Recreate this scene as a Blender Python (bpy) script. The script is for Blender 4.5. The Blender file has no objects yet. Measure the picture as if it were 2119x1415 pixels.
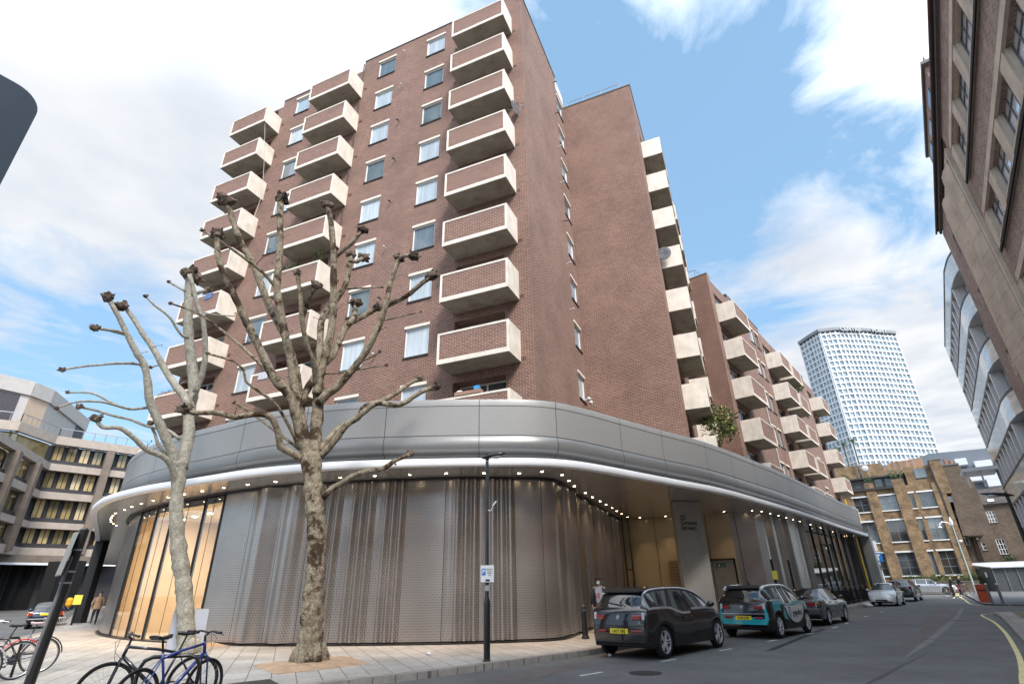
import bpy, bmesh, math, random
from mathutils import Vector, Matrix
rnd = random.Random(7)
SC = bpy.context.scene
COL = SC.collection
# ------------------------------------------------------------------ camera
FPX, PITCH, ROLL, HC = 1080.12, math.radians(25.2558), math.radians(-1.18738), 1.6
cd = bpy.data.cameras.new('camera'); cam = bpy.data.objects.new('camera', cd); COL.objects.link(cam)
cd.sensor_width = 36; cd.lens = FPX/2119*36; cd.clip_end = 3000; cd.clip_start = 0.05
_r0 = Vector((1,0,0)); _f = Vector((0,math.cos(PITCH),math.sin(PITCH))); _u0 = Vector((0,-math.sin(PITCH),math.cos(PITCH)))
_r = _r0*math.cos(ROLL)+_u0*math.sin(ROLL); _u = -_r0*math.sin(ROLL)+_u0*math.cos(ROLL)
M = Matrix((( _r.x,_u.x,-_f.x,0),(_r.y,_u.y,-_f.y,0),(_r.z,_u.z,-_f.z,HC),(0,0,0,1)))
cam.matrix_world = M
SC.camera = cam
SC.render.resolution_x = 1024; SC.render.resolution_y = 683
# ------------------------------------------------------------------ world, sun, exposure
SUN_AZ, SUN_EL = math.radians(160), math.radians(46)
SC.view_settings.view_transform = 'Standard'; SC.view_settings.look = 'None'
SC.view_settings.exposure = 1.45; SC.view_settings.gamma = 1
W = bpy.data.worlds.new('World'); SC.world = W; W.use_nodes = True
def ray(x, y):
    X = (x-1059.5)/FPX; Y = -(y-707.5)/FPX
    return (_r*X+_u*Y+_f)
def gnd(x, y, z=0.0):
    r = ray(x, y); t = (z-HC)/r.z; return Vector((r.x*t, r.y*t, z))
def at(x, y, d):            # point seen at a pixel of the photograph, d metres away horizontally
    r = ray(x, y); t = d/math.hypot(r.x, r.y); return Vector((r.x*t, r.y*t, HC+r.z*t))
nt = W.node_tree; nt.nodes.clear()
class N:                    # tiny node helper
    def __init__(s, tree): s.t = tree
    def __call__(s, kind, **kw):
        n = s.t.nodes.new('ShaderNode'+kind)
        for k, v in kw.items():
            if k == 'i':
                for a, b in v.items():
                    if isinstance(b, bpy.types.NodeSocket): s.t.links.new(b, n.inputs[a])
                    else: n.inputs[a].default_value = b
            else: setattr(n, k, v)
        return n
    def math(s, op, a, b=0.0, c=None, clamp=False):
        n = s.t.nodes.new('ShaderNodeMath'); n.operation = op; n.use_clamp = clamp
        for i, v in enumerate((a, b, c)):
            if v is None: continue
            if isinstance(v, bpy.types.NodeSocket): s.t.links.new(v, n.inputs[i])
            else: n.inputs[i].default_value = v
        return n.outputs[0]
    def mix(s, fac, a, b, blend='MIX'):
        n = s.t.nodes.new('ShaderNodeMix'); n.data_type = 'RGBA'; n.blend_type = blend
        for i, v in ((0, fac), (6, a), (7, b)):
            if isinstance(v, bpy.types.NodeSocket): s.t.links.new(v, n.inputs[i])
            else: n.inputs[i].default_value = v if i == 0 else (*v[:3], 1)
        return n.outputs[2]
    def ramp(s, fac, stops):
        n = s.t.nodes.new('ShaderNodeValToRGB'); s.t.links.new(fac, n.inputs[0]); e = n.color_ramp.elements
        for k, (p, c) in enumerate(stops):
            el = e[k] if k < 2 else e.new(p)
            el.position = p; el.color = (c, c, c, 1) if isinstance(c, (int, float)) else (*c, 1)
        return n.outputs[0]
w = N(nt)
tc = w('TexCoord'); dirv = tc.outputs['Generated']
sky = w('TexSky', sky_type='NISHITA', sun_disc=False, sun_elevation=SUN_EL, sun_rotation=SUN_AZ, air_density=1.0, dust_density=0.6, ozone_density=1.5)
sep = w('SeparateXYZ', i={0: dirv})
zc = w.math('MAXIMUM', sep.outputs[2], 0.08)
px_ = w.math('DIVIDE', sep.outputs[0], zc); py_ = w.math('DIVIDE', sep.outputs[1], zc)
cv = w('CombineXYZ', i={0: px_, 1: py_, 2: 0.0}).outputs[0]
n1 = w('TexNoise', i={'Vector': cv, 'Scale': 1.9, 'Detail': 10.0, 'Roughness': 0.60, 'Distortion': 0.5}).outputs[0]
bias = None
for (qx, qy, amt, k) in ((330, 150, .34, 5), (80, 420, .16, 9), (1560, 390, -.17, 26), (1450, 560, -.05, 40), (1650, 180, .15, 160), (1680, 450, .15, 200), (1760, 560, .12, 200), (1010, 20, -.16, 60), (1190, 90, -.16, 60),
                         (120, 700, -.30, 14), (1960, 860, .34, 16), (1830, 60, .22, 90), (1760, 330, -.12, 60), (1500, 160, -.10, 60), (1880, 560, -.10, 60), (1400, 330, -.12, 40), (1750, 470, .17, 60), (1450, 60, .10, 40), (1860, 960, .3, 30), (700, 160, .2, 12)):
    d = ray(qx, qy).normalized()
    dp = w('VectorMath', operation='DOT_PRODUCT', i={0: dirv, 1: (d.x, d.y, d.z)}).outputs['Value']
    g = w.math('POWER', w.math('MAXIMUM', dp, 0.0), float(k*2))
    g = w.math('MULTIPLY', g, amt)
    bias = g if bias is None else w.math('ADD', bias, g)
m0 = w.math('ADD', n1, bias)
mask = w.ramp(m0, [(0.43, 0.0), (0.55, 0.5), (0.70, 1.0)])
n2 = w('TexNoise', i={'Vector': cv, 'Scale': 2.6, 'Detail': 5.0}).outputs[0]
cloudc = w.mix(w.ramp(n2, [(0.3, 0.0), (0.75, 1.0)]), (2.6, 2.8, 3.15), (3.8, 3.83, 3.88))
skyb = w.mix(1.0, sky.outputs[0], (.85, .90, .90), 'MULTIPLY')
skyb = w.mix(0.6, skyb, (1.45, 2.55, 3.75))
sdv = (math.sin(SUN_AZ)*math.cos(SUN_EL), math.cos(SUN_AZ)*math.cos(SUN_EL), math.sin(SUN_EL))
glow = w('VectorMath', operation='DOT_PRODUCT', i={0: dirv, 1: sdv}).outputs['Value']
glow = w.math('ADD', 1.0, w.math('MULTIPLY', w.math('POWER', w.math('MAXIMUM', w.math('MULTIPLY', w.math('ADD', glow, .02), .98), 0.0), 1.3), 5.0))
cloudc = w('VectorMath', operation='SCALE', i={0: cloudc, 'Scale': glow}).outputs[0]
allc = w.mix(mask, skyb, cloudc)
bg = w('Background', i={0: allc, 1: 0.1})
wo = nt.nodes.new('ShaderNodeOutputWorld'); nt.links.new(bg.outputs[0], wo.inputs[0])
sd = bpy.data.lights.new('sun', 'SUN'); sun = bpy.data.objects.new('sun', sd); COL.objects.link(sun)
sd.energy = 1.8; sd.angle = math.radians(17); sd.color = (1, 0.95, 0.88)
sv = Vector((math.sin(SUN_AZ)*math.cos(SUN_EL), math.cos(SUN_AZ)*math.cos(SUN_EL), math.sin(SUN_EL)))
sun.rotation_euler = sv.to_track_quat('Z', 'Y').to_euler()
sun.location = (30, -60, 80)

# ------------------------------------------------------------------ mesh helper
class MB:
    def __init__(s): s.v = []; s.f = []; s.uv = []; s.mi = []; s.m = 0
    def face(s, pts, uv=None):
        b = len(s.v); s.v += [tuple(p) for p in pts]; s.f.append(tuple(range(b, b+len(pts)))); s.uv.append(uv); s.mi.append(s.m)
    def idx(s, vs, fs, uvs=None):
        b = len(s.v); s.v += [tuple(p) for p in vs]
        for k, f in enumerate(fs):
            s.f.append(tuple(b+i for i in f)); s.uv.append(uvs[k] if uvs else None); s.mi.append(s.m)
    def box(s, x0, x1, y0, y1, z0, z1):
        if x0 > x1: x0, x1 = x1, x0
        if y0 > y1: y0, y1 = y1, y0
        if z0 > z1: z0, z1 = z1, z0
        v = [(x0,y0,z0),(x1,y0,z0),(x1,y1,z0),(x0,y1,z0),(x0,y0,z1),(x1,y0,z1),(x1,y1,z1),(x0,y1,z1)]
        s.idx(v, [(0,3,2,1),(4,5,6,7),(0,1,5,4),(1,2,6,5),(2,3,7,6),(3,0,4,7)]); return s
    def obox(s, c, ax, ay, az, hx, hy, hz):
        c = Vector(c); ax = Vector(ax)*hx; ay = Vector(ay)*hy; az = Vector(az)*hz
        v = [c+i*ax+j*ay+k*az for (i,j,k) in ((-1,-1,-1),(1,-1,-1),(1,1,-1),(-1,1,-1),(-1,-1,1),(1,-1,1),(1,1,1),(-1,1,1))]
        s.idx(v, [(0,3,2,1),(4,5,6,7),(0,1,5,4),(1,2,6,5),(2,3,7,6),(3,0,4,7)]); return s
    def bar(s, p, q, wx, wy=None):
        p = Vector(p); q = Vector(q); d = q-p; L = d.length
        if L < 1e-6: return s
        d /= L; up = Vector((0,0,1)) if abs(d.z) < .95 else Vector((0,1,0)); a = d.cross(up).normalized(); b = a.cross(d)
        return s.obox((p+q)/2, a, b, d, wx/2, (wy or wx)/2, L/2)
    def prism(s, poly, z0, z1, bottom=False):
        n = len(poly); A = sum(poly[i][0]*poly[(i+1)%n][1]-poly[(i+1)%n][0]*poly[i][1] for i in range(n))
        if A < 0: poly = poly[::-1]
        for i in range(n):
            a = poly[i]; b = poly[(i+1)%n]; s.face([(a[0],a[1],z0),(b[0],b[1],z0),(b[0],b[1],z1),(a[0],a[1],z1)])
        s.face([(p[0],p[1],z1) for p in poly])
        s.face([(p[0],p[1],z0) for p in poly[::-1]]); return s
    def tube(s, pts, rads, n=8, caps=True, closed=False, jit=0.0):
        P = [Vector(p) for p in pts]; m = len(P)
        if isinstance(rads, (int, float)): rads = [rads]*m
        b = len(s.v); prev = None
        for i, p in enumerate(P):
            if closed: t = (P[(i+1) % m]-P[i-1])
            else: t = (P[min(i+1, m-1)]-P[max(i-1, 0)])
            t = t.normalized() if t.length > 1e-9 else Vector((0,0,1))
            if prev is None:
                up = Vector((0,0,1)) if abs(t.z) < .9 else Vector((1,0,0)); a = t.cross(up).normalized()
            else: a = (prev-t*prev.dot(t)).normalized()
            prev = a; c = t.cross(a)
            for k in range(n):
                an = 2*math.pi*k/n; rr = rads[i]*(1+(rnd.uniform(-jit, jit) if jit else 0))
                s.v.append(tuple(p+(a*math.cos(an)+c*math.sin(an))*rr))
        for i in range(m if closed else m-1):
            j = (i+1) % m
            for k in range(n):
                l = (k+1) % n
                s.f.append((b+i*n+k, b+i*n+l, b+j*n+l, b+j*n+k)); s.uv.append(None); s.mi.append(s.m)
        if caps and not closed:
            s.f.append(tuple(b+k for k in range(n-1, -1, -1))); s.uv.append(None); s.mi.append(s.m)
            s.f.append(tuple(b+(m-1)*n+k for k in range(n))); s.uv.append(None); s.mi.append(s.m)
        return s
    def cyl(s, x, y, z0, z1, r, n=16, r1=None): return s.tube([(x,y,z0),(x,y,z1)], [r, r if r1 is None else r1], n)
    def lathe(s, prof, c=(0,0,0), n=24, axis='z'):
        b = len(s.v)
        for (r, z) in prof:
            for k in range(n):
                a = 2*math.pi*k/n; x, y = r*math.cos(a), r*math.sin(a)
                p = (x, y, z) if axis == 'z' else ((z, x, y) if axis == 'x' else (x, z, y))
                s.v.append((p[0]+c[0], p[1]+c[1], p[2]+c[2]))
        for i in range(len(prof)-1):
            for k in range(n):
                l = (k+1) % n; s.f.append((b+i*n+k, b+i*n+l, b+(i+1)*n+l, b+(i+1)*n+k)); s.uv.append(None); s.mi.append(s.m)
        return s
    def ball(s, c, rx, ry=None, rz=None, n=10, jit=0):
        ry = ry or rx; rz = rz or rx; b = len(s.v); m = max(4, n//2+1)
        for i in range(m+1):
            ph = math.pi*i/m
            for k in range(n):
                a = 2*math.pi*k/n; j = 1+(rnd.uniform(-jit, jit) if jit else 0)
                s.v.append((c[0]+rx*math.sin(ph)*math.cos(a)*j, c[1]+ry*math.sin(ph)*math.sin(a)*j, c[2]-rz*math.cos(ph)*j))
        for i in range(m):
            for k in range(n):
                l = (k+1) % n; s.f.append((b+i*n+k, b+i*n+l, b+(i+1)*n+l, b+(i+1)*n+k)); s.uv.append(None); s.mi.append(s.m)
        return s
    def wall(s, o, d, x0, x1, z0, z1, holes=(), dep=0.12, back=True):
        """upright sheet through o=(x,y) along unit d, seen from the right-hand side of d (normal = (d.y,-d.x)); holes (a,b,c,e) with reveals"""
        dx, dy = d; nx, ny = dy, -dx
        P = lambda u, z, q=0.0: (o[0]+dx*u-nx*q, o[1]+dy*u-ny*q, z)
        us = sorted({x0, x1, *[h[0] for h in holes], *[h[1] for h in holes]}); us = [u for u in us if x0-1e-6 <= u <= x1+1e-6]
        for a, b in zip(us[:-1], us[1:]):
            mid = (a+b)/2; hs = sorted((h[2], h[3]) for h in holes if h[0] < mid < h[1]); z = z0
            for (c, e) in hs:
                if c > z+1e-5: s.face([P(a, z), P(b, z), P(b, c), P(a, c)])
                z = max(z, e)
            if z < z1-1e-5: s.face([P(a, z), P(b, z), P(b, z1), P(a, z1)])
        for (a, b, c, e) in holes:
            s.face([P(a,c), P(b,c), P(b,c,dep), P(a,c,dep)]); s.face([P(a,e,dep), P(b,e,dep), P(b,e), P(a,e)])
            s.face([P(a,c), P(a,c,dep), P(a,e,dep), P(a,e)]); s.face([P(b,c,dep), P(b,c), P(b,e), P(b,e,dep)])
        return s
    def build(s, name, mats, parent=None, loc=None, rot=None, smooth=False, bevel=0, merge=False, kind=None, autosm=None):
        me = bpy.data.meshes.new(name); me.from_pydata(s.v, [], s.f)
        if not isinstance(mats, (list, tuple)): mats = [mats]
        for m in mats: me.materials.append(m)
        me.polygons.foreach_set('material_index', s.mi)
        uvl = me.uv_layers.new(name='UVMap'); data = []
        for p, uv in zip(me.polygons, s.uv):
            if uv is not None:
                for c in uv: data += [c[0], c[1]]
                continue
            n = p.normal
            if abs(n.z) > .75:
                for vi in p.vertices: c = me.vertices[vi].co; data += [c.x, c.y]
            else:
                t = Vector((-n.y, n.x, 0)); t.normalize()
                for vi in p.vertices: c = me.vertices[vi].co; data += [c.x*t.x+c.y*t.y, c.z]
        uvl.data.foreach_set('uv', data)
        if merge:
            bm = bmesh.new(); bm.from_mesh(me); bmesh.ops.remove_doubles(bm, verts=bm.verts, dist=1e-4)
            bmesh.ops.recalc_face_normals(bm, faces=bm.faces); bm.to_mesh(me); bm.free()
        if smooth: me.polygons.foreach_set('use_smooth', [True]*len(me.polygons))
        if autosm: me.set_sharp_from_angle(angle=math.radians(autosm))
        me.update()
        o = bpy.data.objects.new(name, me); COL.objects.link(o)
        if parent: o.parent = parent
        if loc is not None: o.location = loc
        if rot is not None: o.rotation_euler = rot
        if bevel:
            b = o.modifiers.new('bevel', 'BEVEL'); b.width = bevel; b.segments = 2; b.limit_method = 'ANGLE'; b.angle_limit = math.radians(40)
        if kind: o['kind'] = kind
        return o
def tag(o, label=None, cat=None, group=None, kind=None):
    if label: o['label'] = label
    if cat: o['category'] = cat
    if group: o['group'] = group
    if kind: o['kind'] = kind
    return o
def thing(name, label, cat, loc=(0,0,0), rz=0.0, group=None):
    o = bpy.data.objects.new(name, None); o.empty_display_size = .3; COL.objects.link(o); o.location = loc; o.rotation_euler = (0,0,rz)
    return tag(o, label, cat, group)
def copy_tree(o, parent=None, loc=None, rot=None):
    c = o.copy(); COL.objects.link(c); c.parent = parent
    if loc is not None: c.location = loc
    if rot is not None: c.rotation_euler = rot
    for ch in list(o.children): copy_tree(ch, c)
    return c
def text(name, s, size, m, parent=None, loc=(0,0,0), rot=(0,0,0), ext=0.004, align='CENTER', bold=0.0, sx=1.0, line=1.0):
    cu = bpy.data.curves.new(name, 'FONT'); cu.body = s; cu.size = size; cu.extrude = ext; cu.align_x = align; cu.align_y = 'CENTER'; cu.offset = bold; cu.space_line = line
    cu.resolution_u = 3
    t = bpy.data.objects.new('tmp_text', cu); COL.objects.link(t)
    bpy.context.view_layer.update()
    me = bpy.data.meshes.new_from_object(t.evaluated_get(bpy.context.evaluated_depsgraph_get()))
    bpy.data.objects.remove(t); bpy.data.curves.remove(cu)
    me.name = name; me.materials.clear(); me.materials.append(m)
    for v in me.vertices: v.co.x *= sx
    o = bpy.data.objects.new(name, me); COL.objects.link(o)
    if parent: o.parent = parent
    o.location = loc; o.rotation_euler = rot
    return o
# ------------------------------------------------------------------ materials
MATS = {}
def mat(name, col, rough=.6, metal=0.0, var=.12, vs=3.0, bump=0.0, bs=40.0, coat=0.0, spec=.5, emit=None, es=1.0, trans=0.0, ior=1.45, alpha=1.0, col2=None, object_coords=True):
    if name in MATS: return MATS[name]
    m = bpy.data.materials.new(name); m.use_nodes = True; t = m.node_tree; n = N(t); b = t.nodes['Principled BSDF']
    b.inputs['Roughness'].default_value = rough; b.inputs['Metallic'].default_value = metal
    b.inputs['Coat Weight'].default_value = coat; b.inputs['Specular IOR Level'].default_value = spec; b.inputs['IOR'].default_value = ior
    b.inputs['Transmission Weight'].default_value = trans; b.inputs['Alpha'].default_value = alpha
    if coat: b.inputs['Coat Roughness'].default_value = .04
    co = n('TexCoord').outputs['Object']
    if var or col2:
        nz = n('TexNoise', i={'Vector': co, 'Scale': vs, 'Detail': 6.0, 'Roughness': .6}).outputs[0]
        f = n.ramp(nz, [(.3, 0.0), (.7, 1.0)])
        c2 = col2 or tuple(min(1, c*(1+var)) for c in col); c1 = col if col2 else tuple(c*(1-var) for c in col)
        t.links.new(n.mix(f, c1, c2), b.inputs['Base Color'])
    else: b.inputs['Base Color'].default_value = (*col, 1)
    if bump:
        nb = n('TexNoise', i={'Vector': co, 'Scale': bs, 'Detail': 4.0}).outputs[0]
        bp = n('Bump', i={'Height': nb, 'Strength': bump, 'Distance': .01}); t.links.new(bp.outputs[0], b.inputs['Normal'])
    if emit: b.inputs['Emission Color'].default_value = (*emit, 1); b.inputs['Emission Strength'].default_value = es
    MATS[name] = m; return m
def brick(name, c1, c2, mortar, bw=.235, bh=.075, ms=.011, var=.35, rough=.85, vs=.35, offset=.5, bump=.5, stain=.0, rot=0.0, uvcoord=True, squash=1.0):
    if name in MATS: return MATS[name]
    m = bpy.data.materials.new(name); m.use_nodes = True; t = m.node_tree; n = N(t); b = t.nodes['Principled BSDF']
    tcn = n('TexCoord'); uv = tcn.outputs['UV'] if uvcoord else tcn.outputs['Object']
    if rot: uv = n('Mapping', i={0: uv, 'Rotation': (0, 0, rot)}).outputs[0]
    br = n('TexBrick', offset=offset, i={'Vector': uv, 'Color1': (*c1, 1), 'Color2': (*c2, 1), 'Mortar': (*mortar, 1), 'Scale': 1.0, 'Mortar Size': ms, 'Mortar Smooth': .25, 'Bias': -.1, 'Brick Width': bw, 'Row Height': bh})
    nz = n('TexNoise', i={'Vector': tcn.outputs['Object'], 'Scale': vs, 'Detail': 7.0, 'Roughness': .62}).outputs[0]
    f = n.ramp(nz, [(.28, 1-var), (.72, 1+var*.6)])
    c = n.mix(1.0, br.outputs['Color'], f, 'MULTIPLY')
    nf = n('TexNoise', i={'Vector': uv, 'Scale': 9.0, 'Detail': 3.0}).outputs[0]
    c = n.mix(1.0, c, n.ramp(nf, [(.3, .86), (.7, 1.12)]), 'MULTIPLY')
    t.links.new(c, b.inputs['Base Color']); b.inputs['Roughness'].default_value = rough
    if bump:
        bp = n('Bump', invert=True, i={'Height': br.outputs['Fac'], 'Strength': bump, 'Distance': .006}); t.links.new(bp.outputs[0], b.inputs['Normal'])
    MATS[name] = m; return m
BR = brick('tower_brick', (.138,.056,.038), (.222,.100,.069), (.35,.27,.225), ms=.012, bump=.8, var=.25, vs=.5)
BRY = brick('stock_brick', (.22,.13,.06), (.36,.235,.125), (.22,.18,.13), bw=.24, bh=.08, var=.7, vs=.9)
BRD = brick('dark_stock_brick', (.105,.072,.048), (.16,.115,.08), (.17,.14,.11), bw=.24, bh=.08, var=.4, vs=.6)
BRR = brick('right_brick', (.20,.125,.10), (.36,.26,.215), (.42,.36,.31), bw=.235, bh=.08, var=.3, vs=.8)
def streaky(name, c1, c2, rough=.8, amt=.5, sc=(5,5,.5)):
    m = bpy.data.materials.new(name); m.use_nodes = True; t = m.node_tree; n = N(t); b = t.nodes['Principled BSDF']; co = n('TexCoord').outputs['Object']
    oi = n('ObjectInfo'); off = n('VectorMath', operation='ADD', i={0: co, 1: oi.outputs['Location']}).outputs[0]
    a = n('TexNoise', i={'Vector': n('Mapping', i={0: off, 'Scale': sc}).outputs[0], 'Scale': 1.0, 'Detail': 6.0, 'Roughness': .65}).outputs[0]
    g = n('TexNoise', i={'Vector': off, 'Scale': 2.0, 'Detail': 6.0}).outputs[0]
    f = n.math('MULTIPLY', n.ramp(a, [(.50, 0.0), (.72, 1.0)]), amt); c = n.mix(f, c1, c2); c = n.mix(1.0, c, n.ramp(g, [(.3, .84), (.7, 1.08)]), 'MULTIPLY')
    t.links.new(c, b.inputs['Base Color']); b.inputs['Roughness'].default_value = rough; MATS[name] = m; return m
CREAM = streaky('cream_concrete', (.74,.665,.575), (.42,.36,.29), .75, .32)
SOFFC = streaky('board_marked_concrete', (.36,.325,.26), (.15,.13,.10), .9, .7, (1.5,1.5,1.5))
WHITE = mat('white_frame', (.72,.73,.74), .45, var=.03)
DARKF = mat('dark_frame', (.05,.05,.055), .4, var=.1)
def glassmat(name, tint, rough=.04, var=.15, refl=.9):
    if name in MATS: return MATS[name]
    m = bpy.data.materials.new(name); m.use_nodes = True; t = m.node_tree; n = N(t); b = t.nodes['Principled BSDF']
    tcn = n('TexCoord'); oi = n('ObjectInfo'); off = n('VectorMath', operation='ADD', i={0: tcn.outputs['Object'], 1: n('VectorMath', operation='SCALE', i={0: oi.outputs['Location'], 'Scale': .37}).outputs[0]}).outputs[0]
    nz = n('TexNoise', i={'Vector': n('Mapping', i={0: off, 'Scale': (6, 6, .4) if 'curtain' in name else (.6, .6, .6)}).outputs[0], 'Scale': 1.0, 'Detail': 2.0}).outputs[0]
    t.links.new(n.mix(n.ramp(nz, [(.35,0.0),(.65,1.0)]), tuple(c*(1-var) for c in tint), tuple(c*(1+var) for c in tint)), b.inputs['Base Color'])
    b.inputs['Roughness'].default_value = rough; b.inputs['Specular IOR Level'].default_value = refl; b.inputs['IOR'].default_value = 1.6
    MATS[name] = m; return m
PANE = glassmat('net_curtained_glass', (.40,.46,.50), .05, .25)
PANED = glassmat('dark_glass', (.035,.04,.045), .03, .5, 1.0)
GREY = mat('grey_metal', (.255,.25,.245), .40, .12, var=.06, vs=14, bump=.02, bs=600)
# ================================================================== ground, roads, pavements
def gz(x, y): return max(0.0, min(.75, (math.hypot(x, y)-50)*.010))
def catmull(P, step=.25):
    P = [Vector((*p, 0)) if len(p) == 2 else Vector(p) for p in P]; out = []
    for i in range(len(P)-1):
        a = P[i-1] if i else P[0]*2-P[1]; b = P[i]; c = P[i+1]; d = P[i+2] if i+2 < len(P) else P[-1]*2-P[-2]
        k = max(1, int((c-b).length/step))
        for j in range(k):
            t = j/k; out.append(.5*((2*b)+(c-a)*t+(2*a-5*b+4*c-d)*t*t+(3*b-a-3*c+d)*t*t*t))
    out.append(P[-1]); return out
def normals2(P):            # unit normals pointing to the right-hand side of the path
    out = []
    for i in range(len(P)):
        d = P[min(i+1, len(P)-1)]-P[max(i-1, 0)]; d.z = 0; d.normalize(); out.append(Vector((d.y, -d.x, 0)))
    return out
def grainy(name, base, col2, speck, rough, sp_scale, bump, vs=.5, sthr=.72, patches=True):
    m = bpy.data.materials.new(name); m.use_nodes = True; t = m.node_tree; n = N(t); b = t.nodes['Principled BSDF']
    co = n('TexCoord').outputs['Object']
    big = n('TexNoise', i={'Vector': co, 'Scale': vs, 'Detail': 9.0, 'Roughness': .72}).outputs[0]
    c = n.mix(n.ramp(big, [(.38, 0.0), (.62, 1.0)]), base, col2)
    st = n('TexNoise', i={'Vector': co, 'Scale': 1.7, 'Detail': 6.0, 'Roughness': .6}).outputs[0]
    c = n.mix(n.ramp(st, [(.58, 0.0), (.72, .5)]), c, tuple(x*.45 for x in base))
    fine = n('TexNoise', i={'Vector': co, 'Scale': sp_scale, 'Detail': 3.0, 'Roughness': .7}).outputs[0]
    c = n.mix(1.0, c, n.ramp(fine, [(.3, .62), (.7, 1.4)]), 'MULTIPLY')
    vo = n('TexVoronoi', i={'Vector': co, 'Scale': 4.0, 'Randomness': 1.0}); 
    spk = n.ramp(vo.outputs['Distance'], [(.045, 1.0), (.085, 0.0)])
    gate = n('TexNoise', i={'Vector': co, 'Scale': 1.1, 'Detail': 4.0}).outputs[0]
    c = n.mix(n.math('MULTIPLY', spk, n.ramp(gate, [(.38, 0.0), (.60, .8)])), c, speck)
    t.links.new(c, b.inputs['Base Color']); b.inputs['Roughness'].default_value = rough
    bp = n('Bump', i={'Height': fine, 'Strength': bump, 'Distance': .008}); t.links.new(bp.outputs[0], b.inputs['Normal'])
    MATS[name] = m; return m
ASPH = grainy('asphalt', (.088,.087,.086), (.135,.133,.131), (.36,.35,.33), .78, 45, .7, .45)
ASPHR = grainy('reddish_asphalt', (.105,.085,.08), (.14,.115,.105), (.2,.2,.2), .8, 55, .6, 1.2)
ASPHL = grainy('pale_asphalt', (.15,.148,.145), (.20,.197,.19), (.25,.25,.25), .85, 60, .5, 1.2)
m = MB(); rr = [0,6,14,24,36,50,58,66,74,82,90,100,112,125,150,250,450,900]; NA = 72
vs = [(0,0,0)]
for r in rr[1:]:
    for k in range(NA):
        a = 2*math.pi*k/NA; x, y = r*math.sin(a), r*math.cos(a); vs.append((x, y, gz(x, y)))
fs = [(0, 1+(k+1) % NA, 1+k) for k in range(NA)]
for i in range(len(rr)-2):
    for k in range(NA):
        l = (k+1) % NA; fs.append((1+i*NA+k, 1+i*NA+l, 1+(i+1)*NA+l, 1+(i+1)*NA+k))
m.idx(vs, fs); tag(m.build('road', ASPH, merge=True), kind='structure')

SLAB = brick('paving_slabs', (.315,.295,.27), (.385,.36,.33), (.14,.125,.11), bw=.9, bh=.45, ms=.012, var=.28, rough=.8, vs=.5, bump=.35, rot=math.radians(68), uvcoord=False)
KERB = mat('kerb_granite', (.20,.18,.165), .7, var=.5, vs=2.2, bump=.5, bs=30, col2=(.33,.28,.25))
def slabsheet(name, poly, z, mt, side=0.12):
    m = MB(); n = len(poly)
    if sum(poly[i][0]*poly[(i+1)%n][1]-poly[(i+1)%n][0]*poly[i][1] for i in range(n)) < 0: poly = poly[::-1]
    bm = bmesh.new(); vs = [bm.verts.new((p[0], p[1], 0)) for p in poly]; f = bm.faces.new(vs)
    bmesh.ops.triangulate(bm, faces=[f]); bm.verts.index_update()
    m.idx([(v.co.x, v.co.y, gz(v.co.x, v.co.y)+z) for v in bm.verts], [tuple(v.index for v in f.verts) for f in bm.faces]); bm.free()
    if side:
        for i in range(n):
            a, b = poly[i], poly[(i+1) % n]
            m.face([(a[0],a[1],gz(*a)+z-side-.05), (b[0],b[1],gz(*b)+z-side-.05), (b[0],b[1],gz(*b)+z), (a[0],a[1],gz(*a)+z)])
    return tag(m.build(name, mt), kind='structure')
kerbpts = [(-60,80),(-43,56.8),(-26.1,33.2),(-20.2,23.5),(-16.0,15.5),(-13.2,9),(-11,5.6),(-8,5.2),(-6.3,7.6),(-4.4,10.3),(-2.75,11.7),(-1.5,12.6),(.2,14.2),(2.3,16.2),(9.5,24.1),(21.2,37.6),(28,46.3),(32.5,52),(35.2,57),(36,64)]
KP = [(p.x, p.y) for p in catmull(kerbpts, .7)]
slabsheet('pavement', KP+[(30,80),(-40,95)], .12, SLAB)
def ribbon(name, pts, w0, w1, z, mt, th=0.0, step=.6, cuts=0, smooth=True):
    """flat strip between offsets w0..w1 to the right of the path"""
    P = catmull(pts, step) if smooth else [Vector((*p, 0)) for p in pts]; Nn = normals2(P); m = MB(); s = 0
    for i in range(len(P)-1):
        a0, a1 = P[i]+Nn[i]*w0, P[i]+Nn[i]*w1; b0, b1 = P[i+1]+Nn[i+1]*w0, P[i+1]+Nn[i+1]*w1
        g = 0.0
        if cuts and (i % cuts == cuts-1): g = .012
        if g: d = (b0-a0).normalized()*g; b0 = b0-d; b1 = b1-d
        Z = lambda p: gz(p.x, p.y)+z
        T = [(p.x, p.y, Z(p)) for p in (a0, a1, b1, b0)]
        m.face(T)
        if th:
            B = [(p[0], p[1], p[2]-th) for p in T]
            for k in range(4): l = (k+1) % 4; m.face([B[k], B[l], T[l], T[k]])
    return tag(m.build(name, mt), kind='structure')
ribbon('kerb', kerbpts, -.01, -.26, .128, KERB, .16, .9, cuts=1)
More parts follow.
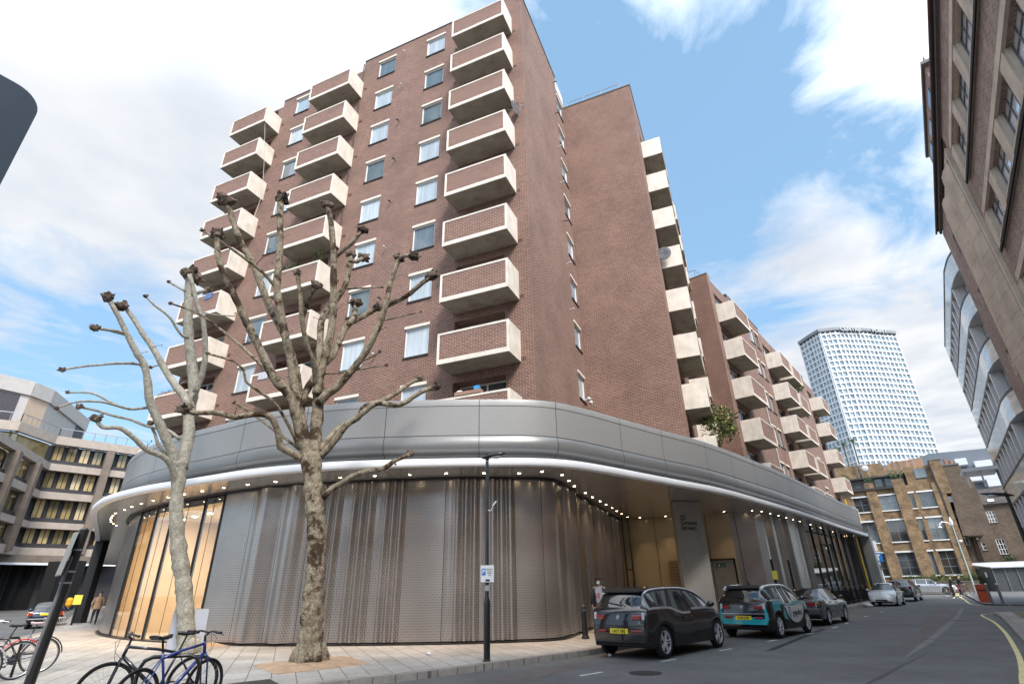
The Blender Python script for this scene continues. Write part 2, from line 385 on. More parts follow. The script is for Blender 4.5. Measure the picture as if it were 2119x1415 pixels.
# right-hand pavements
kr = [(3.2,2.5),(7.6,8.6),(13.7,16.4),(19.3,23.6),(22.2,27.4),(23.3,28.9),(25.5,29.2),(30,26.5)]
slabsheet('right_pavement', [(p.x,p.y) for p in catmull(kr,.7)]+[(34,20),(10,-5),(2,-3)], .11, SLAB)
ribbon('right_kerb', kr, .01, .26, .118, KERB, .16, .9, cuts=1)
BLOCK = brick('brown_block_paving', (.20,.155,.10), (.26,.20,.14), (.12,.10,.08), bw=.2, bh=.1, var=.3, bump=.3, uvcoord=False)
slabsheet('block_paving', [(24.2,29.0),(20.6,24.3),(23,22.5),(27.5,27.2)], .118, BLOCK, 0)
kr2 = [(54,70),(50.6,65.6),(43,56),(36.5,46.9),(32.6,41.4),(31.2,38.8),(32.2,36.2),(36,33.5),(45,28)]
slabsheet('far_pavement', [(p.x,p.y) for p in catmull(kr2,.9)]+[(75,45),(85,90),(56,78)], .1, mat('worn_tarmac', (.115,.118,.12), .85, var=.2, vs=.6, bump=.3))
ribbon('far_kerb', kr2, -.01, -.24, .107, KERB, .14, 1.1, cuts=1)
# far side of the left-hand street, back of the junction
slabsheet('left_pavement', [(-95,95),(-78,82),(-62,64),(-50,50),(-44,40),(-60,35),(-110,70)], .08, SLAB)
slabsheet('back_pavement', [(30,68),(40,70.5),(58,79),(90,84),(90,100),(25,92)], .1, SLAB)
# painted markings
YEL = mat('yellow_road_paint', (.72,.62,.30), .7, var=.2, vs=6)
WHP = mat('white_road_paint', (.62,.62,.60), .7, var=.3, vs=8)
ky = [(6.8,8.3),(8.4,10.37),(9.48,11.62),(11.03,13.46),(12.81,15.67),(16.01,19.74),(19.32,24.17),(21.2,26.9),(22.3,28.5)]
ribbon('yellow_line', ky, -.05, .05, .006, YEL)
ribbon('yellow_line', [(22.3,28.5),(23.4,29.6),(25.5,29.9),(28,28.4)], -.05, .05, .006, YEL)
ribbon('yellow_line', [(50.2,66.2),(42.3,56),(35.6,46.6),(31.9,41.4),(30.6,38.9)], -.06, .06, .006, YEL)
ribbon('yellow_line', [(50.5,66.5),(44,58),(37.5,49.8)], .25, .37, .006, YEL)
ribbon('yellow_line', [(30.6,38.9),(31.6,36.0),(34.5,33.6),(40,30.0)], -.05, .05, .006, YEL)
def gpx(x, y): q = gnd(x, y); return (q.x, q.y)
for (a, b) in (((1.22,12.26),(1.73,12.71)),((3.32,14.17),(3.75,14.52)),((5.33,16.09),(5.84,16.54)),((7.54,18.26),(8.05,18.72)),((9.85,20.47),(10.39,20.95)),((12.04,22.83),(12.59,23.48)),((13.69,24.92),(14.15,25.46)),((17.2,29.4),(17.8,30.1)),((20.5,33.4),(21.1,34.1)),((26.2,40.6),(26.9,41.5))):
    ribbon('parking_bay_mark', [a, b], -.04, .04, .006, WHP, smooth=False)
for (a, b) in (((34.5,52.0),(37.4,50.9)),((38.6,58.0),(42.6,58.0)),((-70,79),(-62,66)),((-38,46),(-36,43))):
    ribbon('lane_mark', [a, b], -.06, .06, .006, WHP, smooth=False)
def patch(name, px, mt, z=.003):
    m = MB(); m.face([(*gpx(*p), z) for p in px][::-1]); m.face([(*gpx(*p), z) for p in px]) if 0 else None
    tag(m.build(name, mt), kind='structure')
q5 = lambda u, v: (1750+u/5.339, 1150+v/5.339)
patch('road_patch', [q5(*p) for p in ((1010,575),(1150,570),(1080,690),(1010,820),(960,900),(700,1000),(480,1100),(640,960),(820,830),(900,690))], ASPHR)
patch('trench_scar', [q5(*p) for p in ((1270,570),(1310,575),(1240,700),(1120,810),(960,950),(720,1090),(620,1150),(760,1020),(950,880),(1080,770),(1200,680))], ASPHL, .0035)
patch('trench_scar', [q5(*p) for p in ((960,520),(985,522),(800,610),(560,710),(300,830),(180,880),(380,770),(640,650))], mat('pale_tarmac_joint', (.125,.123,.12), .85, var=.2, vs=3), .0035)
patch('road_patch', [q5(*p) for p in ((990,1015),(1000,1010),(400,1350),(250,1410),(240,1400),(520,1240))], mat('tar_seam', (.018,.018,.02), .5, var=.3), .0035)
patch('road_patch', [(1010,1408),(1180,1372),(1215,1378),(1060,1414)], ASPHR)
patch('road_patch', [(1700,1300),(1712,1300),(1600,1345),(1585,1345)], mat('tar_seam', (.018,.018,.02), .5, var=.3), .0036)
# tree pit gravel, drain cover
GRAV = grainy('gravel', (.30,.19,.115), (.42,.30,.20), (.5,.42,.32), .95, 60, 1.0, 3)
def pitg(name, P):
    m = MB(); n = 14
    for i in range(n):
        for j in range(n):
            q = []
            for (a, b) in ((i,j),(i+1,j),(i+1,j+1),(i,j+1)):
                s, t = a/n, b/n; x = (1-s)*((1-t)*P[0][0]+t*P[3][0])+s*((1-t)*P[1][0]+t*P[2][0]); y = (1-s)*((1-t)*P[0][1]+t*P[3][1])+s*((1-t)*P[1][1]+t*P[2][1])
                e = min(s, 1-s, t, 1-t); rr_ = random.Random(int(a*97+b*13)); q.append((x, y, .123+(.06*min(1, e*5)+rr_.uniform(0,.012) if e > 0 else 0)))
            m.face(q)
    tag(m.build(name, GRAV, smooth=True), kind='structure')
pitg('gravel_pit', [(-6.1,13.9),(-4.9,12.35),(-3.35,13.75),(-4.35,15.35)])
pitg('gravel_pit', [(-11.6,19.2),(-10.6,18.0),(-9.2,19.0),(-9.9,20.2)])
m = MB(); c = Vector((-4.85,11.35,0))
COV = mat('cast_iron', (.06,.058,.055), .55, .6, var=.3, vs=8)
m.prism([(-5.35,11.25),(-4.95,10.75),(-4.35,11.15),(-4.78,11.75)], .1, .126)
for k in range(0):
    t = k/6; m.bar((-5.33+.42*t+.02,11.23-.46*t,.129),(-4.80+.42*t,11.71-.52*t,.129),.02,.008)
tag(m.build('drain_cover', COV), 'dark ribbed iron cover set in the pavement below the tree pit', 'drain cover')
# road gully by the kerb
# ================================================================== the metal-clad podium
def dotmat(name, col, hole, pitch, r, metal=.75, rough=.4, var=.1, bump=1):
    m = bpy.data.materials.new(name); m.use_nodes = True; t = m.node_tree; n = N(t); b = t.nodes['Principled BSDF']
    tcn = n('TexCoord'); sp = n('SeparateXYZ', i={0: tcn.outputs['UV']})
    u = n.math('DIVIDE', sp.outputs[0], pitch); v = n.math('DIVIDE', sp.outputs[1], pitch*.866)
    row = n.math('FLOOR', v); odd = n.math('MULTIPLY', n.math('MODULO', n.math('ABSOLUTE', row), 2.0), .5)
    fu = n.math('SUBTRACT', n.math('FRACT', n.math('ADD', u, odd)), .5); fv = n.math('MULTIPLY', n.math('SUBTRACT', n.math('FRACT', v), .5), .866)
    d = n.math('SQRT', n.math('ADD', n.math('MULTIPLY', fu, fu), n.math('MULTIPLY', fv, fv)))
    h = n.ramp(d, [(r*.8, 1.0), (r*1.15, 0.0)])
    nz = n('TexNoise', i={'Vector': tcn.outputs['Object'], 'Scale': .9, 'Detail': 5.0}).outputs[0]
    c = n.mix(n.ramp(nz, [(.3, 0.0), (.7, 1.0)]), tuple(x*(1-var) for x in col), tuple(x*(1+var) for x in col))
    t.links.new(n.mix(h, c, hole), b.inputs['Base Color'])
    t.links.new(n.math('SUBTRACT', metal, n.math('MULTIPLY', h, metal)), b.inputs['Metallic'])
    b.inputs['Roughness'].default_value = rough
    if bump: bp = n('Bump', invert=True, i={'Height': h, 'Strength': .25, 'Distance': .004}); t.links.new(bp.outputs[0], b.inputs['Normal'])
    MATS[name] = m; return m
PERF = dotmat('perforated_bronze', (.44,.40,.375), (.10,.092,.086), .083, .19, metal=.88, rough=.30, bump=0)
PERFS = dotmat('perforated_soffit', (.62,.60,.57), (.10,.095,.09), .05, .2, metal=.6, rough=.25)
STRIPM = mat('white_edge_trim', (.74,.75,.77), .6, .0, var=.03)
WARM = mat('lamp_diffuser', (1,.85,.6), .5, var=0, emit=(1,.80,.52), es=14)
MULL = mat('bronze_mullion', (.035,.03,.028), .4, .5)
BLACK = mat('black_shadow_gap', (.012,.012,.013), .8, var=.1)
def gl_clear(name, tint, mixf=.82, rough=.02):
    m = bpy.data.materials.new(name); m.use_nodes = True; t = m.node_tree; n = N(t); t.nodes.remove(t.nodes['Principled BSDF'])
    tr = n('BsdfTransparent', i={0: (*tint, 1)}); gl = n('BsdfGlossy', i={0: (1,1,1,1), 'Roughness': rough})
    fr = n('Fresnel', i={0: 1.52}); f = n.math('ADD', n.math('MULTIPLY', fr.outputs[0], 1.0), 1-mixf, clamp=True)
    ms = n('MixShader', i={0: f, 1: tr.outputs[0], 2: gl.outputs[0]}); t.links.new(ms.outputs[0], t.nodes['Material Output'].inputs[0])
    MATS[name] = m; return m
CLEAR = gl_clear('clear_shop_glass', (.93,.93,.90), .90)
pod = thing('podium_building', 'curved single-storey podium clad in grey metal fascia over perforated bronze panels and glass', 'building', (-2,20,0))
PO = Vector((-2,20,0))
def rel(P): return [p-PO for p in P]
SOF = 5.06
# canopy edge (E) and wall line (Wl), both run from the far left round the front to the far right
E_pts = [(-49,66.6),(-34.8,46.4),(-24.6,32.1),(-20.85,26.8),(-18.9,24.1),(-17.5,22.5),(-16.1,21.15),(-14.5,19.97),(-12.9,19.0),(-11,18.1),(-8.55,16.9),(-6.6,16.3),(-5.17,16.03),(-3.7,15.97),(-2.4,15.95),(-1.1,16.0),(.47,16.12),(1.63,16.5),(2.79,17.32),(4.25,18.6),(5.95,20.1),(8.65,22.5),(11.84,26.0),(16.6,31.5),(24.6,41.2),(29.9,47.4)]
Epath = catmull(E_pts, .45); En = normals2(Epath)
def inset(P, Nn, o, z): return [p-n_*(o if not callable(o) else o(p))+Vector((0,0,z)) for p, n_ in zip(P, Nn)]
def loftrows(m, rows, uvs=True, flip=False):
    s = [0]
    for i in range(1, len(rows[0])): s.append(s[-1]+(rows[0][i]-rows[0][i-1]).length)
    hh = [0]
    for j in range(1, len(rows)): hh.append(hh[-1]+(rows[j][0]-rows[j-1][0]).length)
    n = len(rows[0]); vs = [p for r in rows for p in r]; fs = []; uv = []
    for j in range(len(rows)-1):
        for i in range(n-1):
            f = (j*n+i, j*n+i+1, (j+1)*n+i+1, (j+1)*n+i); q = [(s[i],hh[j]),(s[i+1],hh[j]),(s[i+1],hh[j+1]),(s[i],hh[j+1])]
            if flip: f = f[::-1]; q = q[::-1]
            fs.append(f); uv.append(q)
    m.idx(vs, fs, uv); return m
foff = lambda p: .42+.35*min(1, max(0, (-9-p.x)/5))-(.22*min(1, max(0, (p.x-6)/8)))
def prof(o, z): return rel(inset(Epath, En, (lambda p: foff(p)+o), z))
# strip
m = MB(); loftrows(m, [rel(inset(Epath, En, o, z)) for o, z in ((.22,5.02),(0,5.02),(-.02,5.05),(-.02,5.2),(.0,5.235),(.5,5.27))]); m.build('canopy_edge_trim', STRIPM, pod, smooth=True, autosm=35)
m = MB(); loftrows(m, [prof(o, z) for o, z in ((.34,5.25),(.33,5.37),(.28,5.37),(.26,5.50))]); m.build('shadow_gap_band', GREY, pod, smooth=True, autosm=35)
m = MB(); import itertools
rp = [(.27,5.50),(.12,5.53),(.035,5.60),(.0,5.70),(-.01,5.80),(.005,5.90),(.03,5.99),(.07,6.07)]
loftrows(m, [prof(o, z) for o, z in rp]); m.build('rolled_band', mat('roll_grey_metal', (.19,.188,.185), .34, .35, var=.05, vs=10), pod, smooth=True)
m = MB(); loftrows(m, [prof(o, z) for o, z in ((.07,6.07),(.05,6.09),(.05,7.06))]); m.build('fascia_band', GREY, pod, smooth=True, autosm=30)
m = MB(); loftrows(m, [prof(o, z) for o, z in ((.05,7.065),(.035,7.07),(.035,7.27),(.04,7.285),(.40,7.285),(.40,6.75))]); m.build('fascia_cap', mat('cap_grey_metal', (.27,.268,.265), .4, .15, var=.05), pod, smooth=True, autosm=30)
# thin joints across the fascia
seg = [0]
for i in range(1, len(Epath)): seg.append(seg[-1]+(Epath[i]-Epath[i-1]).length)
m = MB(); nextj = 1.4
rows = [prof(o, z) for o, z in ([(.26,5.38),(.256,5.50)]+[(o-.004, z) for o, z in rp]+[(.046,6.09),(.046,7.06),(.03,7.07),(.03,7.27)])]
JN = []
for i in range(len(Epath)):
    if seg[i] >= nextj:
        nextj += 2.95; JN.append(i)
        pts = [r[i] for r in rows]; t = (Epath[min(i+1,len(Epath)-1)]-Epath[i-1]).normalized()*.009
        for a, b in zip(pts[:-1], pts[1:]): m.face([a-t, a+t, b+t, b-t])
m.build('fascia_joint', BLACK, pod)
# roof behind the parapet
m = MB(); rf = rel(inset(Epath, En, (lambda p: foff(p)+.38), 6.8)); back = [Vector((34,60,6.8))-PO, Vector((20,75,6.8))-PO, Vector((-25,80,6.8))-PO]
m.face(rf+back); m.build('podium_roof', mat('roof_felt', (.08,.08,.08), .9), pod)
# wall line
W_pts = [(-47,70),(-33,48.5),(-24.3,35.4),(-21.4,30.9),(-19.9,28.15),(-18.3,26.0),(-16.8,24.4),(-15.2,22.95),(-13.8,21.9),(-12.3,20.95),(-10.75,20.02),(-9.4,19.38),(-8.1,18.85),(-7.0,18.6),(-5.8,18.38),(-4.7,18.22),(-3.6,18.14),(-2.34,18.06),(-1.2,18.1),(-.1,18.28),(.75,18.42),(1.25,18.72),(1.55,19.25),(1.85,20.2),(2.6,22.4),(3.5,24.9),(4.6,28.0),(5.85,31.5)]
Wp = catmull(W_pts, .06); Wn = normals2(Wp)
ws = [0]
for i in range(1, len(Wp)): ws.append(ws[-1]+(Wp[i]-Wp[i-1]).length)
def s_at(x, y): return ws[min(range(len(Wp)), key=lambda i: (Wp[i].x-x)**2+(Wp[i].y-y)**2)]
def seam(px, py): q = gnd(px, py, .12); return s_at(q.x, q.y)
sA = s_at(-16.75, 24.35); sG = seam(411.6, 1331)
cut = [sG, seam(473,1334), seam(536,1336), s_at(-7.0,18.6), seam(678,1335.5), seam(750,1335.5), seam(824,1334), seam(911.5,1333), seam(990,1331), seam(1068.6,1327), seam(1128.7,1325)]
kinds = ['f','g','g','r','r','r','f','r','r','f']
x = cut[-1]; cut.append(s_at(1.62,19.5)); kinds.append('f')
sEnd = ws[-1]; k = 0
while cut[-1]+1.15 < sEnd: cut.append(cut[-1]+1.15); kinds.append('rgfrfrrgfr'[k % 10]); k += 1
cut.append(sEnd); kinds.append('f')
def fold(kind, t):
    if kind == 'f': return .02*math.sin(math.pi*t)
    if kind == 'g': return .22*(.5-.5*math.cos(2*math.pi*t))
    return .13*math.sin(math.pi*3*(t-.25)/.75)**2 if t > .25 else .01*math.sin(math.pi*t/.25)
import bisect
def wpos(s, off=0.0, z=0.0):
    i = max(1, min(len(ws)-1, bisect.bisect_left(ws, s))); t = (s-ws[i-1])/max(1e-6, ws[i]-ws[i-1])
    p = Wp[i-1].lerp(Wp[i], t); n_ = Wn[i-1].lerp(Wn[i], t).normalized(); q = p+n_*off; return Vector((q.x, q.y, z))
def wall_panel(s0, s1, kind, m_, name='perforated_panel', z0=.2, z1=5.0, n=64):
    m = MB(); rows = []
    for z in (z0, z1): rows.append([wpos(s0+.008+(s1-s0-.016)*i/n, fold(kind, i/n), z)-PO for i in range(n+1)])
    vs = rows[0]+rows[1]; fs = []; uv = []
    L = s1-s0
    for i in range(n):
        fs.append((i, i+1, n+2+i, n+1+i)); a, b = s0+L*i/n, s0+L*(i+1)/n; uv.append([(a,z0),(b,z0),(b,z1),(a,z1)])
    m.idx(vs, fs, uv); m.build(name, m_, pod, smooth=True)
for a, b, kd in zip(cut[:-1], cut[1:], kinds): wall_panel(a, b, kd, PERF)
wall_panel(sA-2.9, sA, 'f', PERF); wall_panel(sA-4.2, sA-2.92, 'f', PERF)
# base plinth and dark backing
m = MB(); WP2 = [wpos(s, 0, 0)-PO for s in [ws[-1]*i/400 for i in range(401)]]
def woff(o, z, n=500): return [wpos(ws[-1]*i/n, o, z)-PO for i in range(n+1)]
m = MB(); loftrows(m, [woff(.14,.1), woff(.14,.165), woff(-.1,.175)]); m.build('wall_plinth', MULL, pod)
m = MB(); loftrows(m, [woff(.06,4.99), woff(.16,4.99), woff(.16,5.055)]); m.build('wall_head_trim', MULL, pod)
def wsub(a, b, o, z, n): return [wpos(a+(b-a)*i/n, o, z)-PO for i in range(n+1)]
m = MB(); loftrows(m, [wsub(sG, ws[-1], -.04, .15, 200), wsub(sG, ws[-1], -.04, 5.05, 200)]); loftrows(m, [wsub(0, sA, -.04, .15, 100), wsub(0, sA, -.04, 5.05, 100)]); m.build('backing_wall', mat('dark_backing', (.05,.046,.044), .8), pod)
# far left: dark wall with openings along the side street
# glazed corner: panes, mullions
gm = [sA, seam(259,1322), seam(295.7,1325), seam(349,1330.5), sG]
for a, b in zip(gm[:-1], gm[1:]):
    m = MB(); n = 10; loftrows(m, [wsub(a+.03, b-.03, 0, .18, n), wsub(a+.03, b-.03, 0, 5.0, n)]); g = m.build('shop_glass', CLEAR, pod, smooth=True)
    m = MB(); 
    q = wpos((a+b)/2, .01, .18)-PO; m.bar(q, q+Vector((0,0,4.82)), .012); m.build('glass_joint', MULL, g)
for s in gm:
    q = wpos(s, -.02, .15)-PO; m = MB(); m.bar(q, q+Vector((0,0,4.88)), .10, .10); m.build('mullion', MULL, pod)
# lobby behind the glass
WOOD = mat('warm_plywood', (.66,.50,.31), .55, var=.08, vs=1.2)
LFL = mat('lobby_floor', (.5,.42,.32), .3, var=.08)
m = MB(); A = sA-.2; B = sG+.3
loftrows(m, [wsub(A, B, -.1, .15, 30), wsub(A, B, -4.2, .15, 30)], flip=True); m.build('lobby_floor', LFL, pod)
m = MB(); loftrows(m, [wsub(A, B, -.1, 4.75, 30), wsub(A, B, -4.2, 4.75, 30)]); m.build('lobby_ceiling', mat('lobby_ceiling', (.7,.66,.6), .6), pod)
m = MB(); loftrows(m, [wsub(A, B, -3.3, .15, 30), wsub(A, B, -3.3, 4.75, 30)])
for s in (A, B):
    p, q = wpos(s,-.06,.15)-PO, wpos(s,-4.2,.15)-PO; m.face([p, q, q+Vector((0,0,4.6)), p+Vector((0,0,4.6))])
m.build('lobby_wall', WOOD, pod)
for k in range(7):
    q = wpos(A+(B-A)*(k+.5)/7, -3.24, .15)-PO; m = MB(); m.bar(q, q+Vector((0,0,4.6)), .02, .03); m.build('panel_joint', mat('wood_joint', (.28,.17,.08), .6), pod)
m = MB(); q = wpos(seam(330,1330), -2.3, 0)-PO
m.box(q.x-1.3, q.x+1.3, q.y-.3, q.y+.3, .16, 1.1); m.box(q.x-1.36, q.x+1.36, q.y-.36, q.y+.36, 1.1, 1.16); m.build('reception_desk', mat('pale_desk', (.72,.6,.42), .5), pod)
ld = bpy.data.lights.new('lobby_light', 'AREA'); ld.shape = 'DISK'; ld.size = 2.2; ld.energy = 130; ld.color = (1,.88,.70)
q = wpos((A+B)/2, -1.7, 4.6)
lo = bpy.data.objects.new('lobby_light', ld); COL.objects.link(lo); lo.location = q-PO; lo.parent = pod; lo.rotation_euler = (0,0,0)
for k in range(5):
    q = wpos(A+(B-A)*(k+.5)/5, -1.5, 4.735)-PO; m = MB(); m.cyl(q.x, q.y, 4.72, 4.745, .09, 14); m.build('lobby_lamp', WARM, pod)
# soffit
m = MB(); Es = inset(Epath, En, .2, SOF)
inner = [wpos(ws[-1]*i/160, .0, SOF) for i in range(161)]
RW = [(5.85,31.5),(6.3,32.0),(11.5,29.6),(12.75,29.4),(13.5,30.1),(15.8,32.9),(18.9,36.5),(22.2,40.6),(26.2,45.4),(30.0,49.6),(30.6,48.3)]
poly = [(p.x, p.y) for p in Es]+[(p[0], p[1]) for p in RW[::-1]]+[(p.x, p.y) for p in inner[::-1]]
bm = bmesh.new(); vsb = [bm.verts.new((p[0]-PO.x, p[1]-PO.y, SOF)) for p in poly]; f = bm.faces.new(vsb); bmesh.ops.triangulate(bm, faces=[f]); bm.verts.index_update()
m.idx([tuple(v.co) for v in bm.verts], [tuple(v.index for v in f.verts) for f in bm.faces]); bm.free()
m.build('soffit', PERFS, pod)
m = MB(); 
for i in JN:
    a = Epath[i]-En[i]*.2; t = (Epath[min(i+1,len(Epath)-1)]-Epath[i-1]).normalized()*.006; j = min(range(len(Wp)), key=lambda k: (Wp[k]-a).length); b_ = Wp[j]
    if a.x > 4: b_ = a-En[i]*4
    z = Vector((0,0,SOF-.004)); m.face([a-t+z-PO, a+t+z-PO, b_+t+z-PO, b_-t+z-PO])
m.build('soffit_joint', BLACK, pod)
# downlights: disc + a small warm spot above the panels
dl = [(.89,17.36),(1.61,17.99),(1.95,19.1),(2.25,20.2),(2.86,21.85),(3.3,23.0),(3.8,24.23),(4.25,25.4),(4.71,26.51),(5.15,27.7),(5.6,28.9),(6.2,30.35),(6.97,30.74),(8.28,30.29),(11.01,28.87),(12.43,28.7),(13.1,29.09),(14.0,30.1),(14.95,31.2),(15.9,32.3),(16.85,33.4),(17.74,34.4),(19.5,36.6),(21.5,39.1),(24.3,42.6),(27.54,46.4),(28.5,47.2)]
s0 = s_at(.6, 18.4); k = 0
while k < 17:
    q = wpos(s0-.55-k*1.16, .72, 0); dl.append((q.x, q.y)); k += 1
for k in range(1, 8): q = wpos(sA-.5-k*.9, .8, 0); dl.append((q.x, q.y))
for i, (x, y) in enumerate(dl):
    m = MB(); m.lathe([(.075,0),(.075,-.012),(.055,-.012)], n=12); m.m = 1; m.cyl(0,0,-.006,-.002,.055,12)
    o = m.build('downlight', [MULL, WARM], pod, loc=(x-PO.x, y-PO.y, SOF-.002))
    if i % 1 == 0 and y < 40:
        sp = bpy.data.lights.new('downlight_beam', 'SPOT'); sp.energy = 60 if x < 5.4 else 26; sp.color = (1,.66,.36); sp.spot_size = math.radians(80); sp.spot_blend = .9; sp.shadow_soft_size = .05
        so = bpy.data.objects.new('downlight_beam', sp); COL.objects.link(so); so.parent = pod; so.location = (x-PO.x, y-PO.y, SOF-.05)
# right-hand recess: cream wall, emergency door, slatted grille, blade column with lettering
CREAMG = mat('cream_back_painted_glass', (.50,.43,.31), .16, var=.08, vs=.7, spec=.8)
R0, R1, R2, R3 = Vector((6.3,32.0,0)), Vector((11.5,29.6,0)), Vector((12.75,29.4,0)), Vector((13.5,30.1,0))
d01 = (R1-R0).normalized(); L01 = (R1-R0).length
m = MB(); m.wall((R0.x-PO.x-d01.x*.5, R0.y-PO.y-d01.y*.5), (d01.x, d01.y), 0, L01+.5, .12, SOF, [(4.7,6.1,.12,2.75)], dep=.08); m.build('cream_glass_wall', CREAMG, pod)
m = MB()
for u in (.35,1.85,3.3,4.62,6.15): q = R0-PO+d01*(u-.5+.35); m.bar(q+Vector((0,-.02,.12)), q+Vector((0,-.02,SOF)), .014, .03)
m.build('glass_panel_joint', BLACK, pod)
def onw(u, z, o=.0): n_ = Vector((d01.y, -d01.x, 0)); q = R0-PO-d01*.5+d01*u+n_*o; q.z = z; return q
m = MB()
for a, b in (((4.7,.12),(4.7,2.78)),((6.1,.12),(6.1,2.78)),((4.66,2.78),(6.14,2.78))): m.bar(onw(a[0],a[1],.02), onw(b[0],b[1],.02), .07)
dr = m.build('door_frame', BLACK, pod)
m = MB(); m.face([onw(4.7,.12,-.06), onw(6.1,.12,-.06), onw(6.1,2.75,-.06), onw(4.7,2.75,-.06)]); dd = m.build('door', mat('grey_door', (.36,.36,.34), .4), pod)
GRN = mat('exit_sign_green', (.02,.16,.09), .5, var=0)
m = MB(); c = onw(5.4, 2.5, -.03); m.obox(c, d01, (d01.y,-d01.x,0), (0,0,1), .24, .01, .09); sg = m.build('exit_sign', GRN, pod)
m = MB(); m.obox(c+Vector((d01.y,-d01.x,0))*.012-d01*.1, d01, (d01.y,-d01.x,0), (0,0,1), .04, .003, .055); m.bar(c+Vector((d01.y,-d01.x,0))*.014+d01*.02, c+Vector((d01.y,-d01.x,0))*.014+d01*.16, .02, .02); m.build('exit_symbol', WHITE, sg)
m = MB(); 
for k in range(9): z = 1.55+k*.155; m.obox(onw(3.05, z, .05), d01, (d01.y,-d01.x,0), (0,0,1), .36, .03, .03)
m.build('slatted_grille', mat('oak_slat', (.40,.28,.17), .6), pod)
# perforated return walls beyond the door
def straight(name, a, b, mt, z0=.15, z1=SOF, kd=None):
    d = (b-a); L = d.length; d.normalize(); n_ = Vector((d.y,-d.x,0)); m = MB(); n = 24; r0 = []; r1 = []
    for i in range(n+1):
        o = fold(kd, i/n) if kd else 0; p = a+d*(L*i/n)+n_*o-PO; r0.append(Vector((p.x,p.y,z0))); r1.append(Vector((p.x,p.y,z1)))
    loftrows(m, [r0, r1]); return m.build(name, mt, pod, smooth=bool(kd))
straight('perforated_panel', R1, R2, PERF); straight('perforated_panel', R2, R3, PERF)
R4 = Vector((18.9,36.5,0)); dR = (R4-R3)
for k, kd in enumerate('grgfr'): straight('perforated_panel', R3+dR*(k/5+.002), R3+dR*((k+1)/5-.002), PERF, kd=kd)
R5 = Vector((30.0,49.4,0)); dG = (R5-R4)
SG = glassmat('dark_street_glass', (.03,.03,.03), .02, .4, 1.0)
for k in range(9):
    g = straight('street_glass', R4+dG*(k/9+.004), R4+dG*((k+1)/9-.004), SG, z0=.35, z1=SOF)
    m = MB(); q = R4+dG*(k/9)-PO; m.bar(q+Vector((0,0,.12)), q+Vector((0,0,SOF)), .09, .12); m.build('mullion', MULL, pod)
for z in (.14, 1.15):
    m = MB(); q0, q1 = R4-PO, R5-PO; m.bar(q0+Vector((0,0,z+.1)), q1+Vector((0,0,z+.1)), .08); m.build('glazing_rail', MULL, pod)
m = MB()
for k in range(80):
    q = R4+dG*((k+.5)/80)-PO+Vector((.09,-.08,0)); m.bar(q+Vector((0,0,.15)), q+Vector((0,0,1.05)), .016)
m.build('railing', MULL, pod)
m = MB(); m.prism([(p[0]-PO.x, p[1]-PO.y) for p in ((29.9,48.6),(30.5,48.2),(31.4,49.4),(30.3,50.3))], .12, SOF); m.build('end_pier', mat('fair_faced_concrete', (.34,.33,.315), .8, var=.12, vs=1.4, bump=.15), pod)
# blade column
CONC = mat('fine_concrete', (.37,.345,.31), .8, var=.10, vs=1.5, bump=.12)
cl_, cr_ = Vector((7.12,24.83,0)), Vector((8.44,25.01,0))
colo = thing('blade_column', 'broad concrete blade column lettered 25 Gresse Street under the canopy', 'column', (7.78,24.9,.12))
dc = (cr_-cl_).normalized(); nc = Vector((dc.y,-dc.x,0)); hw = (cr_-cl_).length/2
m = MB(); m.obox((0,0,2.46), dc, nc, (0,0,1), hw, .16, 2.46); m.build('shaft', CONC, colo, bevel=.02)
text('lettering', '25\nGresse\nStreet.', .27, mat('black_lettering', (.02,.02,.02), .5, var=0), colo, loc=Vector((0,0,4.0))+nc*.165-dc*.42, rot=(math.radians(90), 0, math.atan2(dc.y, dc.x)), align='LEFT', bold=.004, line=.82)
# dark entrance surround left of the cream wall
m = MB(); q = Vector((5.95,31.2,0))-PO
for dx in (0, .35): m.bar(q+Vector((dx,-.35,.12)), q+Vector((dx,-.35,SOF)), .07)
m.bar(q+Vector((0,-.35,2.4)), q+Vector((.35,-.35,2.4)), .06); m.build('entrance_frame', MULL, pod)
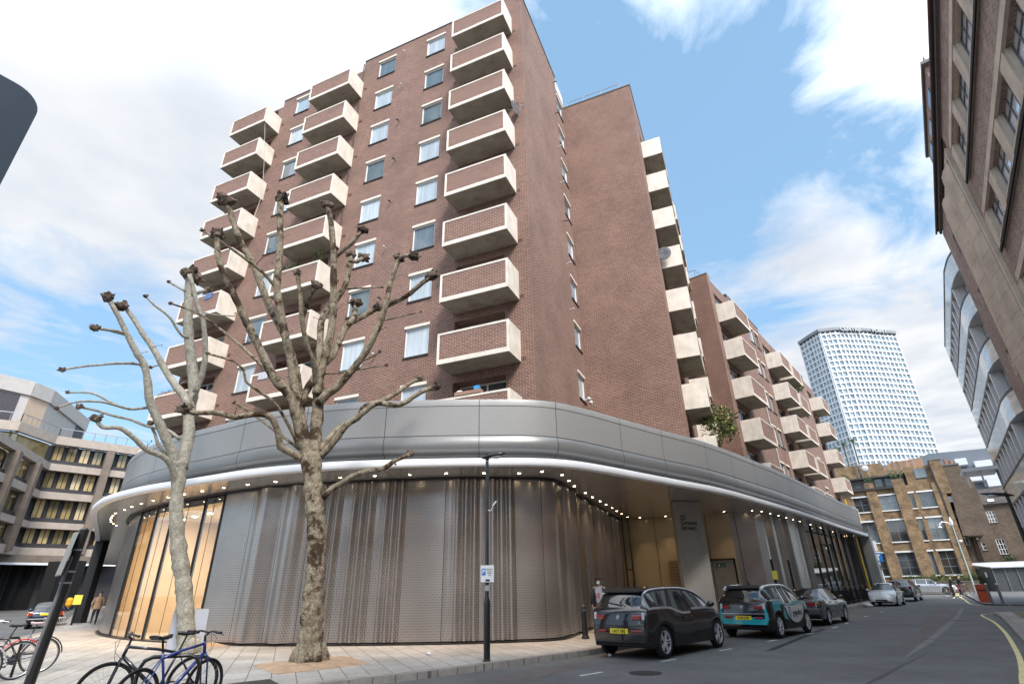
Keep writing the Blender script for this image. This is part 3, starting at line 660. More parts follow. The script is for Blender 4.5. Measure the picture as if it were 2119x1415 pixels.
# ================================================================== repeated facade pieces
LINT = mat('lintel_cream', (.70,.63,.54), .7, var=.08, vs=2)
CURT = [glassmat('glass_curtain_%s' % k, c, .04, .13) for k, c in (('pale', (.42,.47,.50)), ('blue', (.30,.37,.42)), ('net', (.36,.40,.42)), ('shade', (.12,.15,.17)))]
DOORG = [glassmat('door_glass_%s' % k, c, .04, .5) for k, c in (('dark', (.05,.06,.065)), ('curtain', (.28,.31,.31)), ('grey', (.10,.12,.12)))]
def make_window(parent, w=1.24, h=1.38, style='tower', pane=None, frame=None, loc=(0,0,0), rz=0.0, split=0, lint=True, dep=.09, trans=0, name='window'):
    """local: x across, z up, faces -y, origin bottom-left on the wall face"""
    frame = frame or WHITE; m = MB(); t = .055
    m.box(0, w, dep-.03, dep+.03, 0, t); m.box(0, w, dep-.03, dep+.03, h-t, h); m.box(0, t, dep-.03, dep+.03, t, h-t); m.box(w-t, w, dep-.03, dep+.03, t, h-t)
    for k in range(split): x = w*(k+1)/(split+1); m.box(x-t*.45, x+t*.45, dep-.026, dep+.026, t, h-t)
    for k in range(trans): z = h*(k+1)/(trans+1); m.box(t, w-t, dep-.022, dep+.022, z-t*.4, z+t*.4)
    f = m.build(name, frame, parent, loc=loc, rot=(0,0,rz))
    m = MB(); m.face([(t,dep+.008,t),(w-t,dep+.008,t),(w-t,dep+.008,h-t),(t,dep+.008,h-t)]); m.build('pane', pane or CURT[0], f)
    if lint: m = MB(); m.box(-.03, w+.03, -.035, .10, h, h+.13); m.build('lintel', LINT, f)
    m = MB(); m.box(-.02, w+.02, -.05, dep-.03, -.07, 0); m.build('sill', mat('dark_sill', (.04,.035,.033), .7), f)
    return f
def var_window(proto, parent, loc, rz=0.0, pane=None):
    c = copy_tree(proto, parent, loc, (0,0,rz))
    if pane is not None:
        for ch in c.children:
            if ch.name.startswith('pane'): ch.data = pane_mesh(ch.data, pane)
    return c
_pm = {}
def pane_mesh(me, mt):
    k = (me.name.split('.')[0], len(me.vertices), tuple(round(x, 3) for x in me.vertices[2].co), mt.name)
    if k not in _pm: d = me.copy(); d.materials.clear(); d.materials.append(mt); _pm[k] = d
    return _pm[k]
def make_balcony(parent, w=3.1, d=1.18, h=1.34, loc=(0,0,0), rz=0.0):
    m = MB(); t = .10
    m.box(0, t, -d, 0, 0, h); m.box(w-t, w, -d, 0, 0, h); m.box(t, w-t, -d, -d+.13, .0, .195); m.box(t, w-t, -d, -d+.13, h-.09, h); m.box(t, w-t, -d+.13, 0, .06, .2)
    b = m.build('balcony', CREAM, parent, loc=loc, rot=(0,0,rz), bevel=.008)
    m = MB(); m.box(t+.002, w-t-.002, -d+.02, -d+.11, .195, h-.09); m.build('brick_panel', BR, b)
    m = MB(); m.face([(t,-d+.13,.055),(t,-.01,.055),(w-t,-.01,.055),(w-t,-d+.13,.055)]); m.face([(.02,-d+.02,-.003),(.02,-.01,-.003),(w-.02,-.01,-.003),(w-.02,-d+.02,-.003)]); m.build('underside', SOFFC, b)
    return b
def make_door(parent, w=2.25, h=2.2, loc=(0,0,0), rz=0.0):
    m = MB(); t = .07
    m.box(0, w, -.03, .03, 0, t); m.box(0, w, -.03, .03, h-t, h); m.box(0, t, -.03, .03, t, h-t); m.box(w-t, w, -.03, .03, t, h-t); m.box(w*.55-t/2, w*.55+t/2, -.028, .028, t, h-t)
    f = m.build('balcony_door', WHITE, parent, loc=loc, rot=(0,0,rz))
    m = MB(); m.face([(t,.01,t),(w*.55-t/2,.01,t),(w*.55-t/2,.01,h-t),(t,.01,h-t)]); m.build('pane', DOORG[0], f)
    m = MB(); m.face([(w*.55+t/2,.01,t),(w-t,.01,t),(w-t,.01,h-t),(w*.55+t/2,.01,h-t)]); m.build('pane', DOORG[0], f)
    return f
# ================================================================== apartment tower
A1_ = math.radians(22.9)
tw = thing('apartment_tower', 'tall brown brick apartment tower with three columns of cream-edged balconies and a windowless side wing', 'building', (.30,18.6,0), -A1_)
ZB = [28.92-2.775*k for k in range(9)]           # balcony undersides, top to bottom
XR, XM, XL = -3.05, -13.1, -19.8                   # left ends of the balcony columns
m = MB(); holes = []
for zb in ZB:
    for x0, tall in ((XR, 1), (XM, 1), (XL, 1)): holes.append((x0+.1, x0+2.45 if x0 != XL else x0+2.6, zb+.1, zb+2.42))
    for x0 in (-5.46, -8.93, -15.62): holes.append((x0, x0+1.24, zb+1.2, zb+2.6))
holes = [(a, b, max(c, 6.9), e) for a, b, c, e in holes if e > 7.2]
O = (0, 0); D_ = (1, 0)
hs = [h for h in holes if h[1]-h[0] > 2]; hw_ = [h for h in holes if h[1]-h[0] < 2]
def topz(x): return 32.25 if x > -10.1 else (31.55 if x > -13.2 else (31.95 if x > -16.8 else 31.55))
for (xa, xb, zt) in ((-10.1, .6, 32.25), (-13.2, -10.1, 31.45), (-16.8, -13.2, 31.95), (-20.0, -16.8, 31.45)):
    yy = 0 if zt != 31.45 else 0
    m.wall((0, yy), (1, 0), xa, xb, 6.7, zt, [h for h in hs if xa-.01 < h[0] and h[1] < xb+.01], dep=.75)
    hh_ = [h for h in hw_ if xa-.01 < h[0] and h[1] < xb+.01]
    # windows share the same sheet: cut by rebuilding with both hole sets
m = MB()
for (xa, xb, zt) in ((-10.1, .6, 32.25), (-13.2, -10.1, 31.45), (-16.8, -13.2, 31.95), (-20.0, -16.8, 31.45)):
    m.wall((0,0), (1,0), xa, xb, 6.7, zt, [h for h in holes if xa-.01 < h[0] and h[1] < xb+.01], dep=.12)
    for h in hs:
        if xa-.01 < h[0] and h[1] < xb+.01:
            a, b, c, e = h; y0, y1 = .12, .75
            m.face([(a,y0,e),(a,y1,e),(a,y1,c),(a,y0,c)][::-1]); m.face([(b,y0,c),(b,y1,c),(b,y1,e),(b,y0,e)][::-1]); m.face([(a,y0,e),(b,y0,e),(b,y1,e),(a,y1,e)][::-1]); m.face([(a,y1,c),(b,y1,c),(b,y1,e),(a,y1,e)]); m.face([(a,y0,c),(a,y1,c),(b,y1,c),(b,y0,c)])
sideh = [(6.05, 7.22, zb+.38, zb+1.75) for zb in ZB]
sideh = [(a,b,c,e) for a,b,c,e in sideh if c > 6.8]
m.wall((.6,0), (0,1), 0, 6.0, 6.7, 32.2, []); m.wall((.6,0), (0,1), 6.0, 7.6, 6.7, 31.2, sideh)
m.wall((-20.0,0), (0,-1), -9, 0, 6.7, 31.45, [])
m.wall((.6,7.6), (1,0), 0, 4.5, 6.7, 31.0, [])
wh = [(9.4+k*7.2, 11.7+k*7.2, zb+.1, zb+2.4) for zb in ZB[1:] for k in range(2)]
m.wall((5.1,7.6), (0,1), 0, 14, 6.7, 31.0, [(a-7.6,b-7.6,max(c,6.9),e) for a,b,c,e in wh], dep=.3)
m.face([(5.1,21.6,6.7),(5.1,21.6,31),(-8,21.6,31),(-8,21.6,6.7)]); m.face([(-20,9,6.7),(-20,9,31.4),(-8,9,31.4),(-8,9,6.7)])
tw_wall = m.build('wall', BR, tw)
# parapet coping and upstands
COPE = mat('lead_coping', (.16,.155,.15), .6, var=.1)
for (x0, x1, y0, y1, z) in ((-10.1,.64,-.04,.24,32.25),(-16.8,-13.2,-.04,.24,31.95),(.36,.64,.24,6.0,32.2),(.6,5.14,7.56,7.84,31.0),(4.86,5.14,7.84,21,31.0)):
    m = MB(); m.box(x0,x1,y0,y1,z,z+.06); m.build('coping', COPE, tw)
UPS = mat('pale_upstand', (.62,.61,.58), .6, var=.06)
for (x0, x1, y0, y1, z0, z1) in ((-13.2,-10.1,.35,.45,31.3,32.1),(-20,-16.8,.35,.45,31.3,31.8),(.5,.6,6.0,7.6,31.2,32.0)):
    m = MB(); m.box(x0,x1,y0,y1,z0,z1); m.build('roof_upstand', UPS, tw)
m = MB(); m.face([(-20,.45,31.3),(.55,.45,31.3),(.55,8,31.3),(-20,8,31.3)]); m.face([(.6,7.7,30.6),(5.0,7.7,30.6),(5.0,21,30.6),(.6,21,30.6)]); m.build('roof', mat('roof_felt', (.08,.08,.08), .9), tw)
RAIL = mat('galvanised_rail', (.35,.35,.36), .45, .7, var=.05)
m = MB()
for z in (.45, .85): m.bar((.8,7.95,31+z),(4.4,7.95,31+z),.035)
for x in (.8,2.0,3.2,4.4): m.bar((x,7.95,31),(x,7.95,31.85),.035)
m.bar((4.4,7.95,31.85),(4.9,7.95,31.1),.035); m.build('roof_railing', RAIL, tw)
# windows
pw = make_window(tw, loc=(-5.46,0,ZB[0]+1.2), pane=CURT[0]); first = True
pw_used = False
for k, zb in enumerate(ZB):
    for x0 in (-5.46, -8.93, -15.62):
        if not pw_used: pw_used = True; continue
        if zb+1.2 < 6.95: continue
        var_window(pw, tw, (x0,0,zb+1.2), pane=(CURT+DOORG)[rnd.choice([0,0,1,2,2,3,3,4,6])])
sw = make_window(tw, w=1.15, h=1.3, loc=(.6,6.06,ZB[0]+.4), rz=math.pi/2, pane=CURT[1])
for zb in ZB[1:8]: var_window(sw, tw, (.6,6.06,zb+.4), math.pi/2, pane=CURT[rnd.choice([0,1,3])])
# balconies and their doors
b0 = make_balcony(tw, loc=(XR,0,ZB[0])); dproto = make_door(tw, loc=(XR+.12,.62,ZB[0]+.2))
def door_at(parent, loc, rz=0.0, w=None):
    c = copy_tree(dproto, parent, loc, (0,0,rz)); mt = rnd.choice(DOORG)
    for ch in c.children: ch.data = pane_mesh(ch.data, mt if rnd.random() < .7 else rnd.choice(DOORG))
    return c
for x0 in (XR, XM, XL):
    for k, zb in enumerate(ZB):
        if x0 == XR and k == 0: continue
        if zb+1.34 < 7.0: continue
        copy_tree(b0, tw, (x0, 0, zb), (0,0,0)); door_at(tw, (x0+.12,.62,zb+.2))
# balconies of the side wing: face to the right
for j in range(2):
    for zb in ZB[1:]:
        if zb+1.34 < 7.2 and j: continue
        copy_tree(b0, tw, (5.1, 9.2+7.2*j, zb), (0,0,math.pi/2))
        if zb > 7: door_at(tw, (4.85, 9.45+7.2*j, zb+.2), math.pi/2)
# small things fixed to the brickwork: vents, bulkhead lights, floodlights, downpipe
VENT = mat('clay_airbrick', (.03,.022,.02), .9); 
def vent(x, z):
    m = MB()
    for k in range(3): m.box(x+k*.075, x+k*.075+.035, -.012, .01, z, z+.17)
    return m.build('airbrick', VENT, tw)
for k, zb in enumerate(ZB[:8]):
    for x0 in (.15, -3.35, -9.75, -13.5+.05, -16.45): vent(x0-(.1 if x0 > 0 else .15), zb+(.05 if x0 > 0 else .62))
m = MB(); m.tube([(-10.12,-.05,6.8),(-10.12,-.05,32.0)], .035, 8); m.build('downpipe', mat('brown_pipe', (.07,.04,.035), .5), tw)
PALE = mat('pale_flashing', (.55,.5,.44), .6)
def lampx(x, z, c=0):
    m = MB(); m.bar((x,0,z),(x,-.16,z),.03); m.m = 0; m.ball((x,-.2,z-.02),.055,.09,.055,8); m.build('wall_lamp', [mat('lamp_white', (.6,.6,.6), .4), mat('x', (.6,.6,.6))][0] if c else DARKF, tw)
for k, c in enumerate((1,1,0,0,0,1,0,1,1)): lampx(-6.95, ZB[k]+2.35-.1*k, c)
for k, c in enumerate((0,0,1,1,0,1,1)):
    z = ZB[k]+2.1; m = MB(); m.bar((.6,5.4,z),(.8,5.4,z),.03); m.ball((.82,5.4,z),.06,.06,.05,8); m.build('wall_lamp', mat('lamp_white', (.6,.6,.6), .4) if c else DARKF, tw)
m = MB(); z = 9.9
m.bar((.6,6.6,z),(.85,6.6,z),.04); m.ball((.95,6.45,z-.05),.10,.14,.10,10); m.ball((.95,6.8,z-.12),.10,.10,.10,10); m.build('floodlight', mat('lamp_white', (.6,.6,.6), .4), tw)
# cables
m = MB(); m.tube([(-16.9,-1.2,30.2),(-16.6,-.6,26),(-16.2,-.5,23.2),(-15.9,-.9,21)], .012, 5); m.build('cable', PALE, tw)
# ================================================================== lower wing along the street
A2_ = math.radians(39.2)
wg = thing('apartment_wing', 'lower brown brick apartment wing with stepped cream balconies running along the street', 'building', (13.8,31.4,0), -A2_)
ZW = [17.81-2.77*k for k in range(5)]
m = MB()
m.wall((0,0), (1,0), -9, 0, 6.7, 21.45, []); 
bays = [(.64,3.74),(12.0,15.1),(15.75,18.85),(27.6,30.7)]; wins = [(8.55,9.65),(10.1,11.1),(23.65,24.75)]
segs = [(0,.55,21.5,[]),(.55,3.9,21.1,[0]),(3.9,11.8,21.45,[]),(11.8,19.2,21.15,[1,2]),(19.2,27.4,21.5,[]),(27.4,31.4,21.1,[3])]
for (ya, yb, zt, bi) in segs:
    hh = []
    for i in bi:
        for zb in ZW: hh.append((bays[i][0]+.15, bays[i][1]-.75, max(6.9, zb+.1), zb+2.4))
    for a, b in wins:
        if ya < a and b < yb:
            for zb in ZW: hh.append((a, b, max(zb+1.4, 6.9), zb+2.75)) if zb+2.6 > 7 else 0
    m.wall((0,0), (0,1), ya, yb, 6.7, zt, hh, dep=.30)
m.wall((0,31.4), (-1,0), 0, 9, 6.7, 21.1, [])
m.face([(0,.0,21.0),(-9,0,21.0),(-9,31.4,21.0),(0,31.4,21.0)][::-1]); m.build('wall', BR, wg)
m = MB(); m.box(-.9, 0, .55, .62, 21.1, 21.48); m.build('wall_pier', BR, wg)
for (y0, y1) in ((.62,3.2),(11.9,14.5),(27.4,30)):
    m = MB(); m.box(-.5,-.42,y0,y1,20.9,21.75); m.build('roof_upstand', UPS, wg)
for (x0, x1, y0, y1, z) in ((-9,.03,-.03,.22,21.46),(-.22,.03,3.9,11.8,21.46),(-.22,.03,19.2,27.4,21.51)):
    m = MB(); m.box(x0,x1,y0,y1,z,z+.05); m.build('coping', COPE, wg)
m = MB()
for z in (.9,): m.bar((-4,.4,21.4+z),(-.9,.4,21.4+z),.035)
m.bar((-.9,.4,22.3),(-.9,.4,21.4),.03); m.bar((-.9,.4,22.3),(-.3,.4,21.5),.03); m.bar((-2.6,.4,22.3),(-2.6,.4,21.4),.03); m.build('roof_railing', RAIL, wg)
for i, (a, b) in enumerate(bays):
    for zb in ZW:
        copy_tree(b0, wg, (0, a, zb), (0,0,math.pi/2)); door_at(wg, (-.22, a+.2, zb+.2), math.pi/2)
wwin = make_window(wg, w=1.1, h=1.35, loc=(0,wins[0][0],ZW[0]+1.4), rz=math.pi/2, pane=CURT[1])
for i, (a, b) in enumerate(wins):
    for zb in ZW:
        if (i == 0 and zb == ZW[0]) or zb+2.6 < 7: continue
        var_window(wwin, wg, (0,a,zb+1.4), math.pi/2, pane=CURT[rnd.choice([0,1,2,3])])
m = MB(); m.tube([(.06,8.1,6.8),(.06,8.1,15.0)], .04, 8); m.build('downpipe', mat('pale_pipe', (.5,.5,.48), .5), wg)
# ================================================================== buildings behind and around
def frameloc(azd, D, z=0.0): a = math.radians(azd); return (math.sin(a)*D, math.cos(a)*D, z), -a
SASH = mat('white_sash', (.78,.78,.76), .5, var=.03)
GREYW = mat('grey_steel_frame', (.20,.22,.235), .5, var=.05)
DG = [glassmat('warehouse_glass_%d' % k, c, .05, .5) for k, c in enumerate(((.06,.065,.07),(.14,.16,.17),(.045,.04,.035)))]
loc, rz = frameloc(36, 80); 
wh_ = thing('brick_warehouse', 'yellow brick warehouse with grey steel windows and a railed roof terrace, facing down the street', 'building', loc, rz)
m = MB(); cols = [(-5.75,-4.2),(-3.0,-1.25),(.05,.5),(.95,2.4)]
rows = [(9.3,11.0),(5.75,8.1),(2.1,4.55)]
hh = [(a, b, c, e) for (a, b) in cols for (c, e) in rows]+[(-7.3,-6.3,5.6,8.0),(-7.3,-6.4,2.0,4.0)]
m.wall((0,0), (1,0), -9, 3.6, .1, 12.0, hh, dep=.2)
m.wall((3.6,0), (0,1), 0, 9, .1, 14.3, [])
for (x0, x1, z0, z1, p) in ((-4.1,-3.05,.1,12.65,.22),(-1.2,.0,.1,12.75,.3),(2.5,3.6,.1,12.0,.12)): m.box(x0, x1, -p, -.001, z0, z1)
m.box(.35,3.62,.3,5,12.0,14.05) ; m.build('wall', BRY, wh_)
m = MB(); m.prism([(3.0,-.15),(4.15,-.15),(4.15,3),(3.0,3)], 10.6, 14.45); m.build('gable_stack', BRY, wh_)
m = MB(); m.prism([(4.15,.1),(5.6,.1),(5.6,4),(4.15,4)], 6, 13.7); m.face([(5.6,.1,6),(6.4,.1,6),(6.4,.1,11.4),(5.6,.1,13.7)]); m.face([(4.1,.09,12),(3.7,.09,6),(6.0,.09,6),(6.0,.09,12)][::-1]); m.build('dark_gable', BRD, wh_)
m = MB(); m.cyl(4.6,1.2,13.7,14.6,.14,10); m.cyl(5.1,1.2,13.7,14.35,.2,10); m.build('chimney_pot', mat('terracotta', (.30,.13,.07), .8), wh_)
m = MB(); m.box(4.1,5.7,.02,4.1,13.7,13.85); m.box(2.95,4.2,-.2,3.1,14.45,14.55); m.build('coping', COPE, wh_)
for i, (a, b) in enumerate(cols):
    for j, (c, e) in enumerate(rows):
        f = make_window(wh_, w=b-a, h=e-c, loc=(a,0,c), pane=DG[(i+j) % 3], frame=GREYW, split=1 if b-a > 1 else 0, trans=1 if j < 2 else 2, lint=False, dep=.18)
        m = MB(); m.box(-.12, b-a+.12, -.06, .12, e-c, e-c+.17); m.build('lintel', SASH, f); m = MB(); m.box(-.06, b-a+.06, -.12, .1, -.12, -.01); m.build('sill', SASH, f)
for (a, b, c, e) in ((-7.3,-6.3,5.6,8.0),(-7.3,-6.4,2.0,4.0)): make_window(wh_, w=b-a, h=e-c, loc=(a,0,c), pane=DG[0], frame=GREYW, lint=False, dep=.18)
m = MB(); m.box(-5.6,.35,1.4,5,12.0,13.3); m.build('penthouse', mat('dark_cladding', (.10,.10,.10), .6), wh_)
m = MB(); m.box(-6,2.8,1.0,5.2,13.32,13.5); m.build('penthouse_roof', mat('dark_roof_edge', (.05,.05,.055), .6), wh_)
for k in range(5):
    make_window(wh_, w=.9, h=1.15, loc=(-5.3+k*1.12,1.4,12.1), pane=DG[1], frame=DARKF, lint=False, dep=-.02, name='penthouse_window')
make_window(wh_, w=1.15, h=1.1, loc=(1.3,.3,12.65), pane=CURT[3], frame=GREYW, split=1, lint=False, dep=-.02, name='penthouse_window')
m = MB()
for (a, b) in ((-6.6,-4.1),(-3.05,-1.2)):
    for z in (12.0, 12.95): m.bar((a,-.3,z),(b,-.3,z),.05)
    n = int((b-a)/.13)
    for k in range(n+1): x = a+(b-a)*k/n; m.bar((x,-.3,12.0),(x,-.3,12.95),.025)
m.build('terrace_railing', BLACK, wh_)
m = MB(); m.box(-6.8,-1.2,-.35,1.5,11.75,11.98); m.build('terrace_slab', mat('dark_slab', (.05,.05,.05), .8), wh_)
m = MB(); m.tube([(3.0,-.2,14.3),(3.05,-.2,11.9),(3.15,-.2,11.0),(3.15,-.2,.3)], .06, 8); m.build('downpipe', mat('dark_pipe', (.05,.05,.055), .5), wh_)
# low brick wall + hedge along its foot
m = MB(); loc2, rz2 = frameloc(36, 78.6); hw0 = thing('garden_wall', 'low dark brick wall behind the silver estate car', 'wall', loc2, rz2)
m.box(-9,3.6,-.15,.15,.1,1.35); m.build('wall_face', BRD, hw0); m = MB(); m.box(-9,3.6,-.19,.19,1.35,1.43); m.build('coping', COPE, hw0)
# dark brick house
loc, rz = frameloc(40, 84)
ho = thing('brick_house', 'dark brick house with white sash windows and a slate roof right of the warehouse', 'house', loc, rz)
hwins = [(-2.1,8.15,.55,.9,1),(-2.2,5.15,.6,1.75,1),(-.48,7.95,.42,.85,0),(.85,7.4,.75,1.3,2),(-.6,4.55,.4,.82,0),(.75,4.05,.75,1.6,2)]
m = MB(); m.wall((0,0), (1,0), -2.6, 6, .2, 9.3, [(x,x+w_,z,z+h_) for x,z,w_,h_,s_ in hwins], dep=.12); m.box(-2.3,-1.2,-.25,-.001,9.3,10.0) if 0 else None
m.face([(-2.6,0,.2),(-2.6,0,9.3),(-2.6,6,9.3),(-2.6,6,.2)]); m.build('wall', BRD, ho)
for x,z,w_,h_,s_ in hwins: make_window(ho, w=w_, h=h_, loc=(x,0,z), pane=DG[0], frame=SASH, split=s_, trans=1+(s_ > 1), lint=False, dep=.08)
SLATE = mat('slate_roof', (.07,.058,.052), .8, var=.3, vs=1.5, bump=.4, bs=12)
m = MB(); m.idx([(-1.2,-.25,9.35),(6,-.25,9.35),(6,4,11.65),(-.1,4,11.55),(-1.2,-.25,9.25),(6,-.25,9.25)], [(0,1,2,3),(4,5,1,0)]); m.build('roof', SLATE, ho)
m = MB(); m.bar((-1.15,-.3,9.4),(-.05,4,11.6),.14,.06); m.build('roof_verge', SASH, ho)
m = MB(); m.obox((1.7,.5,9.85),(1,0,0),(0,.88,.47),(0,-.47,.88),.3,.35,.04); m.build('skylight', mat('skylight_glass', (.6,.64,.68), .1, spec=1), ho)
m = MB(); m.bar((-2.7,-.1,9.38),(6,-.32,9.38),.12,.1); m.build('gutter', BLACK, ho)
m = MB(); m.box(-2.6,-1.3,-.15,0,9.3,10.0); m.build('parapet', BRD, ho)
for x in (-1.25,-.95): m = MB(); m.tube([(x,-.12,9.2),(x,-.12,.6)], .055, 8); m.build('downpipe', BLACK, ho)
m = MB(); m.tube([(-.8,-.1,5.8),(-.8,-.25,5.8)], .05, 8); m.ball((-.8,-.35,5.8),.13,.13,.13,10); m.build('wall_lamp', mat('lamp_white', (.6,.6,.6), .4), ho)
# metal-clad building behind
loc, rz = frameloc(38, 130)
gb = thing('metal_clad_building', 'grey metal-clad building with white rooftop plant behind the brick house', 'building', loc, rz)
CLAD = mat('blue_grey_cladding', (.165,.185,.21), .5, .3, var=.05)
m = MB(); m.prism([(-9,0),(.8,0),(16,0),(16,12),(-9,12)], 2, 22.7); m.idx([(-9,-.05,19),(.8,-.05,19),(16,-.05,19),(16,-.05,23.1),(.8,-.05,23.8),(-9,-.05,21)],[(0,1,4,5),(1,2,3,4)]); m.build('cladding', CLAD, gb)
WPL = mat('white_plant', (.62,.64,.66), .5, var=.06)
for (x0,x1,z0,z1) in ((4.2,5.9,20.6,21.8),(6.8,9.3,18.9,21.0),(5.4,10.4,17.6,18.8),(7.5,12,16.4,17.6)):
    m = MB(); m.box(x0,x1,-2.5,-.1,z0,z1); m.build('plant_box', WPL, gb, bevel=.06)
m = MB()
for k in range(9): m.bar((5.6+k*.55,-2.6,18.8),(5.6+k*.55,-2.6,19.9),.05)
m.bar((5.5,-2.6,19.9),(10.2,-2.6,19.9),.06); m.build('plant_railing', RAIL, gb)
# yellow brick building with aerials, behind the far end of the wing
loc, rz = frameloc(32.5, 92)
yb = thing('stock_brick_building', 'plain pale stock brick building with chimney, satellite dish and aerials behind the balconies', 'building', loc, rz)
m = MB(); m.wall((0,0),(1,0),-12,3.8,.2,16.9,[]); m.wall((3.8,0),(0,1),0,6,.2,16.9,[]); m.face([(-12,0,16.9),(3.8,0,16.9),(3.8,6,16.9),(-12,6,16.9)]); m.build('wall', BRY, yb)
m = MB(); m.box(1.2,2.2,-.5,-.01,13.5,15.0); m.build('chimney_breast', BRD, yb)
m = MB()
for k,(x,h) in enumerate(((.6,19.5),(1.1,19.3),(1.9,18.5))): m.bar((x,-.3,13.5),(x,-.3,h),.06)
m.build('aerial_mast', RAIL, yb)
m = MB(); m.ball((2.5,-.6,14.6),.42,.12,.42,14); m.build('satellite_dish', mat('dish_grey', (.12,.12,.13), .5), yb)
m = MB(); m.ball((1.6,-.6,16.3),.42,.12,.42,14); m.build('satellite_dish', mat('dish_pale', (.55,.56,.58), .5), yb)
# another brick block further back under the tower
loc, rz = frameloc(35.5, 105)
yb2 = thing('red_brick_block', 'orange brick block with thin roof aerials between the warehouse roof and the white tower', 'building', loc, rz)
m = MB(); m.wall((0,0),(1,0),-5.5,4.2,.3,17.0,[(-2.2,-1.3,15,16)],dep=.15); m.idx([(-3.4,-.05,16.9),(4.2,-.05,16.9),(4.2,-.05,19.1),(0,-.05,18.9)],[(0,1,2,3)]); m.build('wall', brick('orange_brick', (.36,.19,.11), (.46,.28,.17), (.3,.24,.18), var=.4), yb2)
make_window(yb2, w=.9, h=1.0, loc=(-2.2,0,15), pane=DG[0], frame=GREYW, lint=False)
m = MB()
for k in range(8): m.bar((-3+k*.85,-.3,17),(-3+k*.85,-.3,20.2+.3*math.sin(k*2)),.05)
m.build('aerial_mast', RAIL, yb2)
# ================================================================== tall office tower with lettering on its roof
cp = thing('office_tower', 'tall white office tower of glazed cells with big letters along its roof edge', 'skyscraper', (185,255,0))
CO = Vector((185,255,0))
def azd(a, D): a = math.radians(a); return Vector((math.sin(a)*D, math.cos(a)*D, 0))-CO
plan = [azd(31.25,312), azd(32.3,305), azd(33.15,300.5), azd(34.4,303), azd(36.6,313.5), azd(38.95,329.5), azd(38.7,338), azd(36,352), azd(32.6,335)]
PRE = mat('white_precast', (.64,.66,.68), .7, var=.05, vs=.5)
CPG = [glassmat('tower_glass_%d' % k, c, .08, .15) for k, c in enumerate(((.30,.38,.44),(.40,.47,.52),(.24,.32,.38)))]
SH = 3.04; ZT = 121.5; NF = 34
m = MB(); m.prism([(p.x,p.y) for p in plan], 0, 122.2)
m.build('core', mat('tower_backing', (.20,.24,.27), .6), cp)
nwin = 0; allw = []
lat = MB()
faces_ = [(plan[0],plan[1],3),(plan[1],plan[2],3),(plan[2],plan[3],3),(plan[3],plan[4],7),(plan[4],plan[5],8)]
for (a, b, nc_) in faces_:
    d = b-a; L = d.length; d.normalize(); n_ = Vector((d.y,-d.x,0))
    for fl in range(2, NF+5):
        z = ZT-SH*(fl-1.6)
        if z < 20: break
        c = (a+b)/2; c.z = z; lat.obox(c+n_*.35, d, n_, (0,0,1), L/2, .5, .38)
        if z > 24:
            for k in range(nc_):
                allw.append((a+d*(L*k/nc_), d, n_, L/nc_, z-SH+.36))
    for k in range(nc_+1):
        p = a+d*(L*k/nc_); lat.obox(p+n_*.35+Vector((0,0,(20+ZT)/2)), d, n_, (0,0,1), .24, .6, (ZT-20)/2)
lat.build('precast_lattice', PRE, cp)
wmesh = {}
allw.sort(key=lambda t: abs(t[4]-62))
stuff = [MB() for _ in range(1)][0]
for i, (p, d, n_, L, z) in enumerate(allw):
    if i < 99:
        key = (round(L, 3), round(d.x, 3), i % 3)
        if key not in wmesh:
            mm = MB(); q = n_*.12; mm.face([q+d*.3, q+d*(L-.3), q+d*(L-.3)+Vector((0,0,SH-.72)), q+d*.3+Vector((0,0,SH-.72))]); mm.box(0,0,0,0,0,0) if 0 else None
            o = mm.build('window', CPG[i % 3], cp); wmesh[key] = o.data; o.location = (p.x,p.y,z)
        else:
            o = bpy.data.objects.new('window', wmesh[key]); COL.objects.link(o); o.parent = cp; o.location = (p.x,p.y,z)
    else:
        q = p+n_*.12+Vector((0,0,z)); stuff.m = i % 3; stuff.face([q+d*.3, q+d*(L-.3), q+d*(L-.3)+Vector((0,0,SH-.72)), q+d*.3+Vector((0,0,SH-.72))])
stuff.build('window', CPG, cp, kind='stuff')
GRYS = mat('roof_canopy_grey', (.22,.23,.25), .6)
roofp = []
for i, p in enumerate(plan[:6]):
    d = (plan[min(i+1,5)]-plan[max(i-1,0)]).normalized(); n_ = Vector((d.y,-d.x,0)); roofp.append(p+n_*1.6)
m = MB(); m.prism([(p.x,p.y) for p in roofp]+[(plan[6].x,plan[6].y),(plan[7].x,plan[7].y),(plan[8].x,plan[8].y)], 122.0, 123.6); m.build('roof_edge', GRYS, cp)
for word, k0, k1, f0 in (('CENTRE', 3, 4, .50), ('POINT', 4, 5, .45)):
    pa, pb = roofp[k0], roofp[k1]; dd_ = (pb-pa).normalized(); L = (pb-pa).length
    text('roof_lettering', word, 3.0, mat('grey_letters', (.42,.43,.43), .5, var=0), cp, loc=pa+dd_*(L*f0)+Vector((dd_.y,-dd_.x,0))*.55+Vector((0,0,122.3)), rot=(math.radians(90),0,math.atan2(dd_.y,dd_.x)), ext=.2, bold=.09, sx=1.05)
# ================================================================== right-hand brick and stone building
A3_ = math.radians(36.735); DR = 5.2
rb = thing('brick_stone_building', 'brown brick and pale stone office building with tall metal windows rising along the right edge', 'building', (math.cos(A3_)*DR, -math.sin(A3_)*DR, 0), -A3_)
STONE = mat('weathered_stone', (.52,.44,.36), .85, var=.22, vs=1.1, bump=.35, bs=9)
STONEB = brick('stone_blocks', (.46,.38,.30), (.36,.29,.225), (.17,.13,.10), bw=3.5, bh=.95, ms=.018, var=.35, vs=.8, bump=.5)
def RZ(h): return HC+h*DR
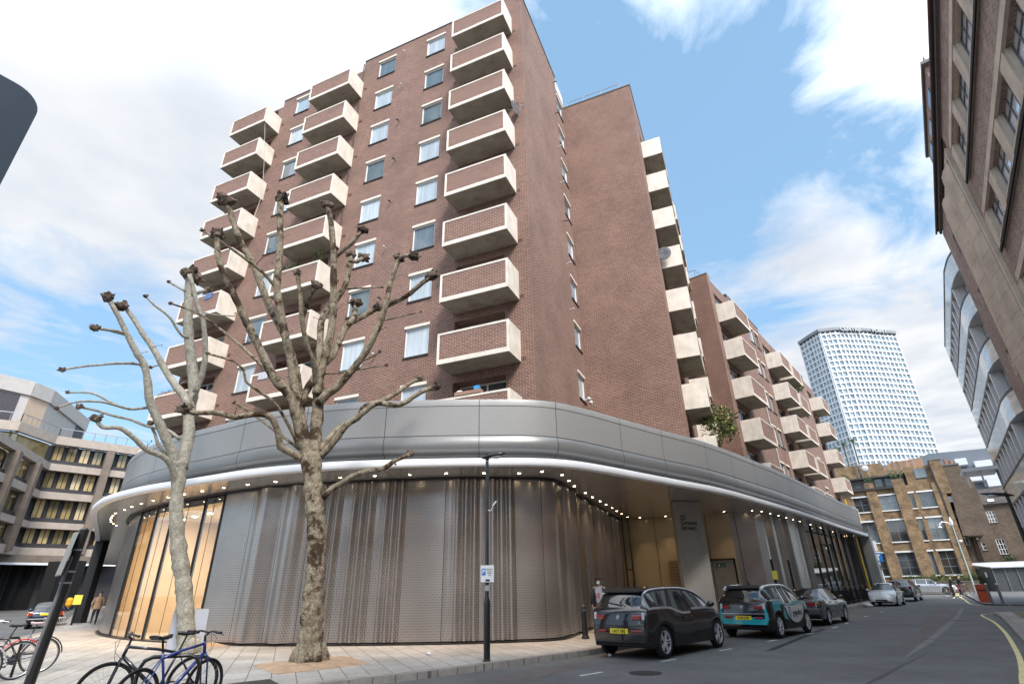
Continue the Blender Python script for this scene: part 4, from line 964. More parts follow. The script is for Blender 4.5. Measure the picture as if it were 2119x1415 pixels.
# local y along the street, x=0 is the facade (facing -x)
ya, yb_ = -4*DR/5.2*1.0, 6.72*DR
rowsz = [(2.885,3.19),(2.235,2.52),(1.63,1.92),(1.0,1.3),(.4,.7)]
wy = [(2.65,3.03),(3.19,3.57),(3.74,4.13),(4.28,4.70)]
holes = []
ys = [4.30-.545*k for k in range(0, 14)]
m = MB()
fl_y0, fl_y1 = 4.95, 5.98
hA = [(y*DR,(y+.40)*DR,RZ(a),RZ(b)) for (a, b) in rowsz for y in ys]
# wall on -x side: outward normal must be -x: direction d with (d.y,-d.x)=(-1,0) -> d=(0,-1)
hneg = [(-b, -a, c, e) for a, b, c, e in hA]
m.wall((0,0), (0,-1), -fl_y0*DR, 6, .1, RZ(3.47), [h for h in hneg if h[1] < 5.9], dep=.22)
slots = [(6.14,6.24),(6.14,6.24),(6.14,6.24)]
hs_ = [(-6.32*DR, -6.2*DR, RZ(a), RZ(a+.24)) for a in (2.95,2.31,1.66,1.0)]
m.wall((0,0), (0,-1), -yb_, -fl_y1*DR, .1, RZ(3.47), hs_, dep=.2)
m.wall((.5,0), (0,-1), -fl_y1*DR, -fl_y0*DR, .1, RZ(3.47), [])
m.face([(0,yb_,.1),(0,yb_,RZ(3.47)),(9,yb_,RZ(3.47)),(9,yb_,.1)]); m.build('wall', BRR, rb)
# stone surrounds of each window row
for (a, b) in rowsz:
    m = MB(); z0, z1 = RZ(a), RZ(b); y0, y1 = -6, (4.30+.40+.07)*DR
    m.box(-.10,.0-.002,y0,y1,z1,z1+.28); m.box(-.06,-.002,y0,y1,z0-.16,z0)
    for y in ys:
        if y*DR > -6+1: m.box(-.08,.2,(y+.405)*DR,(y+.54)*DR,z0,z1)
    m.build('stone_surround', STONE, rb)
    m = MB(); m.box(-.16,-.11,y0,y1,z0-.3,z0-.17); m.build('dark_ledge', BLACK, rb)
RG = mat('painted_sky_glass', (.80,.84,.88), .05, .35, var=.12, vs=.4)  # pale base colour stands in for reflected sky and blinds
RGD = glassmat('tinted_window_glass', (.10,.13,.15), .03, .3, 1.0)
wproto = None
for (a, b) in rowsz:
    for k, y in enumerate(ys):
        if y*DR < -4: continue
        if wproto is None:
            wv, hv = .395*DR, (rowsz[0][1]-rowsz[0][0])*DR-.04; m = MB(); t = .05
            # faces -x : build in y/z
            for (y0, y1, z0, z1) in ((0,wv,0,t),(0,wv,hv-t,hv),(0,t,0,hv),(wv-t,wv,0,hv),(wv/3-.02,wv/3+.02,0,hv),(2*wv/3-.02,2*wv/3+.02,0,hv),(0,wv,hv*.36-.02,hv*.36+.02),(0,wv,hv*.74-.02,hv*.74+.02)):
                m.box(.12,.18,y0,y1,z0,z1)
            wproto = m.build('window', mat('steel_window_frame', (.16,.17,.18), .5, .3), rb, loc=(0,y*DR+.01,RZ(a)))
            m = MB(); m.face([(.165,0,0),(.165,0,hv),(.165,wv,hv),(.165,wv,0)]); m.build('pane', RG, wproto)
            m = MB(); m.box(-.12,.11,-.03,wv+.03,-.03,.04); m.build('sill', STONE, wproto); m = MB(); m.box(-.02,.115,0,wv,hv-.02,hv+.03); m.box(-.02,.115,wv-.015,wv+.01,.04,hv-.02); m.build('reveal_lining', STONE, wproto)
        else: copy_tree(wproto, rb, (0,y*DR+.01,RZ(a)), (0,0,0))
# two tall fluted stone piers
for (yc, w_) in ((5.26,.40),(5.72,.36)):
    m = MB(); n = 14; prof_ = []
    y0 = (yc-w_/2)*DR; W_ = w_*DR
    for i in range(n*4+1):
        t = i/(n*4); fl = abs(math.sin(t*math.pi*5)); prof_.append((-.10-.20*math.sin(math.pi*t)-.025*fl, y0+W_*t))
    prof_ = [(.5,y0)]+prof_+[(.5,y0+W_)]
    m.prism(prof_, .1, RZ(3.27)); fp_ = m.build('fluted_pier', STONE, rb)
    for k in range(18):
        z = .6+k*.95
        if z < RZ(3.2): mj = MB(); mj.prism([(x-.004 if x < .4 else x, y) for x, y in prof_], z, z+.012); mj.build('stone_joint', mat('stone_joint', (.2,.16,.12), .9), fp_)
m = MB(); m.box(-.12,.5,4.93*DR,6.0*DR,RZ(3.28),RZ(3.33)); m.box(-.14,.5,4.93*DR,4.99*DR,.1,RZ(3.28)); m.box(-.14,.5,5.96*DR,6.02*DR,.1,RZ(3.28)); m.build('pier_surround', STONE, rb)
m = MB(); m.box(-.12,-.002,-6,yb_,RZ(3.48),RZ(3.48)+.2); m.box(-.2,9,-6,yb_,RZ(3.48)+.2,RZ(3.48)+.32); m.build('cornice', mat('lead_gutter', (.10,.085,.08), .6), rb)
m = MB(); m.tube([(-.26,-6,RZ(3.5)),(-.26,yb_,RZ(3.5))], .05, 8); m.build('gutter', mat('brown_gutter', (.12,.07,.06), .5), rb)
# set-back rooftop block
m = MB(); m.box(.1,6,4.55*DR,5.8*DR,RZ(3.5),RZ(3.92)); m.build('rooftop_block', BRR, rb)
m = MB(); m.box(.0,6.1,4.5*DR,5.85*DR,RZ(3.92),RZ(3.92)+.15); m.build('coping', COPE, rb)
for y in (4.7,5.1,5.45):
    m = MB(); m.box(.05,.09,y*DR,(y+.22)*DR,RZ(3.62),RZ(3.82)); f = m.build('rooftop_window', RGD, rb)
m = MB(); m.bar((.3,4.6*DR,RZ(3.92)),(.3,4.6*DR,RZ(4.08)),.04); m.bar((.3,5.0*DR,RZ(3.92)),(.3,5.0*DR,RZ(4.08)),.04); m.bar((.3,4.6*DR,RZ(4.08)),(.3,5.0*DR,RZ(4.08)),.04); m.build('roof_railing', RAIL, rb)
# ================================================================== glass office building beyond it
gb2 = thing('glass_office_building', 'modern office building with rounded corner, pale glass bands and metal fins on the right', 'building', (math.cos(A3_)*DR, -math.sin(A3_)*DR, 0), -A3_)
cor = [Vector((1.9,6.75*DR,0)),Vector((1.2,6.86*DR,0)),Vector((.62,7.05*DR,0)),Vector((.2,7.3*DR,0)),Vector((0,7.65*DR,0))]
cpath = [Vector((p.x,p.y,0)) for p in catmull([(p.x,p.y) for p in cor], .35)]+[Vector((0,y*DR,0)) for y in (8,8.4,8.8,9.2,9.6,10.0,10.55)]
cn = [-n_ for n_ in normals2(cpath)]
def gl(o, z): return [p+n_*o+Vector((0,0,z)) for p, n_ in zip(cpath, cn)]
m_ = bpy.data.materials.new('fritted_band_glass'); m_.use_nodes = True; t_ = m_.node_tree; n_n = N(t_); b_ = t_.nodes['Principled BSDF']
co_ = n_n('TexCoord').outputs['Object']; nz_ = n_n('TexNoise', i={'Vector': n_n('Mapping', i={0: co_, 'Scale': (1,.6,3.0)}).outputs[0], 'Scale': .8, 'Detail': 4.0, 'Distortion': 1.5}).outputs[0]
t_.links.new(n_n.mix(n_n.ramp(nz_, [(.35,0.0),(.65,1.0)]), (.55,.62,.61), (.80,.86,.85)), b_.inputs['Base Color']); b_.inputs['Roughness'].default_value = .08; b_.inputs['Specular IOR Level'].default_value = .9
FRIT = m_
METW = mat('pale_metal_fin', (.70,.72,.74), .4, .1, var=.05)
EDGE = mat('dark_band_edge', (.07,.065,.07), .4, .4)
tops = [3.45,2.92,2.35,1.77,1.18,.6]
TIMB = mat('timber_reveal', (.45,.33,.18), .6)
for k, tp in enumerate(tops):
    z1, z0 = RZ(tp), RZ(tp-.25)
    m = MB(); loftrows(m, [gl(.0,z0), gl(.0,z1)], flip=True); m.build('glass_band', FRIT, gb2, smooth=True)
    m = MB(); loftrows(m, [gl(.03,z1-.05), gl(.03,z1+.05), gl(-.9,z1+.05)], flip=True); loftrows(m, [gl(.03,z0-.05), gl(.03,z0+.02)], flip=True); m.build('band_edge', EDGE, gb2); m = MB(); loftrows(m, [gl(.02,z0-.045), gl(-.9,z0-.045)]); m.build('band_soffit', METW, gb2)
    zl = RZ(tops[k+1]) if k+1 < len(tops) else .2
    m = MB(); loftrows(m, [gl(-.55,zl), gl(-.55,z0)], flip=True); m.build('window_strip', glassmat('office_glass', (.34,.39,.41), .03, .6, 1.0), gb2, smooth=True)
    if k < 5:
        y = 7.62
        while y < 10.5:
            m = MB(); m.box(.0,.55,y*DR,y*DR+.28,zl+.06,z0-.06); f = m.build('fin', METW, gb2)
            m = MB(); m.box(.12,.5,y*DR+.95,y*DR+1.08,zl+.06,z0-.06); m.build('timber_mullion', TIMB, gb2); y += .36
m = MB(); loftrows(m, [gl(.0,RZ(3.45)+.05), gl(-.2,RZ(3.5)), gl(-4,RZ(3.5))], flip=True); m.face([p for p in gl(-.2,RZ(3.5))]+[Vector((9,10.55*DR,RZ(3.5))),Vector((9,6.75*DR,RZ(3.5)))]); m.face([(0,10.55*DR,.2),(9,10.55*DR,.2),(9,10.55*DR,RZ(3.5)),(0,10.55*DR,RZ(3.5))]); m.build('roof', mat('purple_grey_roof', (.13,.115,.13), .5), gb2)
m = MB(); m.box(-2.1,0,10.2*DR,10.8*DR,RZ(1.42),RZ(1.47)); m.bar((-1.9,10.3*DR,RZ(1.2)),(-1.9,10.3*DR,RZ(1.42)),.12); m.bar((-1.0,10.3*DR,RZ(1.2)),(-1.0,10.3*DR,RZ(1.42)),.12)
m.build('projecting_canopy', METW, gb2)
# ================================================================== concrete office building on the left
lb = thing('concrete_office_building', 'angular concrete office building with dark window strips and painted warm reflections on the far left', 'building', (-55,68,0))
LO = Vector((-55,68,0)); BCONC = mat('exposed_aggregate_concrete', (.36,.305,.26), .85, var=.12, vs=1.5, bump=.3, bs=20)
BROWNP = mat('brown_pilaster', (.17,.135,.11), .85, var=.2, vs=1.2, bump=.2)
DARKW = mat('dark_window_frame', (.035,.032,.036), .5)
def azp(a, D): a = math.radians(a); return Vector((math.sin(a)*D, math.cos(a)*D, 0))
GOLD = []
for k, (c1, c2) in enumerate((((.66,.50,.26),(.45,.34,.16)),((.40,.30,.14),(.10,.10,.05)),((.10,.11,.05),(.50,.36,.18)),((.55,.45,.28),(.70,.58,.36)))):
    m_ = mat('painted_amber_reflection_%d' % k, c1, .06, .1, vs=.35, col2=c2, spec=1.0); GOLD.append(m_)  # warm reflections are painted into the glass base colour
FI, FE = azp(-41.85, 89), azp(-35.6, 90.5); BJ = Vector((-47,38,0)); BJ = FI+(Vector((-53.2,52.5,0))-FI)*2.0
bands = [(19.6,20.65),(16.3,17.15),(12.85,13.7),(9.35,10.1),(6.2,7.15)]
def strip_face(a, b, bl, roofband=True, nwin=8, pil=()):
    d = (b-a); L = d.length; d.normalize(); n_ = Vector((d.y,-d.x,0)); o = a-LO
    for i, (z0, z1) in enumerate(bl):
        m = MB(); c = o+d*L/2+Vector((0,0,(z0+z1)/2)); m.obox(c-n_*.2, d, n_, (0,0,1), L/2+.1, .45, (z1-z0)/2); m.build('concrete_band', BCONC, lb)
        if i+1 < len(bl):
            zt, zb_ = z0, bl[i+1][1]; m = MB(); c = o+d*L/2+Vector((0,0,(zb_+.25))); m.obox(c-n_*.35, d, n_, (0,0,1), L/2, .3, .25); m.build('dark_spandrel', DARKW, lb)
            for k in range(nwin):
                u0 = L*k/nwin+.12; u1 = L*(k+1)/nwin-.30; p0 = o+d*u0-n_*.75; p1 = o+d*u1-n_*.75
                m = MB(); m.bar(p0+Vector((0,0,zb_+.5)), p0+Vector((0,0,zt)), .08); m.bar(p1+Vector((0,0,zb_+.5)), p1+Vector((0,0,zt)), .08); m.bar((p0+p1)/2+Vector((0,0,zb_+.5)), (p0+p1)/2+Vector((0,0,zt)), .06)
                m.bar(p0+Vector((0,0,zb_+.5)), p1+Vector((0,0,zb_+.5)), .06); f = m.build('window', DARKW, lb)
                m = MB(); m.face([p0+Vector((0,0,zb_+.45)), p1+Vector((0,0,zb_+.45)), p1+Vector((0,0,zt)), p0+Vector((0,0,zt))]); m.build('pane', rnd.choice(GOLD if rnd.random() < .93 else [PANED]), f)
    m = MB(); p = o-n_*.95; p = p-d*2.5; L += 5; zt_ = bl[0][0]; m.face([p+Vector((0,0,.3)), p+d*L+Vector((0,0,.3)), p+d*L+Vector((0,0,zt_)), p+Vector((0,0,zt_))]); m.build('core_wall', DARKW, lb)
    for u in pil:
        m = MB(); q = o+d*(L*u)+n_*.2; m.obox(q+Vector((0,0,(6.5+bl[0][0])/2)), d, n_, (0,0,1), .42, .5, (bl[0][0]-6.5)/2); m.build('pilaster', BROWNP, lb)
strip_face(FI, FE, bands, nwin=7, pil=(.40,.95))
strip_face(BJ, FI, bands[1:], nwin=9, pil=(.36,.56,.74))
# chamfered roof storey
CH = azp(-44.5, 84.0); CH2 = azp(-50, 86)
def onlyband(a, b, z0, z1):
    d = (b-a); L = d.length; d.normalize(); n_ = Vector((d.y,-d.x,0)); o = a-LO; m = MB(); m.obox(o+d*L/2-n_*.2+Vector((0,0,(z0+z1)/2)), d, n_, (0,0,1), L/2+.1, .3, (z1-z0)/2); m.build('concrete_band', BCONC, lb)
    m = MB(); p = o-n_*.8; m.face([p+Vector((0,0,17)), p+d*L+Vector((0,0,17)), p+d*L+Vector((0,0,z0)), p+Vector((0,0,z0))]); m.build('window_strip', GOLD[2], lb)
onlyband(CH, FI, 19.6, 20.7); onlyband(CH2, CH, 19.6, 20.7)
ph = [azp(-50,84.5), azp(-44.55,86.3), azp(-43.25,88.3), azp(-40.3,101.5)]
PINK = mat('beige_panel', (.50,.38,.28), .7, var=.06); PW = mat('white_panel', (.44,.41,.385), .7, var=.08, vs=1.2); LOUV = mat('louvre_dark', (.06,.055,.065), .6)
def flat(a, b, z0, z1, name, mt, out=0.0, th=.2):
    d = (b-a); L = d.length; d.normalize(); n_ = Vector((d.y,-d.x,0)); m = MB(); m.obox((a+b)/2-LO+n_*(out-th/2)+Vector((0,0,(z0+z1)/2)), d, n_, (0,0,1), L/2, th/2, (z1-z0)/2); return m.build(name, mt, lb)
flat(ph[0], ph[1], 20.4, 24.6, 'penthouse_wall', PW, 0); flat(ph[1], ph[2], 20.4, 24.6, 'penthouse_wall', PINK, 0); flat(ph[2], ph[3], 20.4, 24.6, 'penthouse_wall', PW, 0)
for a, b in zip(ph[:-1], ph[1:]): flat(a, b, 24.55, 26.3, 'penthouse_fascia', PW, .25, .6)
dl_ = (ph[1]-ph[0]).normalized(); flat(ph[0]+dl_*2, ph[1]-dl_*.9, 20.9, 24.4, 'louvre', LOUV, .06)
dl_ = (ph[3]-ph[2]).normalized(); flat(ph[3]-dl_*3.6, ph[3]-dl_*.3, 21.2, 24.5, 'louvre', LOUV, .06)
m = MB(); z = 21.7
for a, b in ((CH2, CH), (CH, FI), (FI, FE)):
    m.bar(a-LO+Vector((0,0,z)), b-LO+Vector((0,0,z)), .08)
    for k in range(9): p = a.lerp(b, k/8)-LO; m.bar(p+Vector((0,0,20.6)), p+Vector((0,0,z)), .06)
m.build('roof_railing', RAIL, lb)
# ground floor: deep soffit, white edge trim, black cladding and pilotis
g0, g1 = azp(-49, 87), FE
flat(g0, g1, 5.42, 6.25, 'dark_fascia', BROWNP, .9, 1.2); flat(g0, g1, 5.17, 5.41, 'white_edge', STRIPM, 1.05, .2)
m = MB(); m.face([g0-LO+Vector((0,0,5.4)), g1-LO+Vector((0,0,5.4)), g1-LO+Vector((-6,9,5.4)), g0-LO+Vector((-8,8,5.4))]); m.build('soffit', DARKW, lb)
flat(azp(-49,92), azp(-39.3,92), .3, 5.4, 'ground_floor_wall', mat('dark_stone_cladding', (.055,.05,.046), .35, var=.3, vs=1.0), 0)
for a in (-43.2,-42.3,-41.4,-40.6): m = MB(); p = azp(a, 90)-LO; m.box(p.x-.5,p.x+.5,p.y-.5,p.y+.5,.3,5.4); m.build('column', BLACK, lb)
for a, D in ((-39.15,86),(-38.05,84)): m = MB(); p = azp(a, D)-LO; m.box(p.x-.75,p.x+.75,p.y-.6,p.y+.6,.3,5.5); m.build('column', BLACK, lb)
m = MB(); p = azp(-36.75, 47); m = MB(); m.box(-.28,.28,-.28,.28,0,SOF)
co2 = m.build('piloti', BLACK, None, loc=(p.x,p.y,0)); tag(co2, 'thick black column carrying the far left end of the canopy, right of the walking man', 'column')
# white shop building far down the side street
loc, rz = frameloc(-37.2, 128, gz(90,90))
sb = thing('white_shop_building', 'white building with ribbon windows and shopfronts far down the side street', 'building', loc, rz)
m = MB(); m.box(-5.5,5,0,6,0,12); m.build('wall', mat('white_render', (.62,.63,.64), .7, var=.06), sb)
for z in (3.4,5.9,8.6):
    for k in range(9): m = MB(); m.box(-5.2+k*1.12,-5.2+k*1.12+.95,-.06,0.0,z+(.0),z+1.1); m.build('window', DG[1] if k % 3 else DG[0], sb)
m = MB(); m.box(-5.5,5,-.8,0,2.3,3.1); m.build('shop_fascia', mat('white_fascia', (.75,.75,.74), .6), sb)
m = MB(); m.box(-5.5,5,-.05,0.0,0.1,2.3); m.build('shopfront', DG[0], sb)
m = MB(); m.box(2.0,5,-.9,-.81,2.0,3.2); w_s = m.build('shop_sign', BLACK, sb); text('sign_letters', 'W', .8, WHITE, w_s, loc=(3.0,-.93,2.6), rot=(math.radians(90),0,0))
# ================================================================== bin store with grey sheet walls
loc, rz = frameloc(40, 78, gz(50,60))
sh = thing('cycle_shed', 'low grey sheet-metal shed with a white roof beside the red barriers', 'shed', loc, rz)
SHG = mat('grey_sheet', (.10,.105,.11), .5, .2, var=.2, vs=.7)
m = MB(); pl_ = [(-1.9,2.2),(-.45,0),(7,0),(7,4),(-1.9,4)]; m.prism(pl_, 0, 2.35); m.build('wall', SHG, sh)
m = MB(); m.idx([(-2.1,2.2,2.72),(-.5,-.25,2.42),(7.2,-.25,2.42),(7.2,4,2.95),(-2.1,4,2.95),(-2.1,2.2,2.64),(-.5,-.25,2.32),(7.2,-.25,2.32)],[(0,1,2,3,4),(5,6,1,0),(6,7,2,1)]); m.build('roof', mat('pale_roof_sheet', (.60,.62,.64), .5, .1), sh)
for k in range(8): m = MB(); x = -.45+k*.95; m.bar((x,-.03,0),(x,-.03,2.35),.07); m.build('post', mat('grey_post', (.2,.21,.22), .5), sh)
m = MB(); m.obox((-1.1,.96,1.7),(.55,-.835,0),(.835,.55,0),(0,0,1),.12,.03,.25); m.build('notice', WHITE, sh)
# ================================================================== pollarded plane trees
def barkmat(name, c1, c2, c3, thr=.5):
    m = bpy.data.materials.new(name); m.use_nodes = True; t = m.node_tree; n = N(t); b = t.nodes['Principled BSDF']; co = n('TexCoord').outputs['Object']
    mp = n('Mapping', i={0: co, 'Scale': (1, 1, .8)}).outputs[0]
    a = n('TexNoise', i={'Vector': mp, 'Scale': 7.0, 'Detail': 9.0, 'Roughness': .68, 'Distortion': .6}).outputs[0]
    c = n.mix(n.ramp(a, [(.38, 0.0), (.58, 1.0)]), c1, c2)
    big = n('TexNoise', i={'Vector': co, 'Scale': 2.2, 'Detail': 8.0, 'Roughness': .7, 'Distortion': .4}).outputs[0]
    c = n.mix(n.ramp(big, [(thr, 0.0), (thr+.08, 1.0)]), c, c3)
    fine = n('TexNoise', i={'Vector': n('Mapping', i={0: co, 'Scale': (1, 1, 3.2)}).outputs[0], 'Scale': 22.0, 'Detail': 6.0, 'Roughness': .7}).outputs[0]
    c = n.mix(1.0, c, n.ramp(fine, [(.32, .35), (.60, 1.3)]), 'MULTIPLY')
    t.links.new(c, b.inputs['Base Color']); b.inputs['Roughness'].default_value = .9; b.inputs['Specular IOR Level'].default_value = .2
    h = n.math('ADD', n.math('MULTIPLY', fine, .5), a)
    bp = n('Bump', i={'Height': h, 'Strength': 1.0, 'Distance': .05}); t.links.new(bp.outputs[0], b.inputs['Normal']); return m
BARK2 = barkmat('plane_bark_brown', (.17,.13,.09), (.33,.285,.21), (.06,.038,.024), .50)
BARK1 = barkmat('plane_bark_pale', (.40,.38,.32), (.27,.25,.205), (.19,.145,.09), .60)
KNOB = barkmat('pollard_knuckle_bark', (.10,.075,.055), (.20,.155,.12), (.05,.035,.03), .5)
def ppx(x, y, D): # position and metres per photo pixel there
    r = ray(x, y); t = D/math.hypot(r.x, r.y); return Vector((r.x*t, r.y*t, HC+r.z*t)), t/FPX
def limb(root, pts, D, r0, r1, amp, mt, name='branch', base_off=0.0, jit=.07, n=9, bump=.12, seed=0, knob=None, z_fix=None):
    R = random.Random(seed); P = catmull([(x, y) for x, y in pts], 9); L = [0]
    for i in range(1, len(P)): L.append(L[-1]+(P[i]-P[i-1]).length)
    out = []; rad = []
    for i, p in enumerate(P):
        t = L[i]/L[-1]; q, s = ppx(p.x, p.y, D+base_off+amp*math.sin(t*math.pi*.5)); 
        w = 1+bump*(R.random()-.5)*1.2; rad.append((r0+(r1-r0)*t**.8)*.68*s*w); out.append(q-root.location)
    m = MB(); m.tube(out, rad, n, jit=jit); o = m.build(name, mt, root, smooth=True)
    if knob:
        s_ = ppx(*pts[-1], D+base_off+amp)[1]; c = out[-1]; m = MB(); kr = knob*s_*1.02
        R2 = rnd; m.ball(c, kr*.72, kr*.72, kr*.6, 10, jit=.22)
        for k in range(int(9 if knob > 9 else 5)):
            a = R.uniform(0, 6.28); e = R.uniform(-.3, 1.0); dv = Vector((math.cos(a)*math.cos(e), math.sin(a)*math.cos(e), math.sin(e)))
            q = c+dv*kr*.62; m.ball(q, kr*R.uniform(.28,.45), kr*R.uniform(.28,.45), kr*R.uniform(.28,.45), 7, jit=.25)
            if R.random() < .75: m.tube([q, q+dv*kr*R.uniform(.35,.65)], [kr*.2, kr*.11], 6, jit=.2)
        m.build('pollard_knuckle', KNOB, o)
    return o
T2P = gnd(641, 1374, .12); D2 = math.hypot(T2P.x, T2P.y)
t2 = thing('plane_tree', 'large bare pollarded plane tree with brown mottled trunk in the gravel pit', 'tree', T2P)
def trunk(root, pts, D, mt):
    P = []; rads = []; cp_ = catmull([(x, y, w) for x, y, w in pts], 6)
    for i, p in enumerate(cp_):
        q, s = ppx(p.x, p.y, D); P.append(q-root.location); rads.append(p.z*s*.43*(1+.06*math.sin(i*.9)+.04*math.sin(i*2.3+1)))
    P[0].z = min(P[0].z, -.02); m = MB(); m.tube(P, rads, 22, jit=.05)
    for k in range(6):      # root flare
        a = k*1.05+.3; r = rads[0]; d = Vector((math.cos(a), math.sin(a), 0)); m.tube([P[0]+d*r*.55+Vector((0,0,.42)), P[0]+d*r*.95+Vector((0,0,.14)), P[0]+d*r*1.12+Vector((0,0,-.03))], [r*.32, r*.28, r*.15], 8, jit=.1)
    return m.build('trunk', mt, root, smooth=True)
trunk(t2, [(639,1376,74),(641,1355,64),(643,1320,57),(648,1250,51),(653,1180,44),(655,1100,42),(651,1050,43),(648,1000,42),(645,965,44),(643,938,48)], D2, BARK2)
B2L = [ # (points, r0px, r1px, depth, knuckle)
 ([(638,945),(622,900),(601,823),(568,783),(536,719),(504,654),(483,609),(466,575),(452,533),(449,498),(450,486)],17,8,-1.2,15),
 ([(641,945),(629,896),(620,840),(611,767),(591,700),(577,671),(554,626),(526,552),(500,505),(487,473),(474,430),(467,414)],16,8,.9,19),
 ([(640,940),(625,880),(612,820),(604,760),(591,700),(583,654),(573,598),(577,552),(580,496),(580,439),(582,412)],15,9,-.4,17),
 ([(649,945),(652,905),(656,870),(658,835),(660,802)],21,16,.2,0),
 ([(659,835),(672,820),(696,801),(741,750),(775,694),(798,632),(809,581),(826,535)],14,7,-1.3,12),
 ([(826,537),(840,529),(855,531)],6,6,-1.3,13),
 ([(798,634),(822,622),(843,612),(866,592),(893,572)],8,7,-1.5,14),
 ([(617,840),(646,789),(672,752),(689,735),(705,700),(719,673),(752,654),(781,637)],13,8,1.1,12),
 ([(722,671),(732,655),(737,628)],8,8,1.1,14),
 ([(655,815),(664,770),(682,700),(689,654),(690,598),(690,530),(685,462),(677,425)],14,8,-.6,14),
 ([(690,535),(706,522),(730,501),(750,476)],6,6,-.8,12),
 ([(657,812),(660,760),(662,722),(665,666),(680,640),(696,620),(716,586),(722,550),(725,528)],13,8,1.3,12),
 ([(724,540),(738,542),(752,533)],6,6,1.3,13),
 ([(655,800),(651,762),(634,711),(625,660),(622,620),(618,585),(616,566)],10,6,-1.6,9),
 ([(628,655),(637,625),(651,597),(655,590)],7,5,-1.7,13),
 ([(575,600),(545,565),(492,524),(455,500),(419,477)],6,3.2,-.9,6),
 ([(568,783),(520,735),(470,692),(415,652),(375,635),(352,628)],6,2.6,1.2,5),
 ([(621,930),(600,885),(571,837),(540,812),(509,789),(505,768),(488,750),(461,740),(430,732)],6,3,-1.5,5),
 ([(626,950),(600,935),(580,924),(577,901),(562,865),(535,856),(485,863),(449,854),(400,854),(381,848)],12,7,-1.4,15),
 ([(618,928),(595,910),(570,892),(521,856),(484,833)],5,3,1.0,5),
 ([(660,932),(680,908),(705,883),(741,865),(750,845),(759,838),(804,823),(849,793),(868,783)],10,6,1.0,9),
 ([(662,945),(690,915),(714,883),(750,855),(781,834),(826,838),(871,811),(903,801)],11,7,-1.2,11),
 ([(668,1030),(683,1014),(705,1000),(741,980),(795,968),(813,955),(850,939)],10,6,-1.0,9),
 ([(688,724),(700,690),(718,597),(790,594)],0,0,0,0),
 ([(716,597),(750,596),(790,594)],3.5,2.2,-.3,4),([(745,764),(770,760),(800,756)],3,2,.3,4),([(752,746),(770,738),(786,728)],3,2,-.3,4),
 ([(790,664),(830,655),(871,645)],3,1.8,.3,3),([(672,774),(695,772),(718,770)],2.5,1.8,.3,3),([(813,954),(817,957),(819,962)],3,2.5,0,0)]
for k, (pts, a, b_, amp, kn) in enumerate(B2L):
    if a: limb(t2, pts, D2, a, b_, amp*.8, BARK2, seed=k, knob=kn or None)
T1P = gnd(384, 1352, .12); D1 = math.hypot(T1P.x, T1P.y)
t1 = thing('plane_tree', 'tall pale-barked pollarded plane tree leaning behind the black bicycle near the glass corner', 'tree', T1P)
trunk(t1, [(x, y, w_*.88) for x, y, w_ in ((386,1356,56),(385,1320,46),(384,1271,42),(381,1220,40),(377,1188,39),(371,1146,40),(367,1104,37),(365,1048,33),(367,1020,31),(370,985,35),(372,955,42))], D1, BARK1)
B1L = [
 ([(376,970),(384,930),(391,896),(391,856),(401,802),(395,735),(390,681),(390,627),(392,590),(396,570)],18,12,.6,22),
 ([(367,965),(352,925),(338,895),(324,863),(310,830),(305,788),(297,752),(285,735),(262,690),(245,655),(224,617)],16,6,-.8,14),
 ([(395,760),(410,800),(418,802)],0,0,0,0),
 ([(404,812),(418,775),(425,735),(421,668),(407,627),(399,592),(392,568)],9,6,-.8,0),
 ([(390,840),(378,815),(364,799),(340,762),(316,719),(300,697),(280,665),(262,640),(252,634)],12,6,1.2,15),
 ([(390,700),(378,695),(366,680),(354,660),(338,645),(321,633),(301,613)],4.5,2.6,-.5,6),
 ([(400,640),(420,647),(450,652),(488,654)],3.2,2,.4,0),
 ([(398,610),(415,604),(434,599)],6,5,-.4,9),
 ([(383,602),(365,592),(349,583)],4,3,.4,5),
 ([(262,692),(240,686),(215,681),(195,679)],6,4,-1,10),
 ([(303,770),(290,754),(275,752),(236,752),(205,755),(180,757),(128,765)],4.5,3,-1.1,7),
 ([(305,843),(290,845),(268,846),(235,837),(207,831),(160,831),(118,844)],4.5,2.8,-1.0,6),
 ([(268,846),(245,840),(221,828),(188,813),(140,812)],3.8,2.6,.8,5),
 ([(371,908),(348,891),(306,882),(270,868),(235,860),(195,848),(163,842)],5.5,3.2,1.1,8),
 ([(364,1006),(360,985),(357,971),(345,950),(334,943),(301,929),(282,910),(249,886),(212,884),(199,866)],9,6,-1.2,12),
 ([(350,955),(340,938),(329,924),(320,896),(311,877)],6,4,.6,8),
 ([(330,755),(322,757),(312,760)],2.5,2,.3,5)]
for k, (pts, a, b_, amp, kn) in enumerate(B1L):
    if a: limb(t1, pts, D1, a, b_, amp, BARK1, seed=50+k, knob=kn or None)
def twigs(root, D, spots, mt, seed):
    R = random.Random(seed)
    for (x, y) in spots:
        q, s_ = ppx(x, y, D+R.uniform(-.8,.8)); m = MB(); a = R.uniform(0,6.28); d = Vector((math.cos(a), math.sin(a)*.6, R.uniform(.1,1.0))).normalized(); L = R.uniform(.25,.6); p0 = q-root.location
        m.tube([p0, p0+d*L*.5+Vector((0,0,.03)), p0+d*L], [.016,.011,.006], 5); m.ball(p0+d*L, .022, .022, .03, 6, jit=.3); m.build('twig', mt, root, smooth=True)
twigs(t2, D2, [(536,719),(568,783),(591,700),(577,552),(689,654),(809,581),(775,694),(629,896),(620,840),(634,711),(665,666),(504,654),(526,552),(580,496),(741,750),(781,834),(705,883),(485,863)], BARK2, 3)
twigs(t1, D1, [(310,830),(301,759),(285,735),(391,856),(390,681),(421,668),(364,799),(316,719),(301,929),(348,900)], BARK1, 4)
